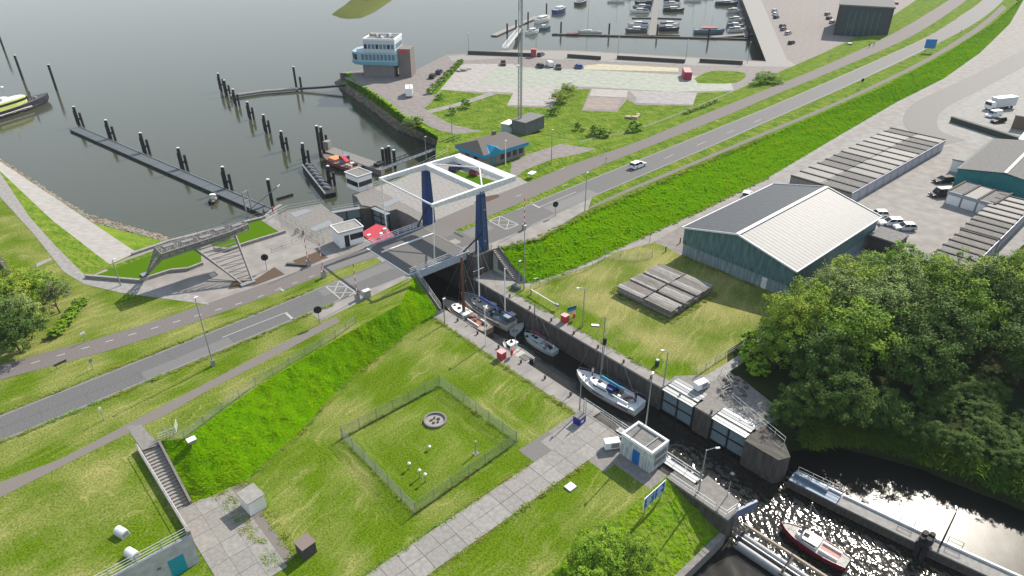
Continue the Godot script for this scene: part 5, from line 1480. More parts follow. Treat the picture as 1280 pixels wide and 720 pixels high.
	for s in [-0.6, 0.6]: part(B.new().rod(Vector3(s, 0, 0), Vector3(s, 2.0, 0), 0.05, 5), "post", M.galv, t)
	for i in 3: part(B.new().box(Vector3(0, 0.7 + i * 0.42, 0.06), Vector3(1.7, 0.42, 0.06)), "board_stripe", [paint(0.55, 0.62, 0.66), paint(0.05, 0.3, 0.28), paint(0.02, 0.05, 0.25)][i], t)
	sheet("kerb_path", strip([Vector2(70.36, -75.01), Vector2(73.28, -74.63), Vector2(76.39, -74.16), Vector2(84.51, -72.9), Vector2(90.61, -72.97)], 0.9), 0.02, M.concrete_pale)
	sheet("gravel_track", strip(smooth([Vector2(71.89, -38.56), Vector2(75.6, -38.23), Vector2(81.66, -38.04), Vector2(90.47, -38.75), Vector2(97.85, -38.39)], 3), 1.5), 0.016, M.concrete_pale)
	railing("field_fence", "thin post fence along the gravel track beside dark trees", [Vector3(71.33, 0, -40.05), Vector3(76.48, 0, -40.02), Vector3(83.05, 0, -39.57), Vector3(92.57, 0, -39.94)], 1.2, 3, 2.2, M.wire)
	bar_fence("short mesh fence at the corner of the eastern field by embankment", [Vector3(89.31, 0, -72.83), Vector3(90.34, 0, -70.18), Vector3(92.78, 0, -67.98), Vector3(95.55, 0, -66.78)], 1.3, 2.4, 0.2)
	railing("field_fence", "low wire fence along embankment foot path on eastern field", [Vector3(70.43, 0, -73.46), Vector3(75.58, 0, -72.95), Vector3(83.15, 0, -71.66), Vector3(88.47, 0, -72.29)], 0.9, 2, 2.0, M.wire)
	# rubble on the quay
	for i in 26:
		var s := rng.randf_range(0.2, 0.55)
		t = null
		single(B.new().box(Vector3(70.2 + rng.randf() * 5.5, 0.0, -37.0 + rng.randf() * 4.0), Vector3(s * 1.4, s * 0.6, s), rng.randf() * 3), "rubble_stone", M.rock if i % 3 else M.concrete, "grey rubble stone lying in the shade beside eastern lock gates", "stone", "rubble on the eastern quay")
	# big blue sign by the canal
	t = thing("canal_sign", "large blue two panel notice sign on posts beside the canal", "sign", Vector3(48.0, -0.6, -29.6), 0.04)
	for s in [-1.5, 1.5]: part(B.new().rod(Vector3(s, 0, 0), Vector3(s, 2.9, 0), 0.07, 6), "post", M.galv, t)
	part(B.new().box(Vector3(0, 1.2, 0.06), Vector3(4.1, 1.75, 0.06)), "board", M.white, t)
	for s in [-1, 1]:
		var pn := part(B.new().box(Vector3(s * 0.98, 1.32, 0.1), Vector3(1.8, 1.5, 0.05)), "blue_panel", paint(0.0, 0.1, 0.36), t)
		var rows2 := [0.95, 0.6, 0.75, 0.4] if s < 0 else [0.7, 0.9, 0.5, 0.8]
		for i in 4: part(B.new().box(Vector3(s * 0.98 - 0.3 + rows2[i] * 0.3, 2.5 - i * 0.34, 0.13), Vector3(rows2[i] * 1.3, 0.13, 0.02)), "text_line", M.white, pn)
	# lamps round the lock
	lamp_post("tall lamp post on the eastern quay by the lowered white boom", Vector3(69.6, 0, -74.2), 12.0, 0.0, 0.0)
	lamp_post("lamp post with side arm on eastern quay beyond red cabinet", Vector3(68.67, 0, -59.59), 7.0, 0.9, 2.6)
	lamp_post("lamp post on eastern quay near the little green bin", Vector3(65.92, 0.03, -41.71), 6.0, 0.6, 2.4)
	lamp_post("tall leaning grey mast beside the pump house roof", Vector3(55.2, 0.03, -36.6), 10.5, 0.0, 0.4)
	lamp_post("white headed lamp post on the canal quay head", Vector3(53.4, 0.03, -27.2), 6.4, 1.1, -0.6, M.galv)
	lamp_post("short lamp post beside the ladder frame and blue container", Vector3(53.0, 0, -45.6), 5.4, 0.7, 0.3)
	lamp_post("thin lamp post at the western quay by the bright embankment foot", Vector3(52.88, 0, -74.74), 4.5, 0.0, 0.0)
	lamp_post("white lamp post on western quay near small motor boat", Vector3(53.88, 0, -65.83), 6.5, 0.5, 0.5, M.white)
	lamp_post("thin lamp post beside the small teal box on eastern stairs", Vector3(70.11, 0, -75.98), 4.5, 0.0, 0.0, M.gate)
	t = thing("signal_post", "black signal light on a post at the quay head tip", "signal", Vector3(55.3, 0.03, -24.6))
	part(B.new().rod(Vector3.ZERO, Vector3(0, 3.0, 0), 0.06, 6), "post", M.galv, t)
	part(B.new().box(Vector3(0, 2.5, 0), Vector3(0.45, 1.0, 0.4)), "signal_head", M.black, t)
	t = thing("signal_post", "black signal light on a long post beside eastern quay lamp", "signal", Vector3(62.55, 0, -49.97))
	part(B.new().rod(Vector3.ZERO, Vector3(0, 5.2, 0), 0.06, 6), "post", M.galv, t)
	part(B.new().box(Vector3(0, 4.4, 0), Vector3(0.4, 1.1, 0.4)), "signal_head", M.black, t)
	t = thing("fender_beam", "blue steel fender beam fixed at the tip of quay head", "fender", Vector3(55.6, -1.2, -22.4), -0.25)
	part(B.new().box(Vector3(0, 0, 0), Vector3(3.4, 1.2, 0.3)), "beam", paint(0.10, 0.14, 0.24), t)
	for s in [-1.2, 0.0, 1.2]: part(B.new().box(Vector3(s, -0.1, -0.2), Vector3(0.2, 1.4, 0.2)), "bracket", M.black, t)
	t = thing("round_tank", "low dark green dome beside the eastern stairs foot", "tank", Vector3(68.76, 0, -75.33))
	part(B.new().ball(Vector3(0, 0.2, 0), Vector3(0.95, 0.75, 0.95), 12), "dome", mt("dome_green", 0.05, 0.075, 0.06, 0.7), t)
	part(B.new().rod(Vector3(0, 0, 0), Vector3(0, 0.15, 0), 1.05, 14), "plinth", M.concrete, t)
	for i in 9:
		var z := -74.0 + i * 5.0
		for e in [[54.9, "western"], [66.1, "eastern"]]:
			if i > 5 and e[0] < 60: continue
			t = thing("bollard", "small black mooring bollard on %s lock coping, number %s from the bridge" % [e[1], ["one", "two", "three", "four", "five", "six", "seven", "eight", "nine"][i]], "bollard", Vector3(e[0], 0.03, z), 0, "lock bollards")
			part(B.new().rod(Vector3.ZERO, Vector3(0, 0.4, 0), 0.14, 8), "stem", M.black, t)
			part(B.new().rod(Vector3(0, 0.36, 0), Vector3(0, 0.46, 0), 0.2, 8), "head", M.black, t)

func lock_boats():
	var a := mid_yaw(Vector3(64.34, -4, -71.26), Vector3(64.29, -4, -85.8))
	var navy := paint(0.01, 0.025, 0.14)
	var s := sailboat("large grey decked yacht with royal blue sail cover under the bridge", Vector3(63.7, CAN, -77.6), PI / 2 + 0.02, 13.2, 3.9, 1.15, 13.5, {"deck": mt("teak_grey", 0.20, 0.215, 0.225, 0.7, "fine", 2.0), "hull": mt("hull_cream", 0.62, 0.58, 0.52, 0.35), "roof": M.deck, "cover": paint(0.015, 0.045, 0.26), "cockpit": paint(0.10, 0.18, 0.26), "mast_at": 0.12, "mast": M.white, "gear": 16, "mast_r": 0.13, "stripe": M.black, "hood": M.deck})
	part(B.new().box(Vector3(-6.2, 2.6, 0), Vector3(1.3, 0.06, 2.0), 0, 0.0), "solar_panel", mt("solar", 0.30, 0.30, 0.32, 0.3), s)
	part(B.new().rod(Vector3(-5.0, 1.6, 0), Vector3(-5.0, 11.0, 0), 0.1, 6), "mizzen_mast", M.white, s)
	part(B.new().rod(Vector3(-5.0, 2.7, 0), Vector3(-6.9, 2.6, 0), 0.16, 6), "mizzen_cover", paint(0.015, 0.045, 0.26), s)
	var d := motorboat("grey inflatable dinghy hanging at the stern of the large yacht", Vector3(64.1, CAN + 0.3, -69.7), 0.3, 3.2, 1.6, 0.45, {"hull": mt("dinghy_grey", 0.34, 0.38, 0.42, 0.5), "cab": 0.0})
	sailboat("old wooden boat with thick brown mast along the western lock wall", Vector3(59.9, CAN, -78.6), PI / 2, 12.5, 3.2, 1.0, 12.0, {"hull": mt("hull_wood", 0.30, 0.22, 0.16, 0.5), "deck": mt("deck_bleached", 0.42, 0.36, 0.32, 0.8, "fine", 2.0), "roof": M.white, "mast": mt("mast_brown", 0.13, 0.05, 0.032, 0.6), "mast_r": 0.3, "gear": 16, "mast_at": 0.02, "cockpit": mt("orange_brown", 0.28, 0.10, 0.06, 0.7)})
	motorboat("small white open motor boat with outboard by the western quay", Vector3(59.5, CAN, -65.0), PI / 2, 6.4, 2.2, 0.6, {"outboard": true, "cab": 0.2, "cab_at": 0.2, "mast": 6.0})
	sailboat("small pale green sloop with furled maroon sails by eastern wall", Vector3(63.9, CAN, -64.3), PI / 2 + 0.03, 7.0, 2.2, 0.7, 7.5, {"hull": mt("hull_celadon", 0.40, 0.46, 0.46, 0.4), "deck": mt("deck_celadon", 0.36, 0.42, 0.42, 0.6), "roof": mt("roof_celadon", 0.42, 0.47, 0.47, 0.6), "mast": mt("mast_maroon", 0.10, 0.04, 0.045, 0.6), "cover": paint(0.13, 0.008, 0.03), "cockpit": M.black, "mast_at": 0.18, "gear": 16})
	sailboat("white yacht with turquoise sail cover in the lock chamber", Vector3(62.7, CAN, -48.9), PI / 2 + 0.07, 11.4, 3.6, 1.1, 13.0, {"deck": mt("deck_white", 0.58, 0.60, 0.62, 0.6), "cover": paint(0.0, 0.22, 0.34), "hood": navy, "stripe": navy, "cockpit": mt("cockpit_grey", 0.3, 0.31, 0.32, 0.7), "stern": 0.82, "gear": 16, "mast_at": 0.12})
	sailboat("small red hulled white decked sailing boat on the glittering canal", Vector3(59.4, CAN, -15.6), PI / 2 + 0.06, 7.6, 2.5, 0.85, 6.2, {"hull": mt("hull_red", 0.16, 0.012, 0.022, 0.4), "cockpit": mt("cockpit_red", 0.42, 0.2, 0.16, 0.7), "mast_at": 0.18, "spread": false})
	# people aboard
	person("person in white top standing on the turquoise covered yacht bow", Vector3(63.1, CAN + 1.2, -52.2), 2.0, Color(0.55, 0.56, 0.58), Color(0.05, 0.06, 0.09), 0.08)
	person("person in dark clothes beside the turquoise covered yacht stern", Vector3(63.6, CAN + 1.1, -44.4), 1.0, Color(0.03, 0.03, 0.045), Color(0.02, 0.02, 0.03), 0.05)
	person("person in dark clothes on the small white motor boat", Vector3(59.5, CAN + 0.6, -66.2), 0.4, Color(0.02, 0.025, 0.03), Color(0.02, 0.02, 0.025), 0.05)
	person("person in grey standing on the red hulled boat", Vector3(59.3, CAN + 0.95, -17.0), 0.8, Color(0.1, 0.11, 0.13), Color(0.25, 0.26, 0.28), 0.08)
	person("seated crew in dark jacket in cockpit of the blue covered yacht", Vector3(63.7, CAN + 1.1, -73.8), 0.8, Color(0.02, 0.03, 0.08), Color(0.1, 0.1, 0.12), 0.05)

func canal_side():
	# floating guide jetty on the right
	var t := thing("guide_jetty", "long narrow concrete guide jetty floating along the glittering canal", "jetty")
	var p := [Vector3(66.4, -2.6, -22.2), Vector3(67.0, -2.6, -16.5), Vector3(68.3, -2.6, -7.4), Vector3(70.0, -2.6, 2.0), Vector3(72.0, -2.6, 12.0)]
	for i in 4:
		part(B.new().bar(p[i] + Vector3(0, -0.1, 0.03), p[i + 1] - Vector3(0, 0.1, 0.03), 1.7, 0.2), "deck_section", M.concrete_pale if i > 0 else mt("jetty_blue", 0.16, 0.22, 0.30, 0.6, "cloud", 4.0), t)
		part(B.new().bar(p[i] + Vector3(-0.75, -0.75, 0), p[i + 1] + Vector3(-0.75, -0.75, 0), 0.3, 1.0), "fender_beam", M.timber_dark, t)
		part(B.new().bar(p[i] + Vector3(0.1, -1.0, 0.1), p[i + 1] + Vector3(0.1, -1.0, -0.1), 1.2, 1.4), "float", M.black, t)
		part(B.new().bar(p[i] + Vector3(0.95, 0.12, 0.1), p[i + 1] + Vector3(0.95, 0.12, -0.1), 0.2, 0.3), "edge_beam", M.steel_white, t)
	part(B.new().box(Vector3(67.0, -2.55, -20.0), Vector3(0.5, 0.4, 4.0), 0.06), "ramp", M.jetty_blue, t)
	t = thing("mooring_dolphin", "black clustered timber dolphin halfway along the guide jetty", "mooring pile", Vector3(67.6, -4, -7.2))
	for i in 6: part(B.new().rod(Vector3(-0.5 + (i % 3) * 0.5, -2, -0.3 + (i / 3) * 0.6), Vector3(-0.5 + (i % 3) * 0.5, 2.9 + 0.25 * (i % 2), -0.3 + (i / 3) * 0.6), 0.3, 8), "pile", M.pile, t)
	part(B.new().box(Vector3(0, 1.9, 0), Vector3(2.0, 0.5, 1.4)), "waling", M.black, t)
	lamp_post("white globe lamp on thin post halfway along guide jetty", Vector3(68.4, -2.5, -5.9), 5.6, 0.4, 0.4, M.gate_frame)
	for a in [[-9.6, "before"], [-4.9, "after"]]: railing("railing", "short steel railing on guide jetty just %s the black dolphin" % a[1], [Vector3(68.9 + (a[0] + 9.6) * 0.18, -2.55, a[0] - 0.7), Vector3(69.1 + (a[0] + 9.6) * 0.18, -2.55, a[0] + 0.7)], 1.1, 2, 1.4, M.wire)
	railing("railing", "pale railing on the shaded blue end of guide jetty", [Vector3(67.3, -2.5, -21.9), Vector3(68.0, -2.5, -16.6)], 1.0, 2, 1.6)
	# pipes beside the quay head
	t = thing("fender_pontoon", "floating pontoon of two fat grey pipes beside the canal", "pontoon")
	for a in [[Vector3(53.2, -3.6, -21.6), Vector3(53.9, -3.6, 8.0)], [Vector3(54.6, -3.6, -21.9), Vector3(55.4, -3.6, 8.0)]]:
		part(B.new().rod(a[0], a[1], 0.52, 14), "pipe", mt("pipe_grey", 0.22, 0.225, 0.24, 0.45, "cloud", 3.0), t)
	for i in 5: part(B.new().bar(Vector3(52.7 + i * 0.15, -3.1, -21.4 + i * 5.4), Vector3(56.0 + i * 0.15, -3.1, -21.6 + i * 5.4), 0.3, 0.2), "cross_member", M.black, t)
	part(B.new().bar(Vector3(55.9, -3.1, -22.2), Vector3(56.8, -3.1, 8.0), 0.22, 0.35), "timber_rail", mt("rail_timber", 0.36, 0.30, 0.22, 0.8), t)
	part(B.new().bar(Vector3(53.9, -3.0, -21.7), Vector3(54.6, -3.0, 8.0), 0.12, 0.12), "pipe_rail", M.galv, t)

func harbour():
	# long floating pier with pairs of black piles
	var a: Vector3 = Vector3(36.91, -2.3, -237.52)
	var e: Vector3 = Vector3(53.11, -2.3, -140.66)
	var t := thing("floating_pier", "long straight dark floating pier in the harbour at left", "pier")
	for i in 8:
		var p := a.lerp(e, i / 8.0)
		var q := a.lerp(e, (i + 1) / 8.0)
		var g := (q - p).normalized() * 0.06
		part(B.new().bar(p + g + Vector3(0, -0.15, 0), q - g - Vector3(0, 0.15, 0), 3.0, 0.3), "deck_section", mt("pier_deck", 0.11, 0.13, 0.145, 0.7, "fine", 3.0), t)
		part(B.new().bar(p + g + Vector3(0, -0.75, 0), q - g - Vector3(0, 0.75, 0), 2.8, 0.9), "float", M.black, t)
		part(B.new().bar(p + g + Vector3(1.42, 0.1, -0.2), q - g + Vector3(1.42, 0.1, -0.2), 0.12, 0.2), "edge_strip", M.galv, t)
	var pil := [Vector3(39.77, -3, -241.24), Vector3(42.97, -3, -219.71), Vector3(46.53, -3, -200.75), Vector3(49.73, -3, -181.28), Vector3(52.7, -3, -160.33)]
	for i in 5: mooring_pile("black twin pile standing on the long pier, %s from its seaward tip" % ["first", "second", "third", "fourth", "fifth"][i], pil[i] + Vector3(-0.8, 0, 0.2), 6.0)
	t = thing("pier_portal", "pale steel gangway portal at the landward end of long pier", "portal", Vector3(50.35, -2.2, -144.02), 0.5)
	for s in [-0.9, 0.9]: part(B.new().box(Vector3(s, 0, 0), Vector3(0.25, 4.4, 0.25)), "upright", M.galv, t)
	for y in [1.0, 2.2, 4.2]: part(B.new().box(Vector3(0, y, 0), Vector3(2.0, 0.2, 0.2)), "crossbar", M.galv, t)
	part(B.new().bar(Vector3(0, 0.2, 0.5), Vector3(1.6, 6.2, 8.0), 1.4, 0.2), "gangway", M.steel_grey, t)
	# free standing piles in the harbour
	var tr := [Vector3(87.79, -3, -253.23), Vector3(86.66, -3, -245.45), Vector3(83.94, -3, -231.45), Vector3(80.94, -3, -213.21), Vector3(78.62, -3, -196.67), Vector3(75.33, -3, -178.38)]
	for i in 6: mooring_pile("black white capped harbour pile, %s in the row from the north jetty" % ["first", "second", "third", "fourth", "fifth", "sixth"][i], tr[i], 5.4 if i > 0 else 6.2, true, true, "row of harbour piles")
	var lone := [Vector3(43.76, -3, -390.99), Vector3(38.36, -3, -319.98), Vector3(44.12, -3, -294.06)]
	for i in 3: mooring_pile("slender black pile alone in open water %s" % ["at the far left edge", "behind the pilot boat", "right of the pilot boat bow"][i], lone[i], 9.0 if i > 0 else 10.0, false, i > 0, "lone harbour piles")
	mooring_pile("single black pile between the plaza and lock entrance", Vector3(55.84, -3, -143.93), 6.5, false, true, "lone harbour piles")
	single(B.new().bar(Vector3(58.22, -2.8, -146.8), Vector3(62.34, -2.8, -146.99), 0.5, 0.5), "floating_beam", M.black, "short black beam floating in water outside the lock", "beam")
	# jetty to the north
	t = thing("north_jetty", "narrow grey jetty from the tower building into the harbour", "jetty")
	var nj := [Vector3(86.52, -2.3, -241.98), Vector3(98, -2.3, -240.35), Vector3(108.64, -2.3, -235.27), Vector3(115.28, -1.6, -228.58), Vector3(122.07, -0.6, -221.63)]
	for i in 4: part(B.new().bar(nj[i] + Vector3(0, 0, 0), nj[i + 1], 2.2 if i < 2 else 1.2, 0.6), "deck_section", M.concrete if i < 2 else M.black, t)
	mooring_pile("tall black pile beside the middle of north jetty", Vector3(108.89, -3, -237.25), 8.0, false, true, "lone harbour piles")
	mooring_pile("short grey pile beside the north jetty gangway", Vector3(110.18, -3, -236.09), 4.5, false, false, "lone harbour piles")
	# pontoon with fender rolls outside the lock
	var fa: Vector3 = Vector3(73.49, -2, -161)
	var fb: Vector3 = Vector3(68.33, -2, -139.65)
	t = thing("fender_pontoon", "black guide pontoon carrying pale roll fenders before the lock", "pontoon")
	part(B.new().bar(fa - Vector3(0, 0.6, 0), fb - Vector3(0, 0.6, 0), 2.6, 1.4), "float", M.black, t)
	for i in 8:
		var p := fa.lerp(fb, 0.06 + i * 0.115)
		part(B.new().rod(p + Vector3(-0.1, 0.35, -1.0), p + Vector3(0.5, 0.35, 0.9), 0.34, 8), "roll_fender", M.steel_grey, t)
	part(B.new().bar(fa + Vector3(-1.3, 0.25, 0), fb + Vector3(-1.3, 0.25, 0), 0.25, 0.35), "edge_beam", M.galv, t)
	mooring_pile("black white capped pile at seaward end of fender pontoon", Vector3(74.08, -3, -163.33), 6.0, true, true, "lock entrance piles")
	mooring_pile("short black capped pile at lock end of fender pontoon", Vector3(71.96, -3, -146.45), 5.0, true, true, "lock entrance piles")
	# grey work pontoon and piles
	t = thing("work_pontoon", "light grey flat pontoon moored behind the orange workboat", "pontoon")
	var wp := B.new()
	wp.prism(PackedVector2Array([Vector2(81.58, -166.41), Vector2(85, -167.77), Vector2(87.48, -150.14), Vector2(87.38, -145.45), Vector2(84.91, -143.82), Vector2(84.03, -147.69)]), SEA - 0.4, -1.6)
	part(wp, "pontoon_deck", M.concrete, t)
	part(B.new().box(Vector3(83.2, -1.6, -167.6), Vector3(1.8, 2.2, 1.6), 0.5), "shelter", M.concrete_pale, t)
	part(B.new().box(Vector3(86.48, -1.6, -147.04), Vector3(2.4, 0.8, 1.6), 0.3), "winch", M.black, t)
	for i in 2: mooring_pile("tall black pile at the seaward end of grey work pontoon, %s one" % ["nearer", "farther"][i], [Vector3(80.37, -3, -166.8), Vector3(82.94, -3, -169.74)][i], 8.5 if i == 0 else 7.0, i == 1, true, "lock entrance piles")
	for i in 4: mooring_pile("black post in the group of four by the truss gangway, %s" % ["leftmost", "second", "third", "rightmost"][i], [Vector3(88.73, -3, -148.53), Vector3(90.34, -3, -149.49), Vector3(90.31, -3, -147.91), Vector3(90.58, -3, -146.07)][i], [5.0, 4.6, 5.4, 4.8][i], false, i != 1, "lock entrance piles")
	t = thing("truss_gangway", "dark steel truss gangway from the quay down to pontoon", "gangway")
	var ga: Vector3 = Vector3(84.38, -1, -142.9)
	var gb: Vector3 = Vector3(104.9, 3.2, -137.65)
	part(B.new().bar(ga, gb, 1.5, 0.15), "walkway", M.steel_grey, t)
	for s in [-0.75, 0.75]:
		var o: Vector3 = Vector3(-0.45, 0, -0.9).normalized() * s
		part(B.new().rod(ga + o + Vector3(0, 1.1, 0), gb + o + Vector3(0, 1.1, 0), 0.09, 5), "top_chord", M.gate_frame, t)
		var z := B.new()
		for i in 16:
			z.rod(ga.lerp(gb, i / 16.0) + o, ga.lerp(gb, (i + 0.5) / 16.0) + o + Vector3(0, 1.1, 0), 0.05, 4)
			z.rod(ga.lerp(gb, (i + 0.5) / 16.0) + o + Vector3(0, 1.1, 0), ga.lerp(gb, (i + 1) / 16.0) + o, 0.05, 4)
		part(z, "truss_side", M.gate_frame, t)
	# boats
	var wb := thing("workboat", "dark hulled workboat with orange deck moored outside the lock", "boat", (Vector3(79.77, -3, -163.95) + Vector3(81.63, -3, -149.46)) / 2, mid_yaw(Vector3(81.63, -3, -149.46), Vector3(79.77, -3, -163.95))[1])
	boat_hull(wb, 14.5, 4.6, 1.3, mt("work_hull", 0.05, 0.02, 0.03, 0.5), mt("work_deck", 0.22, 0.14, 0.11, 0.8, "fine", 2.0), 0.8)
	part(B.new().box(Vector3(1.8, 1.3, 0), Vector3(3.0, 0.7, 2.6)), "hold_cover", mt("hold_orange", 0.62, 0.24, 0.09, 0.7), wb)
	part(B.new().box(Vector3(-1.6, 1.3, 0.3), Vector3(1.9, 2.0, 1.9)), "wheelhouse", mt("wheelhouse_blue", 0.16, 0.2, 0.27, 0.6), wb)
	part(B.new().box(Vector3(-1.6, 2.4, 0.3), Vector3(1.96, 0.6, 1.96)), "windows", M.glass_dark, wb)
	part(B.new().bar(Vector3(-2.2, 3.4, -0.6), Vector3(-4.8, 2.6, -1.0), 1.1, 0.3), "red_canvas", paint(0.5, 0.03, 0.03), wb)
	for i in 4: part(B.new().box(Vector3(-4.2 - (i % 2) * 1.2, 1.3, -0.9 + (i / 2) * 1.6), Vector3(0.9, 0.5, 0.9), i * 0.5), "deck_box", [M.deck, paint(0.5, 0.3, 0.25), M.white, M.black][i], wb)
	for s in [-1, 1]: part(B.new().bar(Vector3(-6.5, 0.9, s * 2.0), Vector3(2.5, 1.0, s * 2.35), 0.18, 0.25), "rubbing_strake", mt("strake_red", 0.45, 0.06, 0.07, 0.6), wb)
	part(B.new().rod(Vector3(-1.2, 3.3, 0.3), Vector3(-1.2, 5.6, 0.3), 0.06, 5), "mast", M.galv, wb)
	var pb := thing("pilot_boat", "black and yellow green pilot vessel at the far left edge", "boat", (Vector3(19.83, -3, -267.07) + Vector3(37.44, -3, -278.64)) / 2, mid_yaw(Vector3(19.83, -3, -267.07), Vector3(37.44, -3, -278.64))[1])
	boat_hull(pb, 25.0, 6.2, 2.0, mt("pilot_hull", 0.016, 0.016, 0.03, 0.4), mt("pilot_deck", 0.09, 0.085, 0.09, 0.8, "fine", 3.0), 0.85, 0.3)
	var lime := mt("pilot_lime", 0.50, 0.55, 0.14, 0.5)
	part(B.new().prism(rounded(-9.5, 3.5, 2.2, 1.6), 2.0, 4.3), "superstructure", lime, pb)
	part(B.new().prism(rounded(-9.4, 3.6, 2.24, 1.64), 3.2, 3.9), "windows", M.glass_dark, pb)
	part(B.new().prism(rounded(-9.0, 3.0, 2.1, 1.5), 4.3, 4.5), "roof", M.steel_white, pb)
	part(B.new().box(Vector3(-4, 4.5, 0), Vector3(2.2, 0.9, 1.8)), "roof_unit", M.steel_white, pb)
	part(B.new().rod(Vector3(-3, 4.5, 0), Vector3(-3, 8.4, 0), 0.08, 5), "mast", M.galv, pb)
	part(B.new().ball(Vector3(-3, 8.4, 0), Vector3(0.6, 0.3, 0.6)), "radome", M.white, pb)
	part(B.new().rod(Vector3(5.6, 2, 0.4), Vector3(5.6, 5.2, 0.4), 0.28, 8), "crane_post", M.concrete, pb)
	part(B.new().box(Vector3(4.2, 2.2, -0.8), Vector3(1.4, 1.3, 1.2)), "deck_gear", M.black, pb)
	part(B.new().box(Vector3(6.9, 2.2, 0.6), Vector3(1.0, 0.7, 1.0)), "deck_gear", M.steel_grey, pb)
	for s in [-1, 1]:
		part(B.new().bar(Vector3(-12, 1.15, s * 2.75), Vector3(2.5, 1.25, s * 3.15), 0.16, 0.2), "white_stripe", M.white, pb)
	motorboat("tiny black and white dinghy tied beside the long pier", Vector3(47.16, -3, -156.11), 0.9, 4.2, 1.7, 0.5, {"hull": M.black, "deck": M.black, "cab": 0.2, "outboard": true})

func box_building(called: String, label: String, at: Vector3, yaw: float, size: Vector3, wallm: Material, roofm: Material, win := [], over := 0.25) -> Node3D:
	# plain volume with a roof slab; win: [face, along, y, w, h]
	var t := thing(called, label, "building", at, yaw)
	part(B.new().box(Vector3.ZERO, size), "wall", wallm, t)
	part(B.new().box(Vector3(0, size.y, 0), Vector3(size.x + over, 0.3, size.z + over)), "roof", roofm, t)
	for w in win: face_piece(t, size, w, "window", M.glass_dark)
	return t
func face_piece(t: Node, size: Vector3, w: Array, called: String, m: Material):
	var b := B.new()
	match w[0]:
		"z": b.box(Vector3(w[1], w[2], size.z / 2 + 0.01), Vector3(w[3], w[4], 0.08))
		"-z": b.box(Vector3(w[1], w[2], -size.z / 2 - 0.01), Vector3(w[3], w[4], 0.08))
		"x": b.box(Vector3(size.x / 2 + 0.01, w[2], w[1]), Vector3(0.08, w[4], w[3]))
		"-x": b.box(Vector3(-size.x / 2 - 0.01, w[2], w[1]), Vector3(0.08, w[4], w[3]))
	return part(b, called, m, t)
func garage_row(label: String, a: Vector2, e: Vector2, depth: float, bays: int, cols: int, h: float, roofs: Array, doorm: Material, doors := true):
	# a row of lock-up garages; a to e is the front edge, depth is measured to the north
	var d := (e - a).normalized()
	var L := a.distance_to(e)
	var t := thing("garage_row", label, "garage", Vector3(a.x, 0, a.y), atan2(-d.y, d.x))
	part(B.new().box(Vector3(L / 2, 0, -depth / 2), Vector3(L, h, depth)), "wall", mt("garage_wall", 0.30, 0.27, 0.24, 0.85, "cloud", 5.0), t)
	var bw := L / bays
	var dp := depth / cols
	for c in cols:
		for i in bays:
			part(B.new().box(Vector3((i + 0.5) * bw, h, -(c + 0.5) * dp), Vector3(bw - 0.62, 0.12, dp - 0.45)), "roof_panel", roofs[(i * 3 + c * 2 + i / 3) % roofs.size()], t)
	for i in bays + 1: part(B.new().box(Vector3(i * bw, h, -depth / 2), Vector3(0.42, 0.3, depth)), "roof_joint", M.timber_dark, t)
	part(B.new().box(Vector3(L / 2, h - 0.55, 0.06), Vector3(L + 0.1, 0.72, 0.16)), "fascia", mt("fascia_blue", 0.30, 0.32, 0.38, 0.6), t)
	if doors:
		for i in bays: part(B.new().box(Vector3((i + 0.5) * bw, 0.02, 0.03), Vector3(bw - 0.4, h - 0.65, 0.08)), "garage_door", doorm, t)
	return t

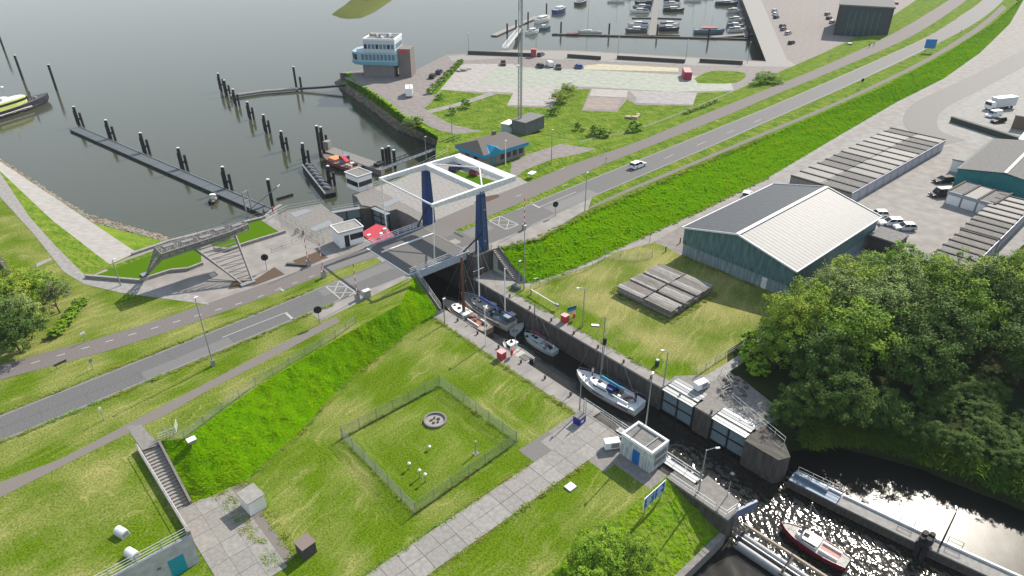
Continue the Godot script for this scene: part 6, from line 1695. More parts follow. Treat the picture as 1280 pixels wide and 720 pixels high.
func warehouse_yard():
	# big hall
	var t := thing("warehouse", "large teal clad warehouse with a ribbed pale metal gable roof", "building")
	var x0 := 100.8
	var x1 := 132.0
	var zn := -63.8
	var zs := -42.0
	var zr := -53.0
	var wall := B.new()
	for s in [[x0, 1], [x1, -1]]:
		var g := [Vector3(s[0], 0, zs), Vector3(s[0], 5.7, zs), Vector3(s[0], 8.2, zr), Vector3(s[0], 5.7, zn), Vector3(s[0], 0, zn)]
		if s[1] > 0:
			wall.tri(g[4], g[3], g[2]); wall.tri(g[4], g[2], g[0]); wall.tri(g[0], g[2], g[1])
		else:
			wall.tri(g[4], g[2], g[3]); wall.tri(g[4], g[0], g[2]); wall.tri(g[0], g[1], g[2])
	wall.quad(Vector3(x0, 5.7, zs), Vector3(x1, 5.7, zs), Vector3(x1, 0, zs), Vector3(x0, 0, zs))
	wall.quad(Vector3(x1, 5.7, zn), Vector3(x0, 5.7, zn), Vector3(x0, 0, zn), Vector3(x1, 0, zn))
	part(wall, "wall", M.cladding_base, t)
	# upper cladding sheets stand proud of the base
	for i in 12:
		var za := lerpf(zn, zs, i / 12.0)
		var zb := lerpf(zn, zs, (i + 1) / 12.0)
		var ya := lerpf(8.2, 5.7, absf(za - zr) / 11.0) - 0.05
		var yb := lerpf(8.2, 5.7, absf(zb - zr) / 11.0) - 0.05
		var b := B.new()
		var o := Vector3(-0.14 - 0.01 * (i % 2), 0, 0)
		b.quad(Vector3(x0, ya, za) + o, Vector3(x0, yb, zb - 0.03) + o, Vector3(x0, 2.3, zb - 0.03) + o, Vector3(x0, 2.3, za) + o)
		b.quad(Vector3(x0, 2.3, za), Vector3(x0, 2.3, za) + o, Vector3(x0, 2.3, zb - 0.03) + o, Vector3(x0, 2.3, zb - 0.03))
		part(b, "cladding_sheet", M.cladding_teal, t)
	for s in [[zs + 0.12, 0.14], [zn - 0.12, -0.14]]: part(B.new().box(Vector3((x0 + x1) / 2, 2.3, s[0]), Vector3(x1 - x0, 3.3, 0.14)), "cladding_sheet", M.cladding_teal, t)
	var door := part(B.new().box(Vector3(x0 - 0.05, 0, -46.8), Vector3(0.1, 2.1, 1.0)), "door", M.steel_white, t)
	part(B.new().box(Vector3(x0 - 0.12, 1.0, -46.5), Vector3(0.05, 0.1, 0.1)), "handle", M.black, door)
	# ribbed roof in sheets
	for s in [[zn - 0.5, zr, "roof_sheet", M.corrugated], [zs + 0.5, zr, "roof_sheet", M.corrugated]]:
		for i in 16:
			var xa := x0 - 0.6 + (x1 - x0 + 1.2) * i / 16.0
			var xb := x0 - 0.6 + (x1 - x0 + 1.2) * (i + 1) / 16.0
			var ye := 5.6
			var b := B.new()
			for k in 2:
				var xc := lerpf(xa, xb, k / 2.0)
				var xd := lerpf(xa, xb, (k + 0.8) / 2.0)
				var xe := lerpf(xa, xb, (k + 0.9) / 2.0)
				var xf := lerpf(xa, xb, (k + 1) / 2.0)
				var q := [[xc, 0.0], [xd, 0.0], [xe, 0.018], [xf, 0.0]]
				for m in 3:
					var pa := Vector3(q[m][0], 8.25 + q[m][1], zr)
					var pb := Vector3(q[m + 1][0], 8.25 + q[m + 1][1], zr)
					var pc := Vector3(q[m + 1][0], ye + q[m + 1][1], s[0])
					var pd := Vector3(q[m][0], ye + q[m][1], s[0])
					if s[0] > zr: b.quad(pa, pb, pc, pd)
					else: b.quad(pd, pc, pb, pa)
			part(b, s[2], s[3], t)
	part(B.new().bar(Vector3(x0 - 0.65, 8.36, zr), Vector3(x1 + 0.65, 8.36, zr), 0.7, 0.14), "ridge_cap", M.steel_white, t)
	for s in [zn - 0.5, zs + 0.5]: part(B.new().bar(Vector3(x0 - 0.6, 5.55, s), Vector3(x1 + 0.6, 5.55, s), 0.2, 0.25), "gutter", M.steel_white, t)
	for s in [x0 - 0.62, x1 + 0.62]:
		for z in [zn - 0.5, zs + 0.5]: part(B.new().bar(Vector3(s, 8.3, zr), Vector3(s, 5.62, z), 0.12, 0.3), "verge_trim", M.steel_white, t)
	box_building("lean_to", "flat grey lean-to shed at the rear end of the warehouse", Vector3(131.2, 0, -38.9), 0.0, Vector3(5.2, 3.0, 5.0), M.timber_dark, M.roofing, [])
	# garages
	var pale := [M.roofing_pale, mt("roofing_a", 0.155, 0.152, 0.15, 0.7, "cloud", 5.0), mt("roofing_b", 0.195, 0.19, 0.187, 0.7, "cloud", 7.0)]
	garage_row("long double row of garages with striped flat roofs beside embankment", Vector2(147.5, -53.4), Vector2(201.5, -53.4), 14.2, 13, 2, 2.6, pale, M.fascia_door if M.has("fascia_door") else mt("fascia_door", 0.34, 0.36, 0.42, 0.5))
	garage_row("garage row with pale flat roofs in the middle right edge", Vector2(146.0, -24.4), Vector2(171.0, -25.0), 6.8, 8, 1, 2.6, pale, M.fascia_door)
	garage_row("garage row with dark weathered roofs half hidden by trees", Vector2(126.5, -24.0), Vector2(145.2, -24.4), 6.6, 6, 1, 2.6, [M.roofing, M.timber, mt("roofing_c", 0.19, 0.175, 0.16, 0.85, "cloud", 4.0)], M.fascia_door)
	garage_row("short white doored garage row in front of teal workshop", Vector2(164.2, -39.8), Vector2(163.6, -30.6), 9.5, 3, 1, 2.7, [M.roofing_pale, pale[1]], M.white)
	# teal workshop
	t = thing("workshop", "teal workshop with a broad low pitched pale grey roof", "building", Vector3(191, 0, -34.0), 0.06)
	part(B.new().box(Vector3(0, 0, 0), Vector3(30, 4.6, 18)), "wall", mt("workshop_teal", 0.02, 0.21, 0.225, 0.55, "cloud", 9.0), t)
	for s in [-1, 1]:
		var b := B.new()
		b.quad(Vector3(-15.3, 5.9, 0), Vector3(15.3, 5.9, 0), Vector3(15.3, 4.55, s * 9.3), Vector3(-15.3, 4.55, s * 9.3))
		b.quad(Vector3(-15.3, 5.75, 0), Vector3(15.3, 5.75, 0), Vector3(15.3, 4.4, s * 9.3), Vector3(-15.3, 4.4, s * 9.3))
		part(b, "roof_slope", M.roofing_pale, t)
	part(B.new().bar(Vector3(-15.3, 5.98, 0), Vector3(15.3, 5.98, 0), 0.5, 0.1), "ridge_cap", M.steel_white, t)
	var gb := B.new()
	for s in [-15.0, 15.0]:
		gb.tri(Vector3(s, 4.6, -9), Vector3(s, 5.85, 0), Vector3(s, 4.6, 9))
	part(gb, "gable", M.workshop_teal, t)
	box_building("annex", "pale flat annex between the workshop and yard", Vector3(189.93, 0, -44.28), 0.1, Vector3(7, 2.8, 5), M.white, M.concrete_pale, [["-x", 0.0, 0.8, 1.4, 1.2]])
	box_building("brick_shed", "small brick shed with pale roof at the right edge", Vector3(241.5, 0, -43.3), 0.1, Vector3(9, 3.6, 9), M.brick, M.concrete_pale, [["-x", 2.0, 1.0, 1.2, 1.2], ["z", -2.0, 1.0, 1.2, 1.2]])
	box_building("teal_shed", "small teal shed at the right edge by the red van", Vector3(215.99, 0, -36.62), 0.1, Vector3(9, 4.0, 7), M.workshop_teal, M.white, [["-x", 0.0, 1.0, 1.5, 1.2]])
	t = thing("yard_wall", "long dark green hedge topped wall in the industrial yard", "wall")
	part(B.new().bar(Vector3(230.7, 0.7, -61.3), Vector3(221.5, 0.7, -38.0), 1.1, 1.4), "wall_face", mt("hedge_wall", 0.06, 0.075, 0.06, 0.9, "fine", 2.0), t)
	part(B.new().bar(Vector3(230.9, 1.45, -61.5), Vector3(221.6, 1.45, -38.0), 1.3, 0.14), "coping", mt("wall_cap", 0.10, 0.11, 0.09, 0.9, "fine", 2.0), t)
	# vehicles of the yard
	t = thing("box_truck", "white box truck with long cargo body in the yard", "truck", Vector3(256.47, 0, -56.57), 2.72)
	part(B.new().box(Vector3(-1.6, 0.9, 0), Vector3(8.0, 2.7, 2.5)), "cargo_box", mt("truck_grey", 0.5, 0.52, 0.54, 0.5), t)
	part(B.new().box(Vector3(-1.6, 3.6, 0), Vector3(8.0, 0.06, 2.5)), "cargo_roof", M.white, t)
	part(B.new().box(Vector3(3.6, 0.6, 0), Vector3(2.0, 2.1, 2.4)), "cab", M.white, t)
	part(B.new().box(Vector3(4.4, 1.6, 0), Vector3(0.5, 0.8, 2.2)), "windscreen", M.glass_dark, t)
	part(B.new().box(Vector3(-0.5, 0.5, 0), Vector3(9.5, 0.4, 1.2)), "chassis", M.black, t)
	for i in 6:
		part(B.new().rod(Vector3([3.4, -2.4, -4.2][i / 2], 0.5, -1.2 if i % 2 else 0.95), Vector3([3.4, -2.4, -4.2][i / 2], 0.5, -0.95 if i % 2 else 1.2), 0.5, 12), "wheel", M.rubber, t)
	car("white van parked beside the box truck in the yard", Vector3(245.61, 0, -54.66), 2.75, M.white, "van")
	car("black car parked beside the white van in the yard", Vector3(240.25, 0, -51.78), 2.75, M.black, "estate")
	car("dark red van in front of the teal shed", Vector3(212.95, 0, -44.47), 2.5, paint(0.12, 0.012, 0.022), "van")
	car("black car with white roof nearest the annex", Vector3(176.87, 0, -44.63), 2.6, M.black, "estate")
	car("dark brown van beside the white garage doors", Vector3(167.63, 0, -41.87), 2.6, paint(0.05, 0.03, 0.03), "van")
	car("white car half hidden behind the warehouse roof end", Vector3(145.62, 0, -46.51), 2.4, M.white, "hatch")
	car("white saloon in the yard, left of the silver hatchback", Vector3(143.57, 0, -43.02), 2.4, M.white, "estate")
	car("silver hatchback in the yard right of the white saloon", Vector3(143.4, 0, -40.09), 2.4, paint(0.5, 0.52, 0.54), "hatch")
	car("white car on the lane behind the warehouse ridge", Vector3(134.76, 0, -70.84), 0.4, M.white, "hatch")
	# bollards along the lane
	for i in 8:
		t = thing("lane_post", "short dark wooden post along the lane behind warehouse", "post", Vector3(99.5 + i * 5.0, 0, -66.6 - i * 0.32), 0, "posts along the lane")
		part(B.new().rod(Vector3.ZERO, Vector3(0, 1.1, 0), 0.13, 6), "post_shaft", M.timber_dark, t)
		part(B.new().rod(Vector3(0, 1.1, 0), Vector3(0, 1.18, 0), 0.15, 6, 0.05), "post_cap", M.white if i == 0 else M.timber, t)
	pole_sign("small dark sign on post where the lane meets field", Vector3(100.3, 0, -71.08), 2.2, 0.4, 0.6, 0.6, M.black)

func marina():
	# concrete floors of a cleared site
	for a in [["site_floor_pale", [Vector2(147.59, -181.7), Vector2(170.87, -197.79), Vector2(190.99, -172.69), Vector2(219.97, -130.17), Vector2(205.63, -119.49), Vector2(188.91, -131.81), Vector2(174.14, -153.46)], "paving_mint"], ["site_floor_west", [Vector2(134.12, -185.27), Vector2(163.38, -209.93), Vector2(177.54, -197.18), Vector2(173.67, -167.19), Vector2(165.09, -158.78), Vector2(147.82, -145.95), Vector2(138.85, -156.41), Vector2(149.84, -165.63), Vector2(142.37, -173.72)], "site_grey"], ["site_floor_middle", [Vector2(172.57, -152.04), Vector2(179.83, -142.72), Vector2(172.51, -137.31), Vector2(165.26, -146.43)], "site_grey"], ["site_floor_stones", [Vector2(163.64, -145.3), Vector2(170.64, -137.71), Vector2(158.99, -130.06), Vector2(152.96, -137.8)], "site_brown"], ["site_floor_east", [Vector2(179.83, -142.72), Vector2(194.08, -125.8), Vector2(181.19, -118.29), Vector2(169.47, -131.27), Vector2(174.22, -134.49)], "site_pink"], ["yellow_strip", [Vector2(195.79, -177.14), Vector2(202.71, -174.52), Vector2(218.81, -151.1), Vector2(213.57, -147.28), Vector2(190.99, -172.69)], "site_yellow"]]:
		if not M.has(a[2]):
			var c: Array = {"paving_mint": [0.32, 0.345, 0.29], "site_grey": [0.36, 0.335, 0.315], "site_brown": [0.27, 0.22, 0.19], "site_pink": [0.31, 0.29, 0.285], "site_yellow": [0.45, 0.40, 0.27]}[a[2]]
			mt(a[2], c[0], c[1], c[2], 0.85, "cloud", 18.0)
		var y := 2.53
		if a[0] == "yellow_strip" or a[0] == "site_floor_east": y = 2.545
		if a[0] == "site_floor_west": y = 2.52
		sheet(a[0], a[1], y, M[a[2]])
	# grass of the marina land
	sheet("marina_grass", [Vector2(108.04, -164.89), Vector2(120.26, -171.95), Vector2(135.1, -184.38), Vector2(141.09, -172.17), Vector2(148.5, -164.16), Vector2(137.67, -155.08), Vector2(146.58, -144.71), Vector2(163.61, -157.33), Vector2(172.18, -152.4), Vector2(151.34, -136.95), Vector2(157.87, -128.8), Vector2(171.22, -135.91), Vector2(168.23, -129.95), Vector2(180.44, -117.76), Vector2(194.27, -125.63), Vector2(204.93, -118.75), Vector2(235.84, -123.92), Vector2(225.8, -121.8), Vector2(181.54, -116.78), Vector2(148.68, -114.06), Vector2(128.88, -118.03), Vector2(123.77, -137.46), Vector2(111.98, -140.47), Vector2(104.03, -144.87)], 2.51, M.grass)
	sheet("marina_grass_oval", smooth([Vector2(209.81, -137.75), Vector2(223.67, -139.86), Vector2(230.13, -132.37), Vector2(225.18, -127.05), Vector2(213.63, -125.18), Vector2(204.91, -133.03)], 4), 2.56, M.grass)
	sheet("marina_lane", strip(smooth([Vector2(122.1, -219.87), Vector2(117.49, -183.03), Vector2(112.88, -163.76), Vector2(111.07, -149.88), Vector2(115.45, -134.6)], 3), 6.0), 2.53, M.brick_paving)
	sheet("marina_footpath", strip(smooth([Vector2(116.18, -166.33), Vector2(128.64, -166.81), Vector2(143.97, -169.57)], 3), 3.0), 2.535, M.paving)
	sheet("quay_strip", [Vector2(168.22, -224.7), Vector2(194.26, -215.75), Vector2(212.59, -197.12), Vector2(251.49, -134.28), Vector2(262, -132), Vector2(253.44, -121.67), Vector2(226.97, -149.06), Vector2(185.08, -205.55), Vector2(163.22, -215.63)], 2.53, M.concrete_pale)
	sheet("quay_road_east", [Vector2(251.49, -134.28), Vector2(393.11, -232.3), Vector2(417.47, -248.52), Vector2(425.7, -241.11), Vector2(257.62, -128.77)], 2.54, M.concrete_pale)
	sheet("green_strip", [Vector2(128.38, -182.28), Vector2(164.63, -212.49), Vector2(165.54, -211.67), Vector2(129.91, -180.9)], 2.56, M.grass_lush)
	# quay walls down to the water
	var t := thing("quay_wall", "long concrete quay wall of the marina basin", "wall")
	var q := [Vector2(122, -228), Vector2(138, -226), Vector2(144.51, -212.83), Vector2(170.05, -227.1), Vector2(195.33, -216.94), Vector2(213.74, -198.21), Vector2(253.21, -134.6), Vector2(262, -133), Vector2(700, -455)]
	for i in q.size() - 1: part(B.new().bar(Vector3(q[i].x, -0.9, q[i].y), Vector3(q[i + 1].x, -0.9, q[i + 1].y), 0.8, 6.86), "wall_section", M.concrete_dark if i > 6 else M.concrete, t)
	# tower building: stepped pale blue office on the tip
	t = thing("harbour_office", "stepped white and pale blue harbour office tower on quay tip", "building", Vector3(132.6, 2.5, -216.2), -0.84)
	var ow := mt("office_blue", 0.36, 0.52, 0.58, 0.55, "cloud", 9.0)
	part(B.new().box(Vector3(0, 0, 0), Vector3(11.0, 4.2, 10.0)), "base_storey", mt("office_base", 0.22, 0.21, 0.20, 0.8, "cloud", 9.0), t)
	var mid := B.new()
	mid.prism(PackedVector2Array([Vector2(-9.5, -3.0), Vector2(-8.2, -4.8), Vector2(-6, -5.6), Vector2(7, -5.6), Vector2(7, 5.6), Vector2(-6, 5.6), Vector2(-8.2, 4.8), Vector2(-9.5, 3.0)]), 4.2, 8.4)
	part(mid, "middle_storey", ow, t)
	var rail := B.new()
	rail.prism(PackedVector2Array([Vector2(-9.8, -3.1), Vector2(-8.4, -5.0), Vector2(-6, -5.9), Vector2(7.2, -5.9), Vector2(7.2, 5.9), Vector2(-6, 5.9), Vector2(-8.4, 5.0), Vector2(-9.8, 3.1)]), 4.5, 5.3)
	part(rail, "blue_band", mt("office_band", 0.10, 0.33, 0.42, 0.5), t)
	part(B.new().box(Vector3(1.0, 8.4, 0), Vector3(11.0, 4.0, 10.4)), "top_storey", mt("office_white", 0.46, 0.53, 0.57, 0.6), t)
	part(B.new().box(Vector3(1.0, 12.4, 0), Vector3(10.2, 0.16, 9.6)), "roof", M.roofing, t)
	for s in [-1, 1]:
		part(B.new().box(Vector3(1.0 + s * 5.4, 12.4, 0), Vector3(0.3, 0.6, 10.5)), "parapet", M.white, t)
		part(B.new().box(Vector3(1.0, 12.4, s * 5.1), Vector3(10.4, 0.6, 0.3)), "parapet", M.white, t)
	part(B.new().box(Vector3(-4.0, 8.4, -3.4), Vector3(2.4, 4.6, 2.4)), "stair_tower", M.concrete, t)
	part(B.new().box(Vector3(9.2, 0, 0.8), Vector3(4.4, 9.5, 6.5)), "brick_tower", mt("office_brick", 0.20, 0.178, 0.165, 0.85, "cloud", 5.0), t)
	part(B.new().box(Vector3(9.2, 8.2, 4.1), Vector3(2.4, 0.9, 0.1)), "red_sign", paint(0.5, 0.03, 0.05), t)
	for i in 9:
		part(B.new().box(Vector3(-5.0 + i * 1.35, 5.9, 5.62), Vector3(1.0, 1.9, 0.08)), "window", M.glass_blue, t)
		if i < 8: part(B.new().box(Vector3(-3.8 + i * 1.35, 9.6, 5.22), Vector3(0.95, 1.5, 0.08)), "window", M.glass_blue if i % 3 else M.glass_dark, t)
	for i in 6: part(B.new().box(Vector3(6.55, 9.6, -4.0 + i * 1.5), Vector3(0.08, 1.5, 0.9)), "window", M.glass_blue, t)
	for i in 4: part(B.new().box(Vector3(-9.0 + i * 0.5, 5.9, 3.5 + i * 0.62), Vector3(0.6, 1.9, 0.1), 0.9), "window", M.glass_dark, t)
	for i in 7: part(B.new().box(Vector3(-2 + i * 1.1, 12.56, -2 + (i * 5 % 4) * 1.2), Vector3(0.7, 0.6 + 0.3 * (i % 3), 0.7)), "roof_unit", M.white if i % 2 else M.steel_grey, t)
	railing("railing", "balcony railing round the harbour office terrace", [Vector3(129.6, 10.9, -210.4), Vector3(126.4, 10.9, -214.0), Vector3(123.6, 10.9, -217.2)], 1.1, 2, 1.6, M.white)
	# lattice mast
	t = thing("lattice_mast", "tall thin grey lattice antenna mast rising out of frame", "mast", Vector3(122.4, 3.2, -132.7))
	var mm: Material = M.steel_grey
	for k in 3:
		var o := Vector3(0.55 * cos(TAU * k / 3), 0, 0.55 * sin(TAU * k / 3))
		part(B.new().rod(o, o + Vector3(0, 46, 0), 0.1, 5), "leg", mm, t)
	var lat := B.new()
	for i in 40:
		for k in 3:
			var o := Vector3(0.55 * cos(TAU * k / 3), 0, 0.55 * sin(TAU * k / 3))
			var p := Vector3(0.55 * cos(TAU * (k + 1) / 3), 0, 0.55 * sin(TAU * (k + 1) / 3))
			lat.rod(o + Vector3(0, i * 1.15, 0), p + Vector3(0, (i + 1) * 1.15, 0), 0.055, 3)
			lat.rod(o + Vector3(0, i * 1.15, 0), p + Vector3(0, i * 1.15, 0), 0.03, 3)
	part(lat, "lattice", mm, t)
	for s in [[-1.0, 33], [1.0, 33], [0.0, 35], [-0.9, 28]]: part(B.new().box(Vector3(s[0], s[1], 0.6), Vector3(0.35, 2.4, 0.3)), "antenna", M.white if s[0] else M.steel_grey, t)
	part(B.new().rod(Vector3(-0.7, 17.0, 0), Vector3(-0.7, 17.5, 0), 0.6, 10), "dish", M.white, t)
	# cabin of the mast
	t = thing("equipment_cabin", "corrugated grey equipment cabin at the foot of lattice mast", "cabin", (Vector3(119.19, 3.2, -129.22) + Vector3(128.77, 3.2, -130.9)) / 2 + Vector3(0.6, 0, -1.8), 0.18)
	part(B.new().box(Vector3.ZERO, Vector3(8.6, 3.4, 4.6)), "wall", mt("cabin_grey", 0.17, 0.18, 0.195, 0.7, "streak", 3.0), t)
	part(B.new().box(Vector3(0, 3.4, 0), Vector3(8.9, 0.16, 4.9)), "roof", M.roofing, t)
	for i in 14: part(B.new().box(Vector3(-4.1 + i * 0.63, 0.05, 2.32), Vector3(0.16, 3.25, 0.06)), "rib", M.cabin_grey, t)
	t = thing("cabinet", "pale blue glass shelter behind the corrugated cabin", "shelter", Vector3(120.67, 3.2, -135.31), 0.3)
	part(B.new().box(Vector3.ZERO, Vector3(4.0, 2.2, 2.4)), "housing", mt("shelter_glass", 0.30, 0.38, 0.42, 0.3), t)
	part(B.new().box(Vector3(0, 2.2, 0), Vector3(4.3, 0.12, 2.7)), "roof", M.white, t)
	# brick building with blue fascia
	t = thing("pavilion", "brick pavilion with dark roof and bright blue fascia", "building", Vector3(102.2, R, -120.6), 0.02)
	part(B.new().box(Vector3.ZERO, Vector3(13.0, 2.9, 9.0)), "wall", mt("pavilion_wall", 0.30, 0.275, 0.26, 0.85, "fine", 3.0), t)
	part(B.new().box(Vector3(0, 2.5, 0), Vector3(14.4, 0.85, 10.4)), "fascia", mt("fascia_bright", 0.0, 0.25, 0.44, 0.5), t)
	var rf := B.new()
	for s in [-1, 1]:
		rf.quad(Vector3(-4.5, 5.2, 0), Vector3(4.5, 5.2, 0), Vector3(7.3, 3.35, s * 5.3), Vector3(-7.3, 3.35, s * 5.3))
		rf.tri(Vector3(s * 4.5, 5.2, 0), Vector3(s * 7.3, 3.35, -5.3), Vector3(s * 7.3, 3.35, 5.3))
	part(rf, "roof", mt("pavilion_roof", 0.12, 0.105, 0.10, 0.8, "fine", 3.0), t)
	var gable := B.new()
	gable.tri(Vector3(-5.4, 3.3, 5.32), Vector3(-3.6, 4.6, 5.32), Vector3(-1.8, 3.3, 5.32))
	gable.quad(Vector3(-5.4, 3.36, 5.32), Vector3(-3.6, 4.66, 5.32), Vector3(-3.6, 4.5, 2.0), Vector3(-5.4, 3.9, 3.6)); gable.quad(Vector3(-3.6, 4.66, 5.32), Vector3(-1.8, 3.36, 5.32), Vector3(-1.8, 3.9, 3.6), Vector3(-3.6, 4.5, 2.0))
	part(gable, "entrance_gable", M.fascia_bright, t)
	for i in 4: part(B.new().box(Vector3(-0.8 + i * 2.0, 0.8, 4.52), Vector3(1.2, 1.2, 0.08)), "window", M.glass_dark, t)
	part(B.new().box(Vector3(-3.6, 0, 4.54), Vector3(1.6, 2.2, 0.08)), "door", M.glass_blue, t)
	for i in 2: part(B.new().box(Vector3(-6.52, 0.8, -1.5 + i * 3.0), Vector3(0.08, 1.2, 1.4)), "window", M.glass_dark, t)
	part(B.new().box(Vector3(1.5, 4.6, -1.0), Vector3(0.8, 1.2, 0.8)), "chimney", M.brick, t)
	# dark parked vehicle group by the pavilion
	car("dark blue car in the shade beside the pavilion", Vector3(90.47, 4, -119.48), 0.4, paint(0.012, 0.016, 0.06), "estate")
	car("red car half hidden by the bridge counterweight", Vector3(92.27, 4, -114.43), 0.4, paint(0.2, 0.012, 0.03), "hatch")
	sheet("pavilion_lawn", [Vector2(88.97, -120.83), Vector2(90.38, -118.17), Vector2(92.66, -106.86), Vector2(89.15, -106.27), Vector2(87.48, -110.26)], R + 0.03, M.lawn)
	t = thing("map_table", "white topped map table on grass beside the cycle path", "sign", Vector3(99.88, 4, -104.24), 0.3)
	for s in [-0.6, 0.6]: part(B.new().rod(Vector3(s, 0, 0), Vector3(s, 1.1, 0), 0.06, 5), "post", M.galv, t)
	part(B.new().box(Vector3(0, 1.1, 0), Vector3(2.0, 0.1, 1.3)), "table_top", M.white, t)
	# grand gabled building at the top right
	t = thing("glass_hall", "dark glass fronted gabled hall at the top right", "building", Vector3(329.35, 2.5, -133.88) + Vector3(0.91, 0, -0.4) * 17.0, -1.15)
	part(B.new().box(Vector3(0, 0, 0), Vector3(22, 12.5, 34)), "wall", mt("hall_dark", 0.04, 0.045, 0.05, 0.6, "cloud", 8.0), t)
	part(B.new().box(Vector3(0, 0.2, 17.05), Vector3(15, 10.5, 0.12)), "glass_front", mt("hall_glass", 0.03, 0.06, 0.07, 0.1), t)
	for i in 6: part(B.new().box(Vector3(-6 + i * 2.4, 0.2, 17.15), Vector3(0.14, 10.5, 0.12)), "mullion", M.steel_grey, t)
	part(B.new().box(Vector3(0, 12.5, 0), Vector3(22.6, 0.5, 34.6)), "roof", M.roofing, t)
	for s in [-3.2, 3.4]: part(B.new().bar(Vector3(s, 0.4, 17.4), Vector3(s, 7.4, 17.4), 0.4, 0.3), "flag_banner", M.steel_white, t)
	# vehicles
	t = thing("motorhome", "white motorhome parked on the harbour lane", "motorhome", Vector3(123.02, 2.5, -185.78), 0.95)
	part(B.new().box(Vector3(-0.7, 0.5, 0), Vector3(5.2, 2.4, 2.2)), "living_box", M.white, t)
	part(B.new().box(Vector3(2.4, 0.4, 0), Vector3(1.4, 1.2, 2.0)), "cab", M.white, t)
	part(B.new().bar(Vector3(2.9, 1.6, 0), Vector3(1.9, 2.4, 0), 1.8, 0.06), "windscreen", M.glass_dark, t)
	for s in [-1, 1]: part(B.new().box(Vector3(-1.0, 1.7, s * 1.11), Vector3(1.2, 0.6, 0.04)), "window", M.glass_dark, t)
	for i in 3: part(B.new().box(Vector3(-2.6 + i * 1.5, 2.9, 0.3), Vector3(0.5, 0.12, 0.5)), "roof_hatch", M.steel_grey, t)
	for i in 4: part(B.new().rod(Vector3(2.2 if i < 2 else -2.0, 0.36, (-1.0 if i % 2 else 0.8)), Vector3(2.2 if i < 2 else -2.0, 0.36, (-0.8 if i % 2 else 1.0)), 0.36, 10), "wheel", M.rubber, t)
	var cs := [["black car nearest the harbour office hedge", Vector3(142.56, 2.5, -199.87), 0.7, M.black, "estate"], ["dark blue car beside the black one near harbour office", Vector3(147.82, 2.5, -203.17), 0.7, paint(0.015, 0.02, 0.05), "estate"], ["maroon pick-up on the quay at left of the lattice mast", Vector3(174.18, 2.5, -198.39), 0.9, paint(0.10, 0.03, 0.05), "pickup"], ["dark green car left of the white van on the quay", Vector3(181.7, 2.5, -186.26), 1.1, paint(0.03, 0.04, 0.035), "estate"], ["white van in the quay car row", Vector3(185.28, 2.5, -184.81), 1.1, M.white, "van"], ["dark grey pick-up right of the white van on quay", Vector3(184.93, 2.5, -179.87), 0.9, paint(0.06, 0.06, 0.065), "pickup"], ["bright blue small car on the quay", Vector3(191.34, 2.5, -175.83), 1.1, paint(0.02, 0.10, 0.35), "hatch"], ["small grey car by the red kiosk on quay", Vector3(195.53, 2.5, -200.11), 0.4, paint(0.1, 0.1, 0.105), "hatch"]]
	for c in cs: car(c[0], c[1], c[2], c[3], c[4])
	var lot := [[Vector3(365.75, 2.5, -195.99), "silver", 0.5], [Vector3(356.32, 2.5, -190.17), "white", 0.75], [Vector3(347.35, 2.5, -184.63), "black", 0.02], [Vector3(326.3, 2.5, -169.36), "black", 0.03], [Vector3(318.76, 2.5, -164.75), "grey", 0.2], [Vector3(311.07, 2.5, -158.12), "silver", 0.5], [Vector3(291.6, 2.5, -145.96), "black", 0.015]]
	var ord := ["first", "second", "third", "fourth", "fifth", "sixth", "seventh"]
	for i in 7: car("%s car, %s from the top in the western parking row" % [lot[i][1], ord[i]], lot[i][0], 0.12, paint(lot[i][2], lot[i][2], lot[i][2] * 1.04), "estate" if i % 2 else "hatch")
	var lot2 := [[Vector3(376.52, 2.5, -171.98), "grey", 0.15], [Vector3(364.98, 2.5, -165.45), "black", 0.02], [Vector3(354.72, 2.5, -158.77), "silver", 0.45]]
	for i in 3: car("%s car, %s in the row before the glass hall" % [lot2[i][1], ord[i]], lot2[i][0], 0.12, paint(lot2[i][2], lot2[i][2], lot2[i][2] * 1.04), "estate")
	car("silver car alone beside the grass slope near glass hall", Vector3(304.83, 2.5, -127.19), 0.6, paint(0.5, 0.5, 0.52), "hatch")
	car("red car at the top edge behind glass hall", Vector3(429.2, 4, -159.31), 0.7, paint(0.3, 0.02, 0.02), "hatch")
	t = thing("shipping_container", "dark red shipping container on the pale concrete site", "container", Vector3(208.52, 2.55, -140.19), 0.72)
	part(B.new().box(Vector3.ZERO, Vector3(7.5, 2.6, 2.6)), "shell", mt("container_red", 0.32, 0.02, 0.06, 0.6), t)
	for i in 12: part(B.new().box(Vector3(-3.4 + i * 0.62, 0.1, 1.31), Vector3(0.2, 2.4, 0.06)), "rib", M.container_red, t)
	part(B.new().box(Vector3(0, 2.6, 0), Vector3(7.4, 0.06, 2.5)), "roof", mt("container_roof", 0.45, 0.22, 0.24, 0.7), t)
	t = thing("kiosk", "small red kiosk on the quay edge", "kiosk", Vector3(192.22, 2.55, -200.77), 0.7)
	part(B.new().box(Vector3.ZERO, Vector3(2.0, 2.8, 2.0)), "wall", paint(0.3, 0.05, 0.05), t)
	part(B.new().box(Vector3(0, 2.8, 0), Vector3(2.3, 0.2, 2.3)), "roof", paint(0.4, 0.12, 0.1), t)
